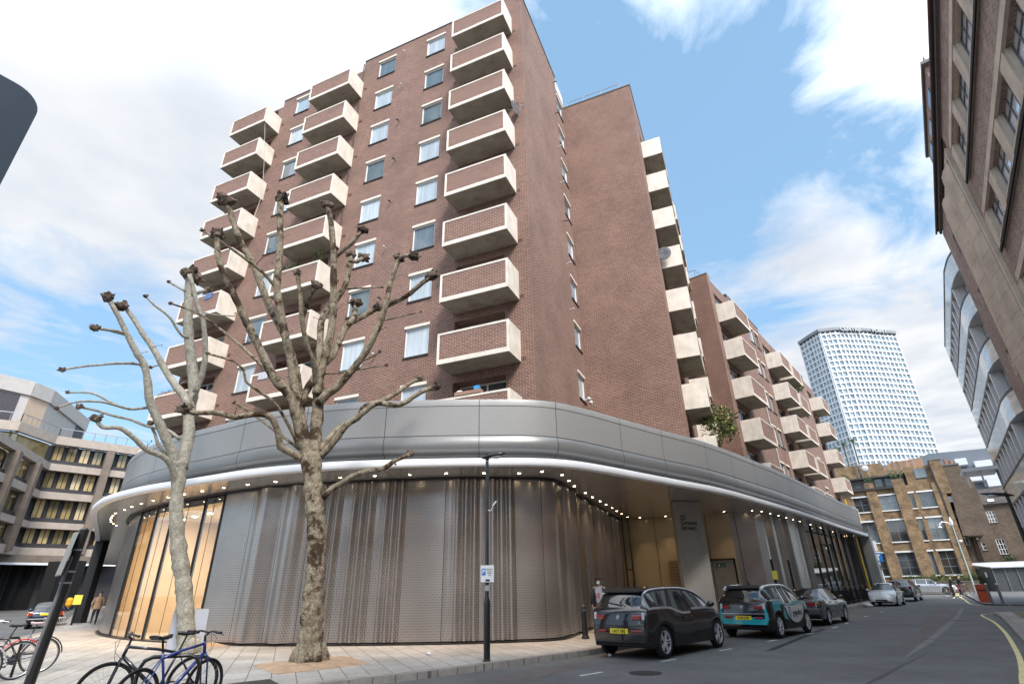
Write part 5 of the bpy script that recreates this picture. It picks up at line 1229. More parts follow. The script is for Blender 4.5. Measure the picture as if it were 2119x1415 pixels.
# ================================================================== vehicles
TYRE = mat('tyre_rubber', (.018,.018,.019), .85, var=.15, vs=8); ALLOY = mat('alloy_rim', (.66,.66,.68), .35, .25, var=.05)
CARG = glassmat('car_glass', (.012,.014,.016), .02, .3, 1.0); CARGW = glassmat('car_windscreen', (.05,.065,.07), .02, .3, 1.0)
PLASTB = mat('black_trim', (.014,.014,.015), .45, var=.1); CHROME = mat('chrome_trim', (.7,.7,.72), .15, 1.0, var=0)
RED = mat('tail_lamp_red', (.26,.012,.014), .12, var=.2, vs=20, coat=1); AMB = mat('amber_lamp', (.75,.22,.02), .2, var=0, coat=1); CLR = mat('clear_lamp', (.65,.66,.68), .1, var=.1, coat=1)
PLY = mat('plate_yellow', (.85,.62,.03), .5, var=0); PLW = mat('plate_white', (.8,.8,.78), .5, var=0); INK = mat('plate_ink', (.01,.01,.01), .5, var=0); BLUE = mat('badge_blue', (.04,.20,.50), .3, var=0, coat=1)
def interp(C, x):
    if x <= C[0][0]: return C[0][1]
    for (a, va), (b, vb) in zip(C[:-1], C[1:]):
        if x <= b: t = (x-a)/(b-a) if b > a else 0; return va+(vb-va)*t
    return C[-1][1]
def sinterp(C, x):          # smooth version
    n = len(C)
    if x <= C[0][0]: return C[0][1]
    if x >= C[-1][0]: return C[-1][1]
    for i in range(n-1):
        (x0, y0), (x1, y1) = C[i], C[i+1]
        if x <= x1:
            h = x1-x0
            def sl(j):
                if j <= 0 or j >= n-1: k = min(max(j, 0), n-2); return (C[k+1][1]-C[k][1])/(C[k+1][0]-C[k][0])
                a = (C[j][1]-C[j-1][1])/(C[j][0]-C[j-1][0]); b = (C[j+1][1]-C[j][1])/(C[j+1][0]-C[j][0])
                return 0 if a*b <= 0 else 2*a*b/(a+b)
            t = (x-x0)/h; m0, m1 = sl(i)*h, sl(i+1)*h
            return (2*t**3-3*t*t+1)*y0+(t**3-2*t*t+t)*m0+(-2*t**3+3*t*t)*y1+(t**3-t*t)*m1
def make_wheel(root, x, y, R, side, rim='double', w=.2, rimmat=None):
    """side=-1 right, +1 left"""
    m = MB(); r = R*.72
    m.lathe([(r,-w/2),(R*.9,-w/2),(R*.985,-w*.36),(R,-w*.2),(R,w*.2),(R*.985,w*.36),(R*.9,w/2),(r,w/2),(r,-w/2)], n=36, axis='y')
    t = m.build('wheel', TYRE, root, loc=(x, y, R), smooth=True, autosm=50)
    m = MB(); o = side*w*.42
    m.lathe([(r*.99, o*1.12),(r*.93, o*1.15),(r*.90, o*.7)], n=36, axis='y')
    m.lathe([(.0, o*1.0),(R*.12, o*1.0),(R*.14, o*.7)], n=20, axis='y')
    ns = {'double': 5, 'multi': 10, 'star': 5, 'cap': 8}[rim]
    for k in range(ns):
        for dd in ((-.045,.045) if rim == 'double' else (0,)):
            a = 2*math.pi*k/ns; ca, sa = math.cos(a), math.sin(a); p = Vector((ca*R*.10-sa*dd*R*1.2, o*.9, sa*R*.10+ca*dd*R*1.2)); q = Vector((ca*r*.94-sa*dd*R*2.4, o*1.02, sa*r*.94+ca*dd*R*2.4))
            m.bar(p, q, (.085 if rim == 'double' else .12 if rim == 'multi' else .22)*R, .02)
    m.build('rim', rimmat or ALLOY, t)
    m = MB(); m.lathe([(0, o*.35),(r*.92, o*.35)], n=24, axis='y'); m.build('brake_disc', mat('dark_wheel_well', (.02,.02,.02), .6), t)
    return t
def car(name, label, cat, pos, az, P, paint, group=None):
    a = math.radians(az); root = thing(name, label, cat, pos, math.pi/2-a, group)
    L0, L1 = P['x']; xs = set()
    n = 84
    for i in range(n+1): xs.add(round(L0+(L1-L0)*i/n, 4))
    for e in (L0, L1):
        for k in (.01,.03,.06,.1): xs.add(round(e+(k if e < 0 else -k), 4))
    for wx in P['wheels']:
        for k in range(-8, 9): xs.add(round(wx+P['arch']*math.sin(k/8*math.pi/2)*.999, 4))
    xs = sorted(xs); secs = []
    cabA, cabB = P['cab']
    for x in xs:
        zt = sinterp(P['top'], x); zb = min(sinterp(P['belt'], x), zt-.02); wm = sinterp(P['wid'], x)*P['W']/2; wr = sinterp(P['roofw'], x)*P['W']/2; zs = sinterp(P['sill'], x)
        az_ = 0
        for wx in P['wheels']:
            d = abs(x-wx)
            if d < P['arch']: az_ = max(az_, P['R']+math.sqrt(max(0, P['arch']**2-d*d))-.02)
        za = max(zs, az_)
        cab = zt-zb; zm = max(zb-.22, za+.05); crown = min(.05, cab*.3)
        wb = wm-.035
        secs.append([(0, zt), (wr*.55, zt-crown*.3), (wr*.9, zt-crown*.9), (wr, zt-crown*1.6 if cab > .12 else zt-crown*1.3), (wb, zb), (wm-.008, zb-.05), (wm, min(zm, zb-.07) if zm < zb-.07 else zb-.06), (wm-.0, (zm+za)/2 if (zm+za)/2 < zb-.08 else zb-.07), (wm-.03, za if za < zb-.09 else zb-.08), (wm-.14, za+.0 if za < zb-.09 else zb-.08), (0, za)])
    body, glass, screen, rscr, under = MB(), MB(), MB(), MB(), MB(); NPT = 11
    def P3(i, j, s): y, z = secs[i][j]; return (xs[i], s*y, z)
    V = []; 
    for s in (-1, 1):
        for i in range(len(xs)-1):
            xm = (xs[i]+xs[i+1])/2
            for j in range(NPT-1):
                q = [P3(i,j,s), P3(i+1,j,s), P3(i+1,j+1,s), P3(i,j+1,s)]
                if s > 0: q = q[::-1]
                tgt = body
                if j == 3 and cabA < xm < cabB and not any(a_ < xm < b_ for a_, b_ in P['pillars']): tgt = glass
                elif j < 3 and P['rear'][0] < xm < P['rear'][1]: tgt = rscr
                elif j < 3 and P['front'][0] < xm < P['front'][1]: tgt = screen
                elif j >= 8: tgt = under
                elif P.get('skirt') and j >= 7: tgt = under
                if tgt is body and P.get('two'): body.m = P['two'](xm, secs[i][j][1], j, s)
                tgt.face(q)
        for i in (0, len(xs)-1):
            for j in range(NPT-1):
                q = [P3(i,j,s), P3(i,j+1,s), (xs[i],0,secs[i][j+1][1]), (xs[i],0,secs[i][j][1])]
                if (s > 0) == (i == 0): q = q[::-1]
                body.m = P['two'](xs[i], secs[i][j][1], j, 0) if P.get('two') else 0
                body.face(q)
    paints = paint if isinstance(paint, (list, tuple)) else [paint]
    body.build('body', list(paints), root, smooth=True, merge=True, autosm=32)
    glass.build('side_windows', CARG, root, smooth=True, merge=True); screen.build('windscreen', P.get('screen', CARG), root, smooth=True, merge=True, autosm=40); rscr.build('rear_window', CARG, root, smooth=True, merge=True, autosm=40)
    under.build('underbody', PLASTB, root)
    hw = P['W']/2
    for wx in P['wheels']:
        for s in (-1, 1): make_wheel(root, wx, s*(hw-.115), P['R'], s, P.get('rim', 'double'), P.get('tw', .2), P.get('rimmat'))
    def side(x, z): # half width of body at x (approx)
        return sinterp(P['wid'], x)*hw
    for (x0, x1, z, th, mt) in P.get('trim', []):
        for s in (-1, 1):
            m = MB(); k = 14
            for i in range(k):
                xa, xb = x0+(x1-x0)*i/k, x0+(x1-x0)*(i+1)/k; zf = z if callable(z) else (lambda x, z=z: z)
                m.bar((xa, s*(side(xa,0)+.004), zf(xa)), (xb, s*(side(xb,0)+.004), zf(xb)), .012, th)
            m.build('trim_strip', mt, root)
    for s in (-1, 1):
        mx = P.get('mirror', (cabB-.35)); zb = sinterp(P['belt'], mx)
        m = MB(); m.ball((mx, s*(hw+.08), zb+.09), .09, .11, .075, 12); m.bar((mx,s*(hw-.06),zb+.02),(mx,s*(hw+.05),zb+.06),.05); m.build('wing_mirror', P.get('mirmat', paints[0]), root, smooth=True)
        for hx in P.get('handles', []):
            m = MB(); zz = sinterp(P['belt'], hx)-.10; m.bar((hx-.09, s*(side(hx,0)+.012), zz), (hx+.09, s*(side(hx,0)+.012), zz), .03, .03); m.build('door_handle', P.get('hmat', paints[0]), root)
        for dx in P.get('doors', []):
            m = MB(); m.bar((dx, s*(side(dx,0)+.0015), sinterp(P['sill'],dx)+.10), (dx, s*(side(dx,0)-.004), sinterp(P['belt'],dx)-.10), .008, .008); m.build('door_gap', INK, root)
    return root
def lamp_box(root, name, mt, x, y, z, hx, hy, hz, yaw=0.0, bev=.02):
    m = MB(); m.box(-hx,hx,-hy,hy,-hz,hz); return m.build(name, mt, root, loc=(x,y,z), rot=(0,0,yaw), bevel=bev)
def plate(root, x, z, s, mt, front=False, txt=''):
    m = MB(); m.box(-.008,.008,-.26,.26,-.056,.056); p = m.build('number_plate', mt, root, loc=(x,0,z), bevel=.004)
    if txt: text('plate_characters', txt, .098, INK, p, loc=((.010 if front else -.010),0,0), rot=(math.radians(90),0,math.radians(90 if front else -90)), bold=.002, sx=.92)
    return p
I3 = dict(x=(-2.03,1.97), W=1.80, R=.352, wheels=(-1.33,1.32), arch=.40, cab=(-1.52,1.15), pillars=[(-.62,-.52),(-.02,.04)], rear=(-1.945,-1.66), front=(.62,1.30), skirt=True,
    top=[(-2.03,.62),(-2.02,.98),(-1.98,1.06),(-1.93,1.12),(-1.80,1.36),(-1.68,1.50),(-1.45,1.555),(-.9,1.585),(-.3,1.59),(.2,1.555),(.6,1.46),(1.0,1.24),(1.30,1.06),(1.6,.96),(1.85,.84),(1.94,.70),(1.97,.55)],
    belt=[(-2.03,.58),(-2.0,.95),(-1.93,1.07),(-1.7,1.10),(-1.3,1.10),(-.95,1.08),(-.55,.98),(-.35,.95),(-.03,.95),(.02,1.03),(.6,1.03),(1.2,1.0),(1.5,.90),(1.85,.74),(1.97,.5)],
    wid=[(-2.03,.80),(-1.98,.885),(-1.85,.955),(-1.6,.99),(-1.2,1.0),(1.2,1.0),(1.6,.95),(1.85,.84),(1.97,.68)], roofw=[(-2.03,.62),(-1.93,.66),(-1.6,.68),(-.5,.72),(.4,.70),(1.0,.78),(1.5,.74),(1.97,.5)],
    sill=[(-2.03,.36),(-1.9,.25),(-1.5,.24),(1.6,.22),(1.97,.28)], handles=[.12,-.35], doors=[.9,-.02,-.95], mirror=.86, rim='double', tw=.165)
def stretch(P, k):
    f = lambda x: x+k*max(0, min(1, (x+.9)/1.8)); Q = dict(P)
    for c in ('top','belt','wid','roofw','sill'): Q[c] = [(f(a), b) for a, b in P[c]]
    for c in ('x','wheels','cab','rear','front'): Q[c] = tuple(f(a) for a in P[c])
    Q['pillars'] = [(f(a), f(b)) for a, b in P['pillars']]; Q['handles'] = [f(a) for a in P['handles']]; Q['doors'] = [f(a) for a in P['doors']]; Q['mirror'] = f(P['mirror']); return Q
I3A = stretch(I3, .36)
def i3_extras(r, platetxt, trimmat, lowlamp=True):
    for s in (-1, 1):
        lamp_box(r, 'tail_lamp', RED, -2.025, s*.53, .90, .025, .13, .055, s*-.10)
        lamp_box(r, 'tail_lamp_clear', CLR, -1.995, s*.70, .93, .03, .035, .08, s*-.5)
        lamp_box(r, 'reflector', RED, -2.035, s*.50, .60, .02, .14, .03, s*-.12)
    plate(r, -2.04, .60, 0, PLY, txt=platetxt)
    m = MB(); m.lathe([(0,-.012),(.045,-.010),(.05,0)], n=24, axis='x'); bd = m.build('badge', CHROME, r, loc=(-2.03,0,.90))
    m = MB(); m.obox((-.013,.015,.015),(1,0,0),(0,1,0),(0,0,1),.002,.014,.014); m.obox((-.013,-.015,-.015),(1,0,0),(0,1,0),(0,0,1),.002,.014,.014); m.build('badge_quarter', BLUE, bd)
    m = MB(); m.box(-2.045,-2.0,-.72,.72,.71,.725); m.build('trim_strip', trimmat, r)
    text('model_badge', 'i3', .07, CHROME, r, loc=(-2.045,-.60,.79), rot=(math.radians(90),0,math.radians(-90)))
    m = MB(); m.box(-1.99,-1.75,-.76,.76,.27,.50); m.build('rear_skirt', PLASTB, r, bevel=.04)
    m = MB(); m.tube([(-1.05,0,1.57),(-1.12,0,1.62),(-1.22,0,1.68)], [.03,.012,.006], 8); m.ball((-1.03,0,1.58),.08,.03,.03,8); m.build('roof_aerial', PLASTB, r)
    m = MB(); m.bar((-1.93,-.05,1.17),(-1.86,.45,1.24),.02); m.build('rear_wiper', PLASTB, r)
    m = MB(); m.idx([(-1.80,-.56,1.475),(-1.80,.56,1.475),(-1.55,.56,1.555),(-1.55,-.56,1.555),(-1.80,-.56,1.455),(-1.80,.56,1.455)],[(0,1,2,3),(4,5,1,0)]); m.build('spoiler', PLASTB, r)
BLK = mat('black_car_paint', (.008,.008,.012), .12, .0, var=.1, coat=1.0)
SILV = mat('silver_trim', (.68,.70,.74), .25, .5, var=0)
def along(p, az, d): a = math.radians(az); return Vector((p[0]+math.sin(a)*d, p[1]+math.cos(a)*d, 0))
def rightof(p, az, d): a = math.radians(az); return Vector((p[0]+math.cos(a)*d, p[1]-math.sin(a)*d, 0))
# black electric hatchback: rear right wheel contact given
def car_pos(rw, az, P): c = along(rw, az, -P['wheels'][0]); return rightof((c.x, c.y), az, -(P['W']/2-.06))
AZ1 = 43.0
r1 = car('hatchback_car', 'glossy black electric hatchback parked nearest, with yellow plate LA17 XKJ', 'car', car_pos((3.60,14.72), AZ1, I3A), AZ1, I3A, BLK)
i3_extras(r1, 'LA17 XKJ', PLASTB)
def beltstrip(r, P, x0, x1, mt, dz=.0, w=.05, n=26):
    for s in (-1, 1):
        m = MB()
        for i in range(n):
            xa, xb = x0+(x1-x0)*i/n, x0+(x1-x0)*(i+1)/n
            f = lambda x: (x, s*(sinterp(P['wid'], x)*P['W']/2-.022), sinterp(P['belt'], x)+dz)
            m.bar(f(xa), f(xb), .014, w)
        m.build('belt_trim', mt, r)
def roofstrip(r, P, x0, x1, mt, w=.055, n=26):
    for s in (-1, 1):
        m = MB(); pts = []
        for i in range(n+1):
            x = x0+(x1-x0)*i/n; zt = sinterp(P['top'], x); pts.append((x, s*(sinterp(P['roofw'], x)*P['W']/2+.008), zt-.055))
        m.tube(pts, w*.5, 6); m.build('roof_trim', mt, r, smooth=True)
beltstrip(r1, I3A, -1.9, .13, SILV); beltstrip(r1, I3A, .21, 1.46, SILV); roofstrip(r1, I3A, -1.72, 1.81, SILV)
# teal and white one
TEAL = mat('teal_wrap', (.03,.38,.44), .2, var=.05, coat=1); CWHT = mat('white_wrap', (.75,.76,.77), .25, var=.03, coat=1)
def two_t(x, z, j, s):
    if s == 0: return 0 if z > .74 or z < .45 else 1
    if j < 3: return 0
    if j == 3: return 2 if x > -1.0 else (1 if x > -1.55 else 0)
    if x < -1.86: return 1 if .42 < z < .74 else 0
    if x < -1.7: return 0 if z > .75 else 1
    return 1
AZ2 = 44.0
r2 = car('hatchback_car', 'black hatchback with teal and white livery and yellow plate LE18 GYP, second from the camera', 'car', car_pos((8.45,19.20), AZ2, I3), AZ2, dict(I3, two=two_t, rim='multi', mirmat=BLK), [BLK, TEAL, CWHT])
i3_extras(r2, 'LE18 GYP', SILV)
yy = -(I3['W']/2+.004)
def decal(name, pts, mt, off=0.0, parent=None):
    m = MB(); m.face([(x, -(sinterp(I3['wid'], x)*I3['W']/2+.004+off), z) for x, z in pts]); return m.build(name, mt, parent or r2)
arc = lambda cx, cz, rx, rz_, a0, a1, n=22: [(cx+rx*math.cos(math.radians(a0+(a1-a0)*i/n)), cz+rz_*math.sin(math.radians(a0+(a1-a0)*i/n))) for i in range(n+1)]
decal('dark_swoosh', [(-.98,.985)]+arc(.18,.90,.95,.57,188,350)+[(1.08,.93),(.5,.90),(-.3,.87)], PLASTB, .001)
decal('white_swoosh', [(-.80,.93)]+arc(.18,.92,.86,.53,190,350)+[(1.0,.94),(.5,.93),(.05,.93),(-.3,.88)], CWHT, .003)
text('livery_lettering', 'gogodoc', .255, INK, r2, loc=(.33,yy-.006,.68), rot=(math.radians(90),0,0), bold=.002)
decal('livery_pin', arc(-.36,.70,.075,.095,-30,210)+[(-.36,.50)], TEAL, .006); decal('livery_pin_centre', arc(-.36,.71,.035,.04,0,340), CWHT, .008)
text('livery_small_lettering', 'doctor visits on demand', .06, INK, r2, loc=(.33,yy-.006,.52), rot=(math.radians(90),0,0)) if 0 else None
decal('black_block', [(-1.15,.95),(-1.0,.95),(-.88,.82),(-.92,.70),(-1.05,.70),(-1.08,.84)], PLASTB, .002)
roofstrip(r2, I3, -1.72, 1.45, CWHT, .10); beltstrip(r2, I3, -1.8, -.04, CWHT); beltstrip(r2, I3, .03, 1.1, CWHT)
# dark saloon
SAL = dict(x=(-2.45,2.5), W=1.84, R=.325, wheels=(-1.42,1.42), arch=.37, cab=(-1.25,1.12), pillars=[(-.12,-.02),(-.98,-.90)], rear=(-1.62,-.86), front=(.55,1.22),
    top=[(-2.45,.55),(-2.44,.88),(-2.38,.97),(-2.1,1.0),(-1.66,1.02),(-1.3,1.22),(-.9,1.375),(-.3,1.415),(.2,1.40),(.6,1.32),(1.2,1.0),(1.7,.93),(2.2,.86),(2.42,.76),(2.5,.6)],
    belt=[(-2.45,.5),(-2.42,.84),(-2.3,.92),(-1.5,.95),(0,.93),(1.2,.92),(2.2,.80),(2.5,.55)],
    wid=[(-2.45,.86),(-2.38,.93),(-2.1,.98),(-1.5,1),(1.6,1),(2.2,.95),(2.42,.86),(2.5,.78)], roofw=[(-2.45,.74),(-1.7,.74),(-.9,.70),(.4,.70),(1.2,.78),(2.2,.74),(2.5,.6)],
    sill=[(-2.45,.36),(-2.1,.26),(2.1,.22),(2.5,.3)], handles=[.25,-.75], doors=[.95,-.06,-1.0], rim='cap', screen=CARGW)
DKG = mat('dark_grey_car_paint', (.040,.042,.047), .2, .4, var=.1, coat=.8)
AZ3 = 41.5
r3 = car('saloon_car', 'dark grey older four-door saloon with wide red and amber tail lamps, parked third', 'car', car_pos((12.75,24.3), AZ3, SAL), AZ3, dict(SAL, trim=[(-2.3,2.3,.52,.05,mat('grey_lower_trim', (.10,.105,.11), .3, .3))]), DKG)
for s in (-1, 1):
    lamp_box(r3, 'tail_lamp', RED, -2.43, s*.56, .80, .025, .17, .075, s*-.06); lamp_box(r3, 'indicator_lamp', AMB, -2.38, s*.79, .80, .03, .075, .075, s*-.42)
m = MB(); m.box(-2.53,-2.3,-.86,.86,.42,.66); m.build('bumper', mat('grey_lower_trim', (.10,.105,.11), .3, .3), r3, bevel=.04); m = MB(); m.box(-2.47,-2.43,-.36,.36,.70,.86); m.build('plate_panel', DKG, r3); m = MB(); m.box(-2.46,-2.42,-.8,.8,.885,.905); m.build('trim_strip', CHROME, r3)
# white beetle-shaped car
BTL = dict(x=(-2.03,2.05), W=1.73, R=.32, wheels=(-1.25,1.26), arch=.375, cab=(-.95,.95), pillars=[(-.3,-.22)], rear=(-1.35,-.72), front=(.28,.98),
    top=[(-2.03,.5),(-2.0,.72),(-1.8,.92),(-1.4,1.16),(-.9,1.38),(-.3,1.49),(.1,1.48),(.45,1.36),(.75,1.17),(1.0,1.02),(1.4,.95),(1.75,.84),(1.95,.68),(2.05,.5)],
    belt=[(-2.03,.45),(-1.9,.66),(-1.5,.90),(-.9,.96),(0,.95),(.9,.93),(1.4,.86),(1.8,.70),(2.05,.42)],
    wid=[(-2.03,.66),(-1.8,.86),(-1.3,.985),(-.9,.96),(0,.93),(.8,.95),(1.25,1.0),(1.7,.92),(1.95,.78),(2.05,.62)], roofw=[(-2.03,.5),(-1.5,.62),(-.8,.68),(.2,.68),(.9,.78),(1.4,.66),(2.05,.45)],
    sill=[(-2.03,.36),(-1.8,.24),(1.8,.2),(2.05,.3)], handles=[-.15], doors=[.7], mirror=.62, rim='cap', screen=CARGW)
WHC = mat('white_car_paint', (.74,.74,.73), .22, var=.02, coat=1)
AZ4 = 222.0; c4 = at(1836, 1240, 50)
r4 = car('compact_car', 'white rounded compact car facing the camera at the far kerb', 'car', (c4.x, c4.y, 0), AZ4, BTL, WHC)
for s in (-1, 1):
    m = MB(); m.ball((1.80,s*.60,.66),.07,.12,.13,14); m.build('headlight', CLR, r4, smooth=True); lamp_box(r4, 'fog_lamp', PLASTB, 1.97, s*.50, .36, .03, .14, .045, s*.3)
m = MB(); m.box(1.95,2.06,-.36,.36,.31,.42); m.build('grille', PLASTB, r4, bevel=.02); plate(r4, 2.075, .47, 0, PLW, True); m = MB(); m.ball((1.87,0,.80),.02,.045,.045,10); m.build('badge', CHROME, r4)
# dark estate behind it, facing away
SUV = dict(x=(-2.25,2.15), W=1.82, R=.35, wheels=(-1.3,1.35), arch=.40, cab=(-1.9,1.05), pillars=[(-.1,0),(-1.25,-1.17)], rear=(-2.16,-1.86), front=(.5,1.15),
    top=[(-2.25,.6),(-2.23,1.0),(-2.12,1.12),(-1.85,1.48),(-1.5,1.58),(-.5,1.62),(.2,1.58),(.6,1.46),(1.15,1.08),(1.6,1.0),(2.0,.88),(2.15,.6)],
    belt=[(-2.25,.55),(-2.2,.95),(-2.0,1.06),(0,1.02),(1.1,1.0),(1.8,.86),(2.15,.5)],
    wid=[(-2.25,.84),(-2.15,.93),(-1.8,.99),(1.5,1),(1.9,.92),(2.15,.74)], roofw=[(-2.25,.7),(-1.8,.7),(.3,.7),(1.1,.8),(2.15,.6)], sill=[(-2.25,.4),(-1.9,.28),(1.8,.25),(2.15,.35)], handles=[.2,-.8], doors=[.9,-.05,-1.1], rim='star', screen=CARGW)
c5 = at(1876, 1235, 58)
r5 = car('estate_car', 'dark grey estate car parked just behind the white compact', 'car', (c5.x, c5.y, gz(c5.x,c5.y)), 42, SUV, DKG)
for s in (-1, 1): lamp_box(r5, 'tail_lamp', RED, -2.21, s*.74, .98, .03, .1, .1, s*-.4)
plate(r5, -2.27, .72, 0, PLY)
# silver estate, side on
WAG = dict(x=(-2.32,2.35), W=1.82, R=.335, wheels=(-1.33,1.37), arch=.385, cab=(-1.95,1.02), pillars=[(-.12,-.04),(-1.02,-.95)], rear=(-2.14,-1.72), front=(.42,1.18),
    top=[(-2.32,.6),(-2.3,.92),(-2.15,1.05),(-1.95,1.28),(-1.7,1.40),(-1.2,1.46),(-.4,1.49),(.1,1.46),(.5,1.34),(1.15,1.03),(1.6,.98),(2.0,.88),(2.28,.72),(2.35,.55)],
    belt=[(-2.32,.55),(-2.25,.9),(-2.0,1.08),(-1.2,1.04),(0,.98),(1.1,.95),(1.9,.82),(2.35,.5)],
    wid=[(-2.32,.84),(-2.2,.93),(-1.8,.99),(1.6,1),(2.05,.93),(2.3,.8),(2.35,.72)], roofw=[(-2.32,.66),(-1.8,.68),(.3,.7),(1.1,.78),(2.35,.55)], sill=[(-2.32,.4),(-1.9,.24),(1.9,.2),(2.35,.3)], handles=[.2,-.8], doors=[.85,-.08,-1.0], rim='star', screen=CARGW)
SLV = mat('silver_car_paint', (.52,.53,.56), .25, .6, var=.03, coat=1)
c6 = at(1926, 1225, 74)
r6 = car('estate_car', 'silver estate car seen side-on across the end of the street', 'car', (c6.x, c6.y, gz(c6.x,c6.y)), 127, WAG, SLV)
for s in (-1, 1): lamp_box(r6, 'tail_lamp', RED, -2.2, s*.78, .93, .1, .05, .07, 0); lamp_box(r6, 'headlight', CLR, 2.1, s*.72, .78, .12, .06, .06, s*.3)
# dark blue hatchback on the left-hand street, seen from behind
HAT = dict(x=(-1.95,1.95), W=1.68, R=.30, wheels=(-1.2,1.2), arch=.35, cab=(-1.45,.95), pillars=[(-.2,-.1)], rear=(-1.82,-1.30), front=(.4,1.05),
    top=[(-1.95,.5),(-1.94,.82),(-1.85,.92),(-1.3,1.32),(-1.0,1.38),(-.2,1.41),(.3,1.36),(1.0,1.0),(1.5,.9),(1.85,.76),(1.95,.55)],
    belt=[(-1.95,.45),(-1.93,.78),(-1.8,.88),(0,.89),(1.0,.88),(1.7,.74),(1.95,.45)],
    wid=[(-1.95,.86),(-1.85,.95),(-1.5,1),(1.4,1),(1.8,.88),(1.95,.75)], roofw=[(-1.95,.72),(-1.2,.72),(.3,.72),(1.0,.8),(1.95,.6)], sill=[(-1.95,.36),(-1.6,.24),(1.6,.22),(1.95,.3)], handles=[-.0], doors=[.8,-.3], rim='cap', screen=CARGW)
NAVY = mat('navy_car_paint', (.012,.018,.045), .2, var=.1, coat=1)
c7 = at(92, 1290, 46)
r7 = car('hatchback_car', 'dark navy older hatchback with yellow plate driving away on the left street', 'car', (c7.x, c7.y, 0), -36.5, HAT, NAVY)
for s in (-1, 1): lamp_box(r7, 'tail_lamp', RED, -1.92, s*.68, .78, .03, .09, .10, s*-.1); lamp_box(r7, 'indicator_lamp', AMB, -1.90, s*.80, .78, .03, .03, .10, s*-.3)
plate(r7, -1.975, .76, 0, PLY, txt='M432 KLO') if 0 else plate(r7, -1.975, .76, 0, PLY)
m = MB(); m.box(-2.0,-1.85,-.8,.8,.38,.56); m.build('bumper', PLASTB, r7, bevel=.03); m = MB(); m.box(-2.005,-1.99,-.78,.78,.50,.53); m.build('bumper_strip', SILV, r7)
c8 = at(178, 1250, 95)
r8 = car('estate_car', 'small silver car far down the left street beside the black columns', 'car', (c8.x, c8.y, gz(c8.x,c8.y)), 52, WAG, SLV)
# ================================================================== street furniture
BLKP = mat('black_street_paint', (.012,.012,.013), .35, var=.2, vs=5, coat=.3)
LP = gnd(1007.5, 1368, .12)
lp = thing('street_lamp', 'slim black street lamp with parking plate at the kerb before the perforated wall', 'street lamp', LP)
m = MB(); m.lathe([(.088,0),(.088,.03),(.075,.04),(.075,1.18),(.05,1.30),(.045,1.32),(.040,4.5),(.036,4.52)], n=16); m.build('pole', BLKP, lp, smooth=True, autosm=30)
m = MB(); m.lathe([(.079,.3),(.079,.36)], n=16); m.build('collar', BLKP, lp)
def lamphead(root, z, dirv, L=.46, mt=BLKP):
    d = Vector(dirv).normalized(); m = MB(); m.ball((0,0,0), L*.56, .13, .075, 16); m.v = [(x, y*(1-.25*x/L), zz*(1 if zz > 0 else .55)) for x, y, zz in m.v]
    m.build('lamp_head', mt, root, loc=d*(L*.30)+Vector((0,0,z+.07)), rot=(0,-.16,math.atan2(d.y,d.x)), smooth=True)
    m = MB(); q = d*(L*.40)+Vector((0,0,z+.045)); m.ball(q, L*.30, .09, .045, 12); m.build('lamp_lens', mat('lamp_lens_grey', (.5,.52,.52), .15, var=.1), root, smooth=True)
    m = MB(); m.cyl(0,0,z-.04,z+.06,.05,12); m.cyl(0,0,z+.09,z+.14,.03,10); m.build('lamp_socket', mt, root)
lamphead(lp, 4.58, (1,-.15,.0), .60)
m = MB(); m.box(-.15,.17,-.075,-.065,1.63,2.0); pn = m.build('parking_plate', mat('plate_white_sign', (.68,.70,.72), .5, var=.05), lp)
m = MB(); m.box(-.125,-.03,-.079,-.0755,1.78,1.93); pb_ = m.build('parking_symbol', mat('sign_blue', (.03,.16,.48), .4, var=0), pn)
text('sign_text', 'P', .13, WHITE, pn, loc=(-.078,-.081,1.855), rot=(math.radians(90),0,0), ext=.001, bold=.003)
text('sign_text', 'Resident\npermit\nholders\nonly', .043, INK, pn, loc=(.065,-.078,1.85), rot=(math.radians(90),0,0), ext=.001)
m = MB(); m.box(-.03,.07,-.079,-.0755,1.65,1.69); m.build('sign_bar', INK, pn)
m = MB(); m.tube([(0,-.02,3.28),(.10,-.05,3.26),(.17,-.07,3.38)], .012, 6); m.bar((.15,-.07,3.38),(.24,-.10,3.48),.035); m.build('bracket', mat('white_bracket', (.6,.6,.6), .4), lp)
m = MB(); m.box(-.05,.05,-.055,-.045,1.44,1.56); m.build('sticker', mat('grey_sticker', (.3,.3,.31), .5), lp)
# thick black post bottom left with a sign plate edge-on
q = at(117, 1254, 11.6); bp_ = thing('sign_post', 'thick black post at the lower left with a sign plate seen edge-on', 'post', (q.x, q.y, .12))
ptop = ppx(175, 1096, 11.6)[0]; pbot = ppx(61, 1413, 11.6)[0]; dlt = (ptop-pbot); pfoot = pbot-dlt*((pbot.z-.12)/dlt.z)
bp_.location = pfoot
m = MB(); m.tube([(0,0,0), tuple(ptop-pfoot)], [.072,.070], 18); m.tube([tuple(ptop-pfoot), tuple(ptop-pfoot+Vector((0,0,.03)))], [.072,.03], 18); m.build('pole', BLKP, bp_, smooth=True, autosm=30)
pa = ppx(157, 1104, 11.55)[0]-pfoot; pb2 = ppx(120, 1190, 11.55)[0]-pfoot
m = MB(); m.bar(pa+Vector((-.02,0,0)), pb2+Vector((-.02,0,0)), .05, .05) if 0 else m.obox((pa+pb2)/2, (.75,.60,.25), (-.62,.78,0), (pa-pb2).normalized(), .035, .30, (pa-pb2).length/2); m.build('sign_plate', mat('sign_back_grey', (.30,.31,.32), .5, .3, var=.1), bp_)
for t in (.25, .75, 1.0):
    c = (ptop-pfoot)*(1-.06-.26*t); m = MB(); m.lathe([(.078,-.014),(.078,.014)], c=tuple(c), n=18); m.build('clamp', mat('clamp_grey', (.28,.28,.29), .4, .5), bp_)
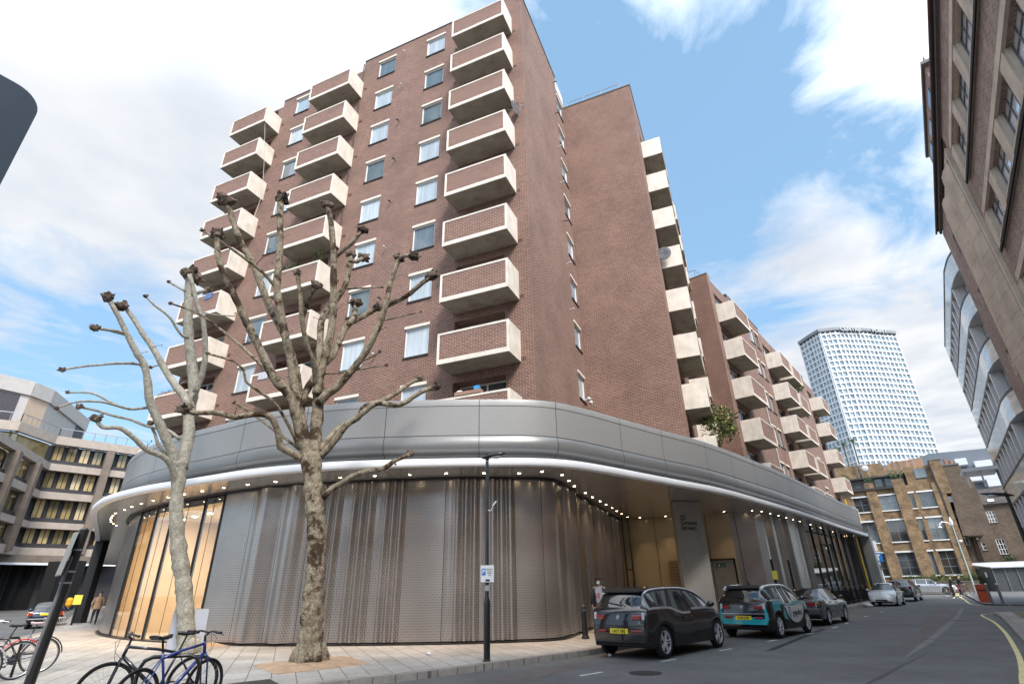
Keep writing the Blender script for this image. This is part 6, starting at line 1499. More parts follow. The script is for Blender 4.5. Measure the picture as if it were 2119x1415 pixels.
m = MB(); a_, b__ = ppx(150, 1150, 11.55)[0]-pfoot, ppx(56, 1395, 11.55)[0]-pfoot; m.tube([a_, b__], .025, 8); m.build('conduit', mat('grey_conduit', (.13,.13,.135), .5), bp_)
# back of a large sign, top left, close to the camera
ND = 3.0
q0, s_ = ppx(80, 238, ND); dirs = ray(40, 300); hz_ = Vector((dirs.x, dirs.y, 0)).normalized(); sidev = Vector((hz_.y, -hz_.x, 0))
azs = math.radians(-56); nrm = Vector((math.sin(azs), math.cos(azs), 0)); sd_ = Vector((nrm.y, -nrm.x, 0))
fp = Vector((nrm.x*ND*1.02, nrm.y*ND*1.02, .0))-sd_*.45
sgp = thing('traffic_sign', 'dark rounded back of a large sign panel close to the camera at the upper left', 'sign', (fp.x, fp.y, 0))
def onplane(x, y):
    r = ray(x, y); pl0 = nrm*ND; t = (pl0.dot(nrm))/(r.x*nrm.x+r.y*nrm.y); return Vector((r.x*t, r.y*t, HC+r.z*t))-sgp.location
tr = onplane(92, 205); br_ = onplane(-2, 395); br_ = Vector((tr.x, tr.y, tr.z-1.05)); R_ = .11
pts = []; u0, u1, z0, z1 = -.95, 0, tr.z-1.05, tr.z
for (cu, cz, a0) in ((u1-R_, z1-R_, 0), (u0+R_, z1-R_, 90), (u0+R_, z0+R_, 180), (u1-R_, z0+R_, 270)):
    for k in range(9): a = math.radians(a0+k*90/8); pts.append((cu+R_*math.cos(a), cz+R_*math.sin(a)))
m = MB(); base = Vector((tr.x, tr.y, 0))
Fr = [base+sd_*u+Vector((0,0,z)) for u, z in pts]; Bk = [p+nrm*.03 for p in Fr]
m.face(Fr[::-1]); m.face(Bk)
for i in range(len(pts)): j = (i+1) % len(pts); m.face([Fr[i], Fr[j], Bk[j], Bk[i]])
NAVG = mat('dark_blue_grey_back', (.085,.12,.165), .5, var=.1)
m.build('panel', NAVG, sgp)
m = MB(); 
for z in (z1-.13, z1-.21): m.bar(base+sd_*-.9+Vector((0,0,z))-nrm*.008, base+sd_*-.17+Vector((0,0,z))-nrm*.008, .02)
m.build('stiffener', mat('stiffener_grey', (.16,.19,.24), .5), sgp)
m = MB(); m.tube([(0,0,0),(0,0,z1+sgp.location.z-.1)], .05, 14); m.build('pole', BLKP, sgp)
# right-hand street lamp close to the frame edge
q = at(2119, 1095, 24); 
rl = thing('street_lamp', 'black street lamp with flat oval head hanging over the right edge of the road', 'street lamp', (at(2135, 1150, 23).x, at(2135, 1150, 23).y, .1))
hd = ppx(2085, 1020, 22.6)[0]-rl.location; m = MB(); ztop = hd.z
m.tube([(0,0,0),(0,0,1.2),(0,0,ztop-.15),(-.02,0,ztop)], [.08,.07,.045,.04], 12); m.build('pole', BLKP, rl, smooth=True)
lamphead(rl, ztop-.05, (-1,.55,0), .75)
# far white lamp post with swan neck and CCTV
q = at(2019, 1222, 76); fl = thing('street_lamp', 'tall pale grey lamp post with curved neck beside the far cyclists', 'street lamp', (q.x,q.y,gz(q.x,q.y)))
PG = mat('pale_grey_post', (.36,.40,.38), .5, .1, var=.08); PWH = mat('post_white', (.75,.76,.77), .4)
m = MB(); m.tube([(0,0,0),(0,0,1.2),(0,0,6.6)], [.10,.09,.06], 10); m.build('pole', PG, fl)
m = MB(); m.tube([(0,0,6.5),(-.35,.1,6.9),(-.8,.2,7.0),(-1.1,.3,6.75),(-1.15,.3,6.5)], .06, 8); m.ball((-1.15,.3,6.45),.2,.2,.1,10); m.build('lamp_arm', PWH, fl, smooth=True)
m = MB(); m.lathe([(.02,7.5),(.16,7.0),(.14,6.7),(.05,6.6)], n=10); m.build('camera_cap', PWH, fl); m = MB(); m.ball((.22,-.1,5.0),.16,.16,.14,10); m.build('dome_camera', PWH, fl)
# bollards
def bollard(p, z, h, label, kind='black', group=None):
    b = thing('bollard', label, 'bollard', (p[0], p[1], z), 0, group)
    if kind == 'black':
        m = MB(); m.lathe([(.12,0),(.12,.05),(.095,.09),(.085,h*.78),(.10,h*.80),(.10,h*.86),(.085,h*.88),(.08,h*.95),(.04,h),(0,h)], n=8); m.build('shaft', BLKP, b)
        m = MB(); m.lathe([(.103,h*.81),(.103,h*.85)], n=8); m.build('ring', mat('dark_ring', (.05,.05,.05), .4), b)
    else:
        m = MB(); m.cyl(0,0,0,h,.075,14); m.build('shaft', mat('brushed_steel_post', (.32,.32,.33), .35, .8), b, smooth=True, autosm=40)
        m = MB(); m.ball((0,0,h+.03),.07,.07,.06,12); m.build('cap', PWH, b)
q = gnd(1210, 1321, .12); bollard((q.x+.03, q.y), .12, .95, 'black cast bollard standing left of the nearest black car', 'black')
q = gnd(2078, 1252, .1); q2 = gnd(2064, 1249, .1)
bollard((q.x, q.y), .1, 1.15, 'steel bollard at the kerb corner, nearer of the leaning-looking pair beside the red barriers', 'steel')
bollard((q.x+.55, q.y+1.5), .1, 1.15, 'steel bollard at the kerb corner, farther of the pair beside the red barriers', 'steel')
# red road barriers standing in a row
q = at(2043, 1240, 52); ORG = mat('orange_red_plastic', (.55,.085,.03), .5, var=.15, vs=5)
for k, lb_ in enumerate(('red plastic barrier nearest the bollards', 'red plastic barrier in the middle of its row', 'red plastic barrier farthest back beside the grey shed')):
    p = Vector((q.x+.42*k-.1, q.y+.62*k, 0)); b = thing('road_barrier', lb_, 'barrier', (p.x,p.y,.1), math.radians(-38), 'red barriers by the far kerb')
    m = MB(); m.box(-.24,.24,-.06,.06,.0,1.15); m.build('panel', ORG, b, bevel=.02)
    m = MB(); m.box(-.225,.225,-.075,.075,.72,.84); m.build('reflective_band', mat('dark_red_band', (.16,.03,.02), .4), b)
    m = MB(); m.box(-.2,-.06,-.05,.05,1.15,1.22); m.build('top_lug', PWH, b)
# yellow vertical pole and grit bin at the far end of the podium
q = at(1806, 1238, 56); yp = thing('yellow_pole', 'tall thin yellow pole rising past the end of the grey canopy', 'pole', (q.x,q.y,.12))
YELP = mat('yellow_paint', (.75,.48,.03), .5, var=.08)
ztp = ppx(1765, 1035, 56)[0].z; m = MB(); m.tube([(0,0,0),(0,0,ztp)], .07, 8); m.build('shaft', YELP, yp)
q = at(1801, 1226, 57); yb3 = thing('grit_bin', 'bright yellow box with a black top behind the white compact car', 'bin', (q.x-.3,q.y,.12), math.radians(-40))
m = MB(); m.box(-.4,.4,-.3,.3,0,1.25); m.build('box', YELP, yb3, bevel=.03); m = MB(); m.ball((0,0,1.3),.42,.32,.2,12); m.build('lid', BLKP, yb3)
q = at(1801, 1240, 52); bk = thing('sign_post', 'thin black post with a blue sign high on it near the end of the podium', 'post', (q.x,q.y,.12))
m = MB(); m.tube([(0,0,0),(0,0,4.9)], .05, 8); m.build('pole', BLKP, bk)
q = at(1838, 1225, 66); bs = thing('road_sign', 'white post carrying a blue dead-end sign behind the white compact car', 'sign', (q.x,q.y,.2), math.radians(-34))
m = MB(); m.tube([(0,0,0),(0,0,4.9)], .05, 8); m.build('pole', PWH, bs); m = MB(); m.box(-.40,.40,-.08,-.06,3.1,3.9); s_ = m.build('sign_plate', mat('sign_blue', (.03,.16,.48), .4, var=0), bs)
m = MB(); m.box(-.06,.06,-.09,-.081,3.2,3.72); m.box(-.2,.2,-.09,-.081,3.62,3.76); m.build('sign_symbol', WHITE, s_); m = MB(); m.box(-.16,.18,-.09,-.06,4.1,5.0); m.build('upper_plate', PWH, bs)
m = MB(); m.box(-.2,-.02,-.15,-.05,2.4,2.75); m.box(.05,.3,-.15,-.05,2.5,2.9); m.build('small_boxes', DARKF, bs)
# parking sign posts along the right-hand part of the podium, between the cars
for (x, y0, y1, D, lab) in ((1607, 1240, 1156, 28, 'leaning-looking black post behind the teal and white hatchback'), (1643, 1240, 1158, 31, 'slim black post above the dark saloon')):
    q = at(x+6, y0, D); o = thing('sign_post', lab, 'post', (q.x,q.y,.12)); zt_ = ppx(x, y1, D)[0].z
    m = MB(); m.tube([(0,0,0),(0,0,zt_-.12)], .055, 10); m.build('pole', BLKP, o)
    if D == 28: m = MB(); m.box(-.12,.12,-.08,-.06,zt_-.95,zt_-.6); m.build('sign_plate', mat('yellow_sign', (.7,.6,.08), .5), o)
# yellow notice on a short stake, left pavement
q = gnd(147, 1293, .12); o = thing('notice_stake', 'yellow notice on a short black stake at the left kerb', 'sign', (q.x,q.y,.12))
m = MB(); m.tube([(0,0,0),(0,0,1.15)], .06, 8); m.build('stake', BLKP, o); m = MB(); m.box(-.25,.25,-.08,-.06,1.1,1.62); m.build('notice', mat('yellow_sign', (.7,.6,.08), .5), o)
q = gnd(181, 1268, .12); q = at(181,1262,58); o = thing('road_post', 'thin dark post with a small green label beside the walking man', 'post', (q.x,q.y,.12))
m = MB(); m.tube([(0,0,0),(0,0,3.0)], .07, 8); m.build('pole', BLKP, o); m = MB(); m.box(-.18,.12,-.1,-.07,.75,1.25); m.build('label', mat('pale_green_label', (.5,.6,.35), .5), o)
q = at(141, 1254, 80); o = thing('traffic_cone_light', 'round yellow beacon box by the black columns across the left street', 'road beacon', (q.x,q.y,gz(q.x,q.y)))
m = MB(); m.lathe([(.2,.4),(.33,.6),(.33,1.1),(.2,1.3),(0,1.32)], n=14); m.build('drum', mat('amber_plastic', (.75,.36,.02), .5, var=.1), o); m = MB(); m.cyl(0,0,0,.4,.22,12); m.build('foot', BLKP, o)
# folding board sign behind the pale tree
q = at(379, 1345, D1+.9); ab = thing('pavement_board', 'white upright board sign standing behind the pale tree trunk', 'sign board', (q.x,q.y,.12), math.radians(32))
for s in (-1, 1): m = MB(); m.obox((0,s*.19,.54),(1,0,0),(0,math.cos(.3),s*math.sin(.3)*-1),(0,s*math.sin(.3)*-1 if 0 else -s*.30,1),.46,.02,.54); m.build('board', mat('board_white', (.26,.28,.33), .5, var=.05), ab)
m = MB(); m.bar((-.46,0,1.08),(.46,0,1.08),.05); m.build('board_rail', mat('aluminium_rail', (.5,.5,.5), .4, .7), ab)
# litter
def litter(p, r, lab, name='litter_bag', mt=None, z=0.0):
    o = MB(); o.ball((0,0,r*.45), r, r*.8, r*.5, 10, jit=.25); ob = o.build(name, mt or mat('white_plastic_bag', (.62,.58,.60), .5, var=.2, vs=9), None, loc=(p.x,p.y,z), smooth=False); tag(ob, lab, 'litter')
litter(gnd(1797, 1256), .30, 'crumpled white plastic bag in the gutter before the white compact car')
litter(gnd(887, 1354, .12), .07, 'small white scrap of litter on the pavement left of the street lamp', 'paper_scrap', z=.12)
litter(gnd(1262, 1357), .06, 'white scrap in the gutter under the nearest black car', 'paper_scrap')
# ================================================================== bicycles
SPK = mat('spoke_steel', (.35,.35,.36), .35, .9, var=0); RIMB = mat('rim_dark', (.06,.06,.065), .35, .6); RIMS = mat('rim_silver', (.5,.5,.52), .3, .9, var=0)
def bike(name, label, rear, az, frame_m, style='hybrid', rimm=RIMB, lean=0.0, basket=None, saddle_m=None, bars_m=None, group=None, R=.345, fender=None, guard=False):
    """rear: ground contact (x,y) of the rear wheel; az: heading"""
    root = thing(name, label, 'bicycle', (rear[0], rear[1], .12), math.pi/2-math.radians(az), group); root.rotation_euler[0] = lean
    WB = 1.05; hub = [(0,0,R),(WB,0,R)]
    for x in (0, WB):
        m = MB(); m.tube([(x+R*math.cos(a)*.955, 0, R+R*math.sin(a)*.955) for a in [2*math.pi*k/48 for k in range(48)]], R*.045, 8, closed=True); w_ = m.build('wheel', TYRE, root, smooth=True)
        m = MB(); m.lathe([(R*.91,-.011),(R*.86,-.009),(R*.86,.009),(R*.91,.011)], c=(x,0,R), n=40, axis='y'); m.build('rim', rimm, w_, smooth=True)
        m = MB()
        for k in range(24):
            a = 2*math.pi*k/24; a2 = a+(.35 if k % 2 else -.35); s = .03*(1 if k % 4 < 2 else -1); m.tube([(x+R*.05*math.cos(a2), s, R+R*.05*math.sin(a2)), (x+R*.87*math.cos(a), 0, R+R*.87*math.sin(a))], .0013, 3, caps=False)
        m.build('spokes', SPK, w_)
        m = MB(); m.lathe([(0,-.05),(.02,-.05),(.02,.05),(0,.05)], c=(x,0,R), n=12, axis='y'); m.build('hub', RIMB, w_)
        if fender:
            m = MB(); aa = (20, 175) if x == 0 else (40, 150); m.tube([(x+R*1.08*math.cos(math.radians(aa[0]+(aa[1]-aa[0])*k/14)), 0, R+R*1.08*math.sin(math.radians(aa[0]+(aa[1]-aa[0])*k/14))) for k in range(15)], .014, 6); m.build('mudguard', fender, root)
    bb = Vector((.43,0,.28)); st = Vector((.25,0,.80)); ht = Vector((.90,0,.88)); hb = Vector((.935,0,.74)); ax = Vector((WB,0,R))
    m = MB(); t_ = .019
    if style == 'city': m.tube([bb, (.62,0,.42), (.80,0,.62), hb], .02, 10); m.tube([(.31,0,.62),(.6,0,.60),(.83,0,.80)], .014, 8)
    else: m.tube([bb, hb+Vector((-.01,0,-.01))], .026, 10); m.tube([st+Vector((0,0,-.07)), (.55,0,.80), ht+Vector((-.01,0,-.03))], t_, 10)
    m.tube([bb, st], .017, 10); m.tube([ht, hb], .022, 10)
    for s in (-1, 1): m.tube([bb+Vector((0,s*.02,0)), (0.0,s*.06,R)], .010, 6); m.tube([st+Vector((0,s*.015,-.08)), (0,s*.06,R)], .009, 6)
    m.build('frame', frame_m, root, smooth=True)
    m = MB()
    for s in (-1, 1): m.tube([hb+Vector((0,s*.02,0)), hb+Vector((.02,s*.055,-.05)), (WB-.01,s*.055,R)], .012, 8)
    m.build('fork', frame_m, root, smooth=True)
    bm_ = bars_m or BLKP; m = MB()
    if style == 'city': m.tube([(.86,0,1.02),(.90,0,1.06),(.92,.12,1.08),(.86,.26,1.06),(.72,.29,1.04)], .012, 8); m.tube([(.90,0,1.06),(.92,-.12,1.08),(.86,-.26,1.06),(.72,-.29,1.04)], .012, 8); m.tube([ht,(.86,0,1.04)], .014, 8)
    else: m.tube([(.86,-.30,1.0),(.90,-.1,1.01),(.93,0,.99),(.90,.1,1.01),(.86,.30,1.0)], .013, 8); m.tube([ht,(.885,0,.95),(.935,0,.98)], .016, 8)
    m.build('handlebar', bm_, root, smooth=True)
    for s in (-1, 1):
        m = MB(); a = Vector((.87,s*.20,1.0)) if style != 'city' else Vector((.80,s*.275,1.05)); b = Vector((.855,s*.31,1.0)) if style != 'city' else Vector((.69,s*.29,1.035)); m.tube([a,b], .018, 8); m.tube([a+Vector((.03,0,.0)), b+Vector((.05,0,-.03))], .006, 5); m.build('grip', BLKP, root)
    m = MB(); m.tube([st, st+Vector((-.05,0,.16))], .013, 8); m.build('seat_post', BLKP, root)
    m = MB(); rows = []
    for i in range(9):
        t = i/8; x = .06+.27*t; w_ = .075*(1-t)**.7+.016; rows.append([Vector((x, w_*math.cos(a), .985+.018*math.sin(a)*(1 if math.sin(a) > 0 else 2.0)+(.012 if t > .85 or t < .15 else 0))) for a in [2*math.pi*k/12 for k in range(13)]])
    loftrows(m, rows); m.face(rows[0][:-1]); m.face(rows[-1][:-1][::-1]); m.build('saddle', saddle_m or BLKP, root, smooth=True)
    m = MB(); m.lathe([(.085,-.055),(.085,-.05),(.03,-.05)], c=tuple(bb), n=28, axis='y'); m.tube([bb+Vector((0,-.07,0)), bb+Vector((.12,-.07,-.12))], .010, 6); m.tube([bb+Vector((0,.07,0)), bb+Vector((-.12,.07,.12))], .010, 6); m.obox(tuple(bb+Vector((.12,-.12,-.12))),(1,0,0),(0,1,0),(0,0,1),.045,.04,.01); m.obox(tuple(bb+Vector((-.12,.12,.12))),(1,0,0),(0,1,0),(0,0,1),.045,.04,.01)
    m.build('crankset', RIMB, root)
    m = MB(); m.tube([bb+Vector((0,-.05,.085)), (0,-.05,R+.035)], .004, 4); m.tube([bb+Vector((0,-.05,-.085)), (0,-.05,R-.035)], .004, 4); m.build('chain', RIMB, root)
    if guard: m = MB(); m.tube([bb+Vector((.08,-.06,.0)), bb+Vector((.0,-.06,.11)), (0.0,-.06,R+.07), (-.06,-.06,R), (0,-.06,R-.05)], .035, 6); m.build('chain_guard', BLKP, root)
    m = MB(); m.tube([(.9,.05,1.0),(1.02,.03,.95),(1.04,.0,.80),(.96,0,.72)], .003, 4); m.tube([(.9,-.05,1.0),(1.06,-.05,.92),(1.02,-.0,.70),(.85,0,.6)], .003, 4); m.build('brake_cable', BLKP, root)
    if basket:
        m = MB(); bx0, bx1, bw, bz0, bz1 = basket[1]
        if basket[0] == 'wire':
            for z in (bz0, (bz0+bz1)/2, bz1):
                P_ = [(bx0,-bw,z),(bx1,-bw,z),(bx1,bw,z),(bx0,bw,z)]
                for i in range(4): m.bar(P_[i], P_[(i+1) % 4], .008 if z != bz1 else .014)
            for k in range(13):
                t = k/12; x = bx0+(bx1-bx0)*t; y = -bw+2*bw*t
                for s in (-1,1): m.bar((x,s*bw,bz0),(x,s*bw,bz1),.004)
                m.bar((bx0,y,bz0),(bx0,y,bz1),.004); m.bar((bx1,y,bz0),(bx1,y,bz1),.004)
            m.build('wire_basket', mat('basket_wire', (.55,.50,.46), .4, .5), root)
        else:
            m.box(bx0,bx1,-bw,bw,bz0,bz1); o_ = m.build('wicker_basket', brick('wicker', (.32,.15,.05), (.45,.24,.09), (.12,.05,.02), bw=.04, bh=.018, ms=.004, var=.3), root, bevel=.015)
    return root
DBLU = mat('dark_bike_blue_black', (.012,.018,.026), .3, var=.1, coat=.6); BLUB = mat('bike_blue', (.015,.035,.20), .3, var=.1, coat=.8)
pr, pf = Vector((-4.74,8.9)), Vector((-5.52,8.2)); azb = math.degrees(math.atan2(pf.x-pr.x, pf.y-pr.y))
bike('bicycle', 'black hybrid bicycle in the foreground leaning at the bottom edge', (-4.74,8.9), azb, DBLU, lean=-.04)
bike('bicycle', 'blue bicycle locked behind the black one, its blue tube showing', (-4.80,7.72), 18, BLUB, lean=.03, R=.33)
b3 = bike('bicycle', 'town bicycle with white handlebar and wire basket behind the thick black post', (-10.55,13.25), -128.5, mat('bike_grey_blue', (.10,.11,.17), .4, coat=.5), style='city', rimm=RIMS, bars_m=PWH, saddle_m=mat('pale_pink_saddle', (.6,.42,.44), .5), basket=('wire', (-.25,.12,.17,.86,1.08)), fender=BLKP, guard=True)
b4 = bike('bicycle', 'dark bicycle with wicker basket at the left edge of the picture', (-10.25,12.35), -150, BLKP, style='city', rimm=RIMS, basket=('wicker', (.95,1.35,.2,.80,1.05)), fender=mat('red_mudguard', (.5,.03,.03), .4))
b5 = bike('bicycle', 'dark bicycle nearer the bottom left corner with a pale curved mudguard', (-10.0,11.2), -128, mat('bike_black', (.015,.015,.016), .4), style='city', rimm=RIMS, fender=mat('pale_mudguard', (.4,.42,.44), .4, .4))
for k in range(2):
    q = gnd(2+k*6, 1400, .12); m = MB(); m.tube([(0,0,0),(0,0,.65),(.08,0,.75),(.62,0,.75),(.7,0,.65),(.7,0,0)], .025, 8)
    if k == 0: tag(m.build('cycle_stand', BLKP, None, loc=(-10.9,12.0,.12), rot=(0,0,math.radians(35)), smooth=True), 'black hoop cycle stand among the bicycles at the left edge', 'cycle stand')
hq, hr = gnd(292, 1362, .85), gnd(368, 1358, .85); m = MB(); m.tube([(0,0,0),(0,0,.60),(.05,0,.70),(.14,0,.74),(.58,0,.74),(.67,0,.70),(.72,0,.60),(.72,0,0)], .025, 8); tag(m.build('cycle_stand', BLKP, None, loc=(hq.x,hq.y,.12), rot=(0,0,math.atan2(hr.y-hq.y,hr.x-hq.x)), smooth=True), 'black hoop stand between the black and the blue foreground bicycles', 'cycle stand')
# ================================================================== people
SKIN = mat('skin', (.50,.30,.22), .6, var=.06); SKIND = mat('skin_brown', (.22,.12,.08), .6, var=.06)
def person(label, pos, az, J, mats, scale=1.0, group=None, lean=0.0):
    """J: joints in metres (x right, y forward, z up); body grown with a skin modifier and frozen to one mesh"""
    V = [Vector(v[:3]) for v in J['v']]; Rr = [v[3] for v in J['v']]
    me = bpy.data.meshes.new('person'); me.from_pydata([tuple(v) for v in V], J['e'], [])
    ob = bpy.data.objects.new('tmp_person', me); COL.objects.link(ob)
    md = ob.modifiers.new('s', 'SKIN'); md.use_smooth_shade = True
    for i, r in enumerate(Rr): r = r if isinstance(r, tuple) else (r, r); me.skin_vertices[0].data[i].radius = r
    me.skin_vertices[0].data[0].use_root = True
    sb_ = ob.modifiers.new('d', 'SUBSURF'); sb_.levels = 2
    bpy.context.view_layer.update()
    nm = bpy.data.meshes.new_from_object(ob.evaluated_get(bpy.context.evaluated_depsgraph_get())); bpy.data.objects.remove(ob)
    nm.name = 'person'; nm.materials.clear()
    for m_ in mats: nm.materials.append(m_)
    segs_ = [(V[a], V[b], mi) for (a, b), mi in zip(J['e'], J['m'])]
    for p in nm.polygons:
        c = p.center; best = 1e9; bi = 0
        for a, b, mi in segs_:
            ab = b-a; t = max(0, min(1, (c-a).dot(ab)/max(1e-9, ab.length_squared))); d = (c-(a+ab*t)).length
            if d < best: best = d; bi = mi
        p.material_index = bi; p.use_smooth = True
    o = bpy.data.objects.new('person', nm); COL.objects.link(o); o.location = pos; o.rotation_euler = (0,0,-math.radians(az)); o.scale = (scale,)*3
    return tag(o, label, 'person', group)
# joint list: pelvis, spine, chest, neck, head, head top, arms (shoulder, elbow, wrist, hand), legs (hip, knee, ankle, toe)
def pose(legL, legR, armL, armR, lean=0.0, headf=0.03, hd=.088, bulk=1.0, mi=(0,1,2), hands=True):
    """mi = material index of trousers, top, skin"""
    T, C, S = mi; v = []; e = []; m_ = []
    def add(p, r): v.append((*p, r)); return len(v)-1
    def link(a, b, k): e.append((a, b)); m_.append(k)
    L = lambda z: lean*(z-.95)
    p = add((0,0,.95), (.15*bulk,.11*bulk)); s = add((0,L(1.15),1.15), (.145*bulk,.105*bulk)); c = add((0,L(1.38),1.38), (.165*bulk,.11*bulk)); n = add((0,L(1.5)+.01,1.50), .055); h1 = add((0,L(1.6)+headf,1.585), (.068,.075)); h2 = add((0,L(1.68)+headf,1.67), (.076,.092)); h3 = add((0,L(1.75)+headf,1.74), (.05,.06))
    link(p,s,C); link(s,c,C); link(c,n,C); link(n,h1,S); link(h1,h2,S); link(h2,h3,S)
    for sg, arm in ((-1,armL),(1,armR)):
        sh = add((sg*.185*bulk,L(1.42),1.42), .062*bulk); link(c,sh,C); el = add(arm[0], .048*bulk); link(sh,el,C); wr = add(arm[1], .036*bulk); link(el,wr,C)
        d = (Vector(arm[1])-Vector(arm[0])).normalized(); hp = add(tuple(Vector(arm[1])+d*.07), (.036,.024)); link(wr,hp,S)
        if hands:
            sd = Vector((0,1,0)) if abs(d.y) < .8 else Vector((1,0,0))
            for k in range(4):
                b = Vector(arm[1])+d*.10+sd*(.022*(k-1.5)); f1 = add(tuple(b), .010); f2 = add(tuple(b+d*.035+Vector((-sg*.01,0,0))), .009); f3 = add(tuple(b+d*(.06 if k in (1,2) else .05)+Vector((-sg*.022,0,0))), .008); link(hp,f1,S); link(f1,f2,S); link(f2,f3,S)
            t1_ = add(tuple(Vector(arm[1])+d*.05+sd*.045), .011); t2_ = add(tuple(Vector(arm[1])+d*.085+sd*.06), .009); link(wr,t1_,S); link(t1_,t2_,S)
    for sg, leg in ((-1,legL),(1,legR)):
        hi = add((sg*.095,0,.88), .098*bulk); link(p,hi,T); kn = add(leg[0], .066*bulk); link(hi,kn,T); an = add(leg[1], .046); link(kn,an,T)
        he = add(tuple(Vector(leg[1])+Vector((0,-.03,-.05))), .038); to = add(tuple(Vector(leg[1])+Vector((0,.15,-.055))), (.042,.028)); link(an,he,3); link(he,to,3)
    return dict(v=v, e=e, m=m_)
SHOE = mat('dark_shoe', (.02,.02,.02), .6); TROU = mat('black_trousers', (.02,.022,.03), .85, var=.15); TAN = mat('tan_jacket', (.36,.23,.14), .85, var=.15, vs=6, bump=.3)
NVJ = mat('navy_jacket', (.02,.024,.035), .8, var=.2, bump=.3); GRT = mat('grey_jersey', (.30,.32,.38), .9, var=.1); CAPM = mat('dark_cap', (.035,.04,.05), .8); DKJ = mat('dark_green_jacket', (.03,.045,.045), .8, var=.2)
q = at(197, 1270, 43.5)
pw1 = person('man in a tan jacket and dark cap walking away along the left pavement', (q.x,q.y,.12), -37, pose(((-.10,-.02,.50),(-.12,-.28,.15)), ((.11,.10,.50),(.12,.18,.09)), ((-.30,-.10,1.16),(-.26,-.02,.92)), ((.28,-.04,1.15),(.20,.12,.95)), lean=.12, bulk=1.12), [TROU, TAN, SKIN, SHOE], 1.0)
def part_ball(root, name, c, r, mt, n=14): m = MB(); m.ball(c, *r, n); return m.build(name, mt, root, smooth=True)
part_ball(pw1, 'cap', (0,.145,1.74), (.095,.115,.06), CAPM)
m = MB(); m.lathe([(.215,.84),(.225,.95),(.20,1.1),(.225,1.3),(.20,1.42),(.08,1.50)], c=(0,.03,0), n=20); 
m.v = [(x, .03+(y-.03)*.72+.09*(z-.95), z) for x, y, z in m.v]; m.build('jacket', TAN, pw1, smooth=True)
q = Vector((2.95, 20.9, 0))
pw2 = person('person in open dark jacket, print shirt and face mask by the perforated wall', (2.92,20.6,.12), 200, pose(((-.10,.12,.50),(-.10,.22,.09)), ((.10,-.02,.50),(.10,-.22,.13)), ((-.27,.0,1.16),(-.25,.10,.92)), ((.27,-.02,1.16),(.26,.06,.91)), bulk=1.0), [mat('grey_trousers', (.09,.09,.10), .9), GRT, SKIND, SHOE], 1.0)
part_ball(pw2, 'face_mask', (0,.105,1.60), (.062,.045,.050), mat('pale_blue_mask', (.35,.55,.60), .8))
part_ball(pw2, 'hair', (0,.015,1.735), (.088,.10,.062), mat('black_hair', (.01,.009,.008), .8))
for s in (-1, 1):
    m = MB(); rows = []
    for i, z in enumerate((.80,.92,1.05,1.18,1.30,1.42,1.47)):
        w_ = (.235,.225,.21,.205,.215,.225,.15)[i]; rows.append([Vector((s*w_*math.sin(math.radians(a)), .0+.145*math.cos(math.radians(a)), z)) for a in range(38, 181, 12)])
    loftrows(m, rows, flip=(s < 0)); m.build('jacket_side', NVJ, pw2, smooth=True)
    m = MB(); m.tube([(s*.20,.0,1.43),(s*.275,-.01,1.16),(s*.255,.08,.93)], [.075,.062,.05], 10); m.build('sleeve', NVJ, pw2, smooth=True)
m = MB(); m.obox((0,.127,1.27),(1,0,0),(0,1,0),(0,0,1),.05,.003,.018); m.obox((.01,.127,1.20),(.8,0,.6),(0,1,0),(-.6,0,.8),.05,.003,.016); m.obox((-.005,.127,1.14),(1,0,.3),(0,1,0),(-.3,0,1),.035,.003,.014); m.build('shirt_print', mat('red_print', (.45,.05,.05), .8), pw2)
# two cyclists resting by the far lamp post
for (px, py, D, azc, lab, jm) in ((1974, 1232, 66, 118, 'cyclist in dark green jacket astride a bicycle at the front of the silver estate', DKJ), (1990, 1233, 67, 112, 'second cyclist in black bending over a bicycle beside the far lamp post', NVJ)):
    q = at(px, py, D); g0_ = gz(q.x, q.y)
    pp = person(lab, (q.x,q.y,g0_), azc, pose(((-.16,.05,.50),(-.2,.0,.08)), ((.16,.05,.50),(.2,.05,.08)), ((-.24,.22,1.20),(-.18,.42,1.05)), ((.24,.22,1.20),(.18,.42,1.05)), lean=.35 if px > 1980 else .2, bulk=1.05), [TROU, jm, SKIN, SHOE])
    part_ball(pp, 'hair', (0,.22 if px < 1980 else .33,1.745), (.085,.095,.05), mat('brown_hair', (.08,.05,.03), .8))
    bb_ = bike('bicycle', 'bicycle held by the cyclist in dark green beside the silver estate' if px < 1980 else 'bicycle held by the cyclist in black next to the far lamp post', (q.x-math.sin(math.radians(azc))*.35, q.y-math.cos(math.radians(azc))*.35), azc, mat('bike_red', (.35,.06,.05), .4) if px < 1980 else BLKP, rimm=RIMS); bb_.location.z = g0_
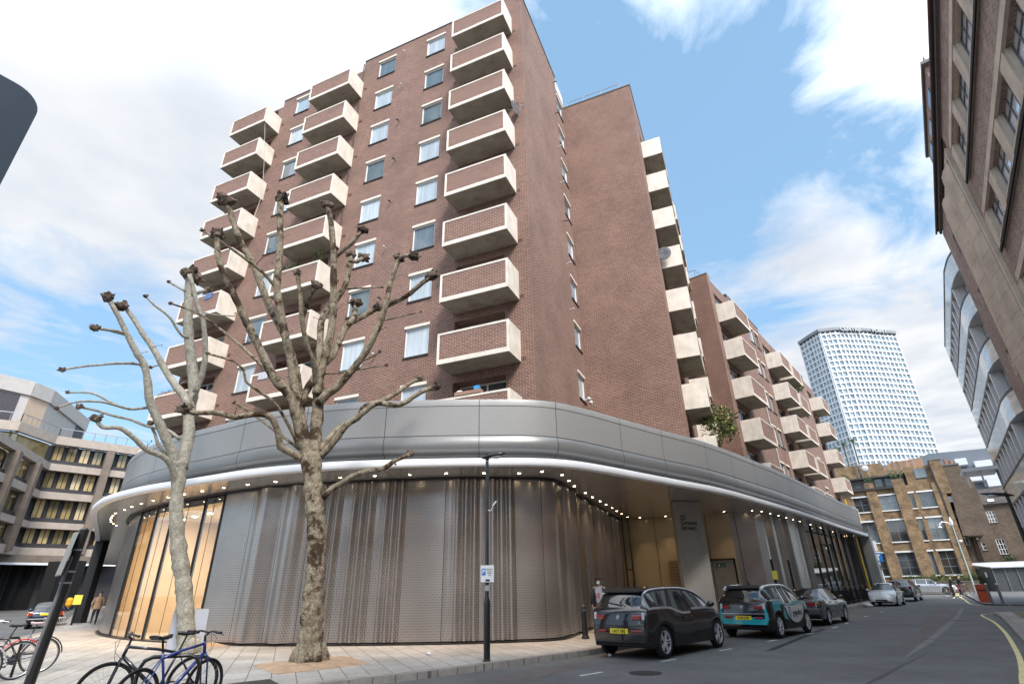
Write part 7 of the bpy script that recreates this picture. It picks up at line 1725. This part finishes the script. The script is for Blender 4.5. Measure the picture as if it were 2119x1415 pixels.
# ================================================================== plants
def leafball(name, label, cat, base, c, rad, nl, ls, cols, stems=6, parent=None, group=None, seed=1):
    R = random.Random(seed); root = thing(name, label, cat, base, 0, group); m = MB(); c = Vector(c); st_ = MB()
    for k in range(stems):
        a = R.uniform(0,6.28); e = c+Vector((math.cos(a)*rad[0]*.6, math.sin(a)*rad[1]*.6, R.uniform(-.2,.7)*rad[2])); st_.tube([(0,0,0), tuple(c*.5+Vector((R.uniform(-.05,.05),R.uniform(-.05,.05),0))), tuple(e)], [.012,.009,.004], 5)
    for k in range(nl):
        while True:
            d = Vector((R.uniform(-1,1),R.uniform(-1,1),R.uniform(-1,1)))
            if d.length < 1: break
        p = c+Vector((d.x*rad[0], d.y*rad[1], d.z*rad[2])); a = Vector((R.uniform(-1,1),R.uniform(-1,1),R.uniform(-.6,.8))).normalized(); b = a.cross(Vector((R.uniform(-1,1),R.uniform(-1,1),1))).normalized()
        L = ls*R.uniform(.6,1.4); m.m = R.randrange(len(cols)); m.face([p, p+a*L*.5+b*L*.16, p+a*L, p+a*L*.5-b*L*.16])
    m.build('foliage', cols, root); st_.build('stem', mat('plant_stem', (.10,.09,.04), .8), root); return root
GR = [mat('leaf_dark', (.035,.07,.02), .6, var=.3, vs=9), mat('leaf_mid', (.06,.11,.03), .6, var=.3, vs=9), mat('leaf_light', (.12,.17,.05), .6, var=.3, vs=9)]
BAM = [mat('bamboo_leaf', (.16,.20,.05), .6, var=.3, vs=9), mat('bamboo_leaf_yellow', (.28,.27,.08), .6, var=.3), GR[1]]
q = at(1480, 885, 28.5); leafball('bamboo_plant', 'feathery yellow-green bamboo on the podium roof between the tower and the lower wing', 'plant', (q.x-.1,q.y,6.85), (.35,0,max(1.0, q.z-6.85+.2)), (.95,.7,1.0), 900, .26, BAM, 12)
def twp(x, y, z): a = -A1_; return Vector((.30+x*math.cos(a)-y*math.sin(a), 18.6+x*math.sin(a)+y*math.cos(a), z))
zb5 = ZB[5]
for i, (x, lab) in enumerate(((XM+.35,'leafy plant at the left end of the densely planted middle balcony'),(XM+1.1,'bushy plant second from the left on the planted middle balcony'),(XM+2.6,'tall climbing plant at the right end of the planted middle balcony'))):
    p = twp(x, -.75, zb5+.2); leafball('balcony_plant', lab, 'plant', p, (0,0,1.25), (.38,.28,.55+.3*(i == 2)), 260, .15, GR, 5, group='plants on the middle balcony', seed=i)
for i, (x, cc) in enumerate(((XM+1.55,(.75,.5,.02)),(XM+1.9,(.6,.10,.04)))):
    p = twp(x, -.85, zb5+1.0); o = leafball('flower_pot', 'pot of yellow flowers on the planted middle balcony' if i == 0 else 'pot of red flowers beside the yellow ones on the middle balcony', 'flower pot', p, (0,0,.42), (.2,.16,.16), 120, .09, [mat('petal_%d' % i, cc, .6), GR[1]], 4, seed=9+i)
    m = MB(); m.lathe([(.0,0),(.09,0),(.13,.24),(.12,.24),(.0,.2)], n=12); m.build('pot', mat('red_pot', (.4,.04,.05), .5), o)
zb7 = ZB[7]
for i, x in enumerate((XL+.5, XL+1.1, XL+1.7)):
    p = twp(x, -1.0, zb7+1.3); o = leafball('window_box', ('geranium box at the outer end of a left-hand balcony', 'middle geranium box on the same left-hand balcony rail', 'geranium box nearest the wall on the left-hand balcony rail')[i], 'flower box', p, (0,0,.18), (.28,.1,.12), 110, .08, [mat('geranium_red', (.5,.08,.05), .6), GR[1], GR[0]], 3, group='flower boxes on the left balcony', seed=20+i)
    m = MB(); m.box(-.28,.28,-.09,.09,0,.13); m.build('box', mat('terracotta', (.30,.13,.07), .8), o)
p = twp(XR+.9, -1.1, ZB[8]+1.36); o = thing('planter_box', 'long brown trough planter resting on the lowest right-hand balcony rail', 'planter', p, -A1_)
m = MB(); m.box(-.05,1.05,-.1,.12,0,.14); m.build('trough', mat('brown_trough', (.30,.18,.13), .8, bump=.4), o); m = MB(); m.box(.75,.95,-.06,.08,.14,.30); m.build('blue_tub', mat('blue_tub', (.05,.30,.60), .5), o); m = MB(); m.ball((.12,0,.17),.13,.08,.06,10,jit=.1); m.build('white_pot', PWH, o)
def dish(x, y, z, az_, lab, r=.36, wing=False):
    p = twp(x, y, z); o = thing('satellite_dish', lab, 'satellite dish', p, math.radians(az_)); m = MB(); m.lathe([(0,.06),(r*.5,.045),(r,0),(r*1.02,.005),(r*.5,.06),(0,.075)], n=24, axis='y'); m.build('reflector', mat('dish_grey', (.12,.12,.13), .5), o, smooth=True)
    m = MB(); m.tube([(0,.05,0),(0,-.28,-.30),(0,-.35,-.12)], .014, 6); m.box(-.03,.03,-.40,-.30,-.14,-.06); m.tube([(0,.06,0),(-.2,.2,-.25),(-.35,.25,-.3)], .018, 6); m.build('arm', RAIL, o)
dish(.25, -.35, ZB[2]-.55, 60, 'dark satellite dish under a top right-hand balcony of the tower')
dish(5.35, 8.85, ZB[4]+.75, -25, 'large dark satellite dish among the end balconies of the side wing', .42)
# hedge and planting behind the silver car, terrace plants, balcony plants of the lower wing
def fr(azd_, D, x, y, z): a = math.radians(azd_); return Vector((math.sin(a)*D+x*math.cos(a)+y*math.sin(a), math.cos(a)*D-x*math.sin(a)+y*math.cos(a), z))
for i in range(9):
    x = -2.2+i*.72; p = fr(36, 78.9, x, .3, .9); leafball('shrub', ('low green shrub on the brick wall behind the %s' % ('rear', 'tail lamp', 'rear door', 'roof', 'front door', 'mirror', 'bonnet', 'front wheel', 'cyclists')[i])+(' of the silver estate' if i < 8 else ''), 'shrub', p, (0,0,.75), (.55,.4,.5), 200, .22, GR, 4, group='shrubs along the low brick wall', seed=40+i)
p = fr(36, 80, -.6, .4, 12.6); leafball('shrub', 'rounded grey-green shrub on the warehouse roof terrace', 'shrub', p, (0,0,.8), (1.15,.7,.6), 500, .22, [GR[2], mat('grey_green_leaf', (.16,.20,.12), .7)], 6, seed=60)
p = fr(36, 80, -3.4, .4, 12.5); leafball('shrub', 'small dark shrub between the terrace railings of the warehouse', 'shrub', p, (0,0,.5), (.5,.4,.35), 200, .2, GR, 4, seed=61)
p = fr(40, 84, 1.4, -.4, 3.2); leafball('shrub', 'dark ivy clump below the sash window of the brick house', 'shrub', p, (0,0,.3), (1.0,.3,.5), 300, .2, [GR[0]], 4, seed=62)
def wgp(x, y, z): a = -A2_; return Vector((13.8+x*math.cos(a)-y*math.sin(a), 31.4+x*math.sin(a)+y*math.cos(a), z))
for i, (x, y, z, s, lab, lc) in enumerate(((.8,29.6,ZW[2]+1.3,.5,'plants overflowing a far balcony of the lower wing in front of the white tower', GR),(.7,30.6,ZW[3]+1.3,.62,'bright green bush on the last far balcony of the lower wing', GR),(.9,17.6,ZW[0]+.8-1.6,.45,'small trailing plant high on the lower wing', GR))):
    leafball('balcony_plant', lab, 'plant', wgp(x, y, z), (0,0,.3), (s,s,s*.7), 240, .18, lc, 4, seed=70+i)
for i, (x, h) in enumerate(((-.2,20.8),(1.1,21.2))):
    p = fr(32.5, 92, x, -.8, 16.9); o = thing('palm_plant', ('left' if i == 0 else 'right')+' of the two spiky cordylines on the roof terrace behind the balconies', 'plant', p)
    m = MB(); hh__ = h-16.9-.9; m.tube([(0,0,0),(0,0,hh__)], .08, 6); m.build('trunk', mat('plant_stem', (.10,.09,.04), .8), o); m = MB(); R = random.Random(i)
    for k in range(60):
        a = R.uniform(0,6.28); e = R.uniform(-.5,1.3); d = Vector((math.cos(a)*math.cos(e), math.sin(a)*math.cos(e), math.sin(e))); b = d.cross(Vector((0,0,1))).normalized()*.05; t0 = Vector((0,0,hh__)); m.face([t0-b, t0+b, t0+d*1.05-Vector((0,0,.25))])
    m.build('foliage', [GR[2]], o)
# buildings behind the camera (unseen, added only so glass and paint have something to reflect)
m = MB(); m.box(-70,-8,-42,-34,0,15); tag(m.build('reflection_block', BRD, None), 'brown brick block added for reflections behind the viewpoint', 'building')
m = MB(); m.box(-4,40,-46,-36,0,18); tag(m.build('reflection_block', BRY, None), 'yellow brick block added for reflections behind the viewpoint', 'building')

for (px, py, D_, lab) in ((1990, 1283, 0, 'round worn manhole cover in the middle of the road'), (1335, 1392, 0, 'square iron cover in the road near the bottom of the picture')):
    q = gnd(px, py); m = MB(); m.cyl(0,0,-.01,.008,.33,28); o = m.build('manhole_cover', COV, None, loc=(q.x,q.y,0)); tag(o, lab.replace('square', 'round'), 'manhole cover')

CLO = [mat('cloth_%d' % i, c, .9) for i, c in enumerate(((.45,.45,.48),(.10,.16,.30),(.40,.12,.10)))]
for i, (x, k, lab) in enumerate(((XM+.5, 7, 'grey cloth hung over the rail of a lower middle balcony'), (XL+1.9, 5, 'dark blue cloth over the rail of a left-hand balcony'))):
    p = twp(x, -1.19, ZB[k]+1.0); m = MB(); n = 10
    for j in range(n):
        a, b = j*.06, (j+1)*.06; f = lambda q: .012*math.sin(q*40); m.face([(a,f(a),0),(b,f(b),0),(b,f(b),.36),(a,f(a),.36)]); m.face([(a,f(a),.36),(b,f(b),.36),(b,.13,.36),(a,.13,.36)])
    tag(m.build('hanging_cloth', CLO[i], None, loc=p, rot=(0,0,-A1_)), lab, 'cloth')
for i, (x, k, lab) in enumerate(((XR+.35, 5, 'small green plant peeking over an upper right-hand balcony rail'), (XM+2.2, 3, 'small plant on an upper middle balcony'), (XL+.8, 4, 'small plant on an upper left-hand balcony'))):
    leafball('balcony_plant', lab, 'plant', twp(x, -.8, ZB[k]+.9), (0,0,.42), (.22,.18,.24), 120, .11, GR, 4, seed=90+i)
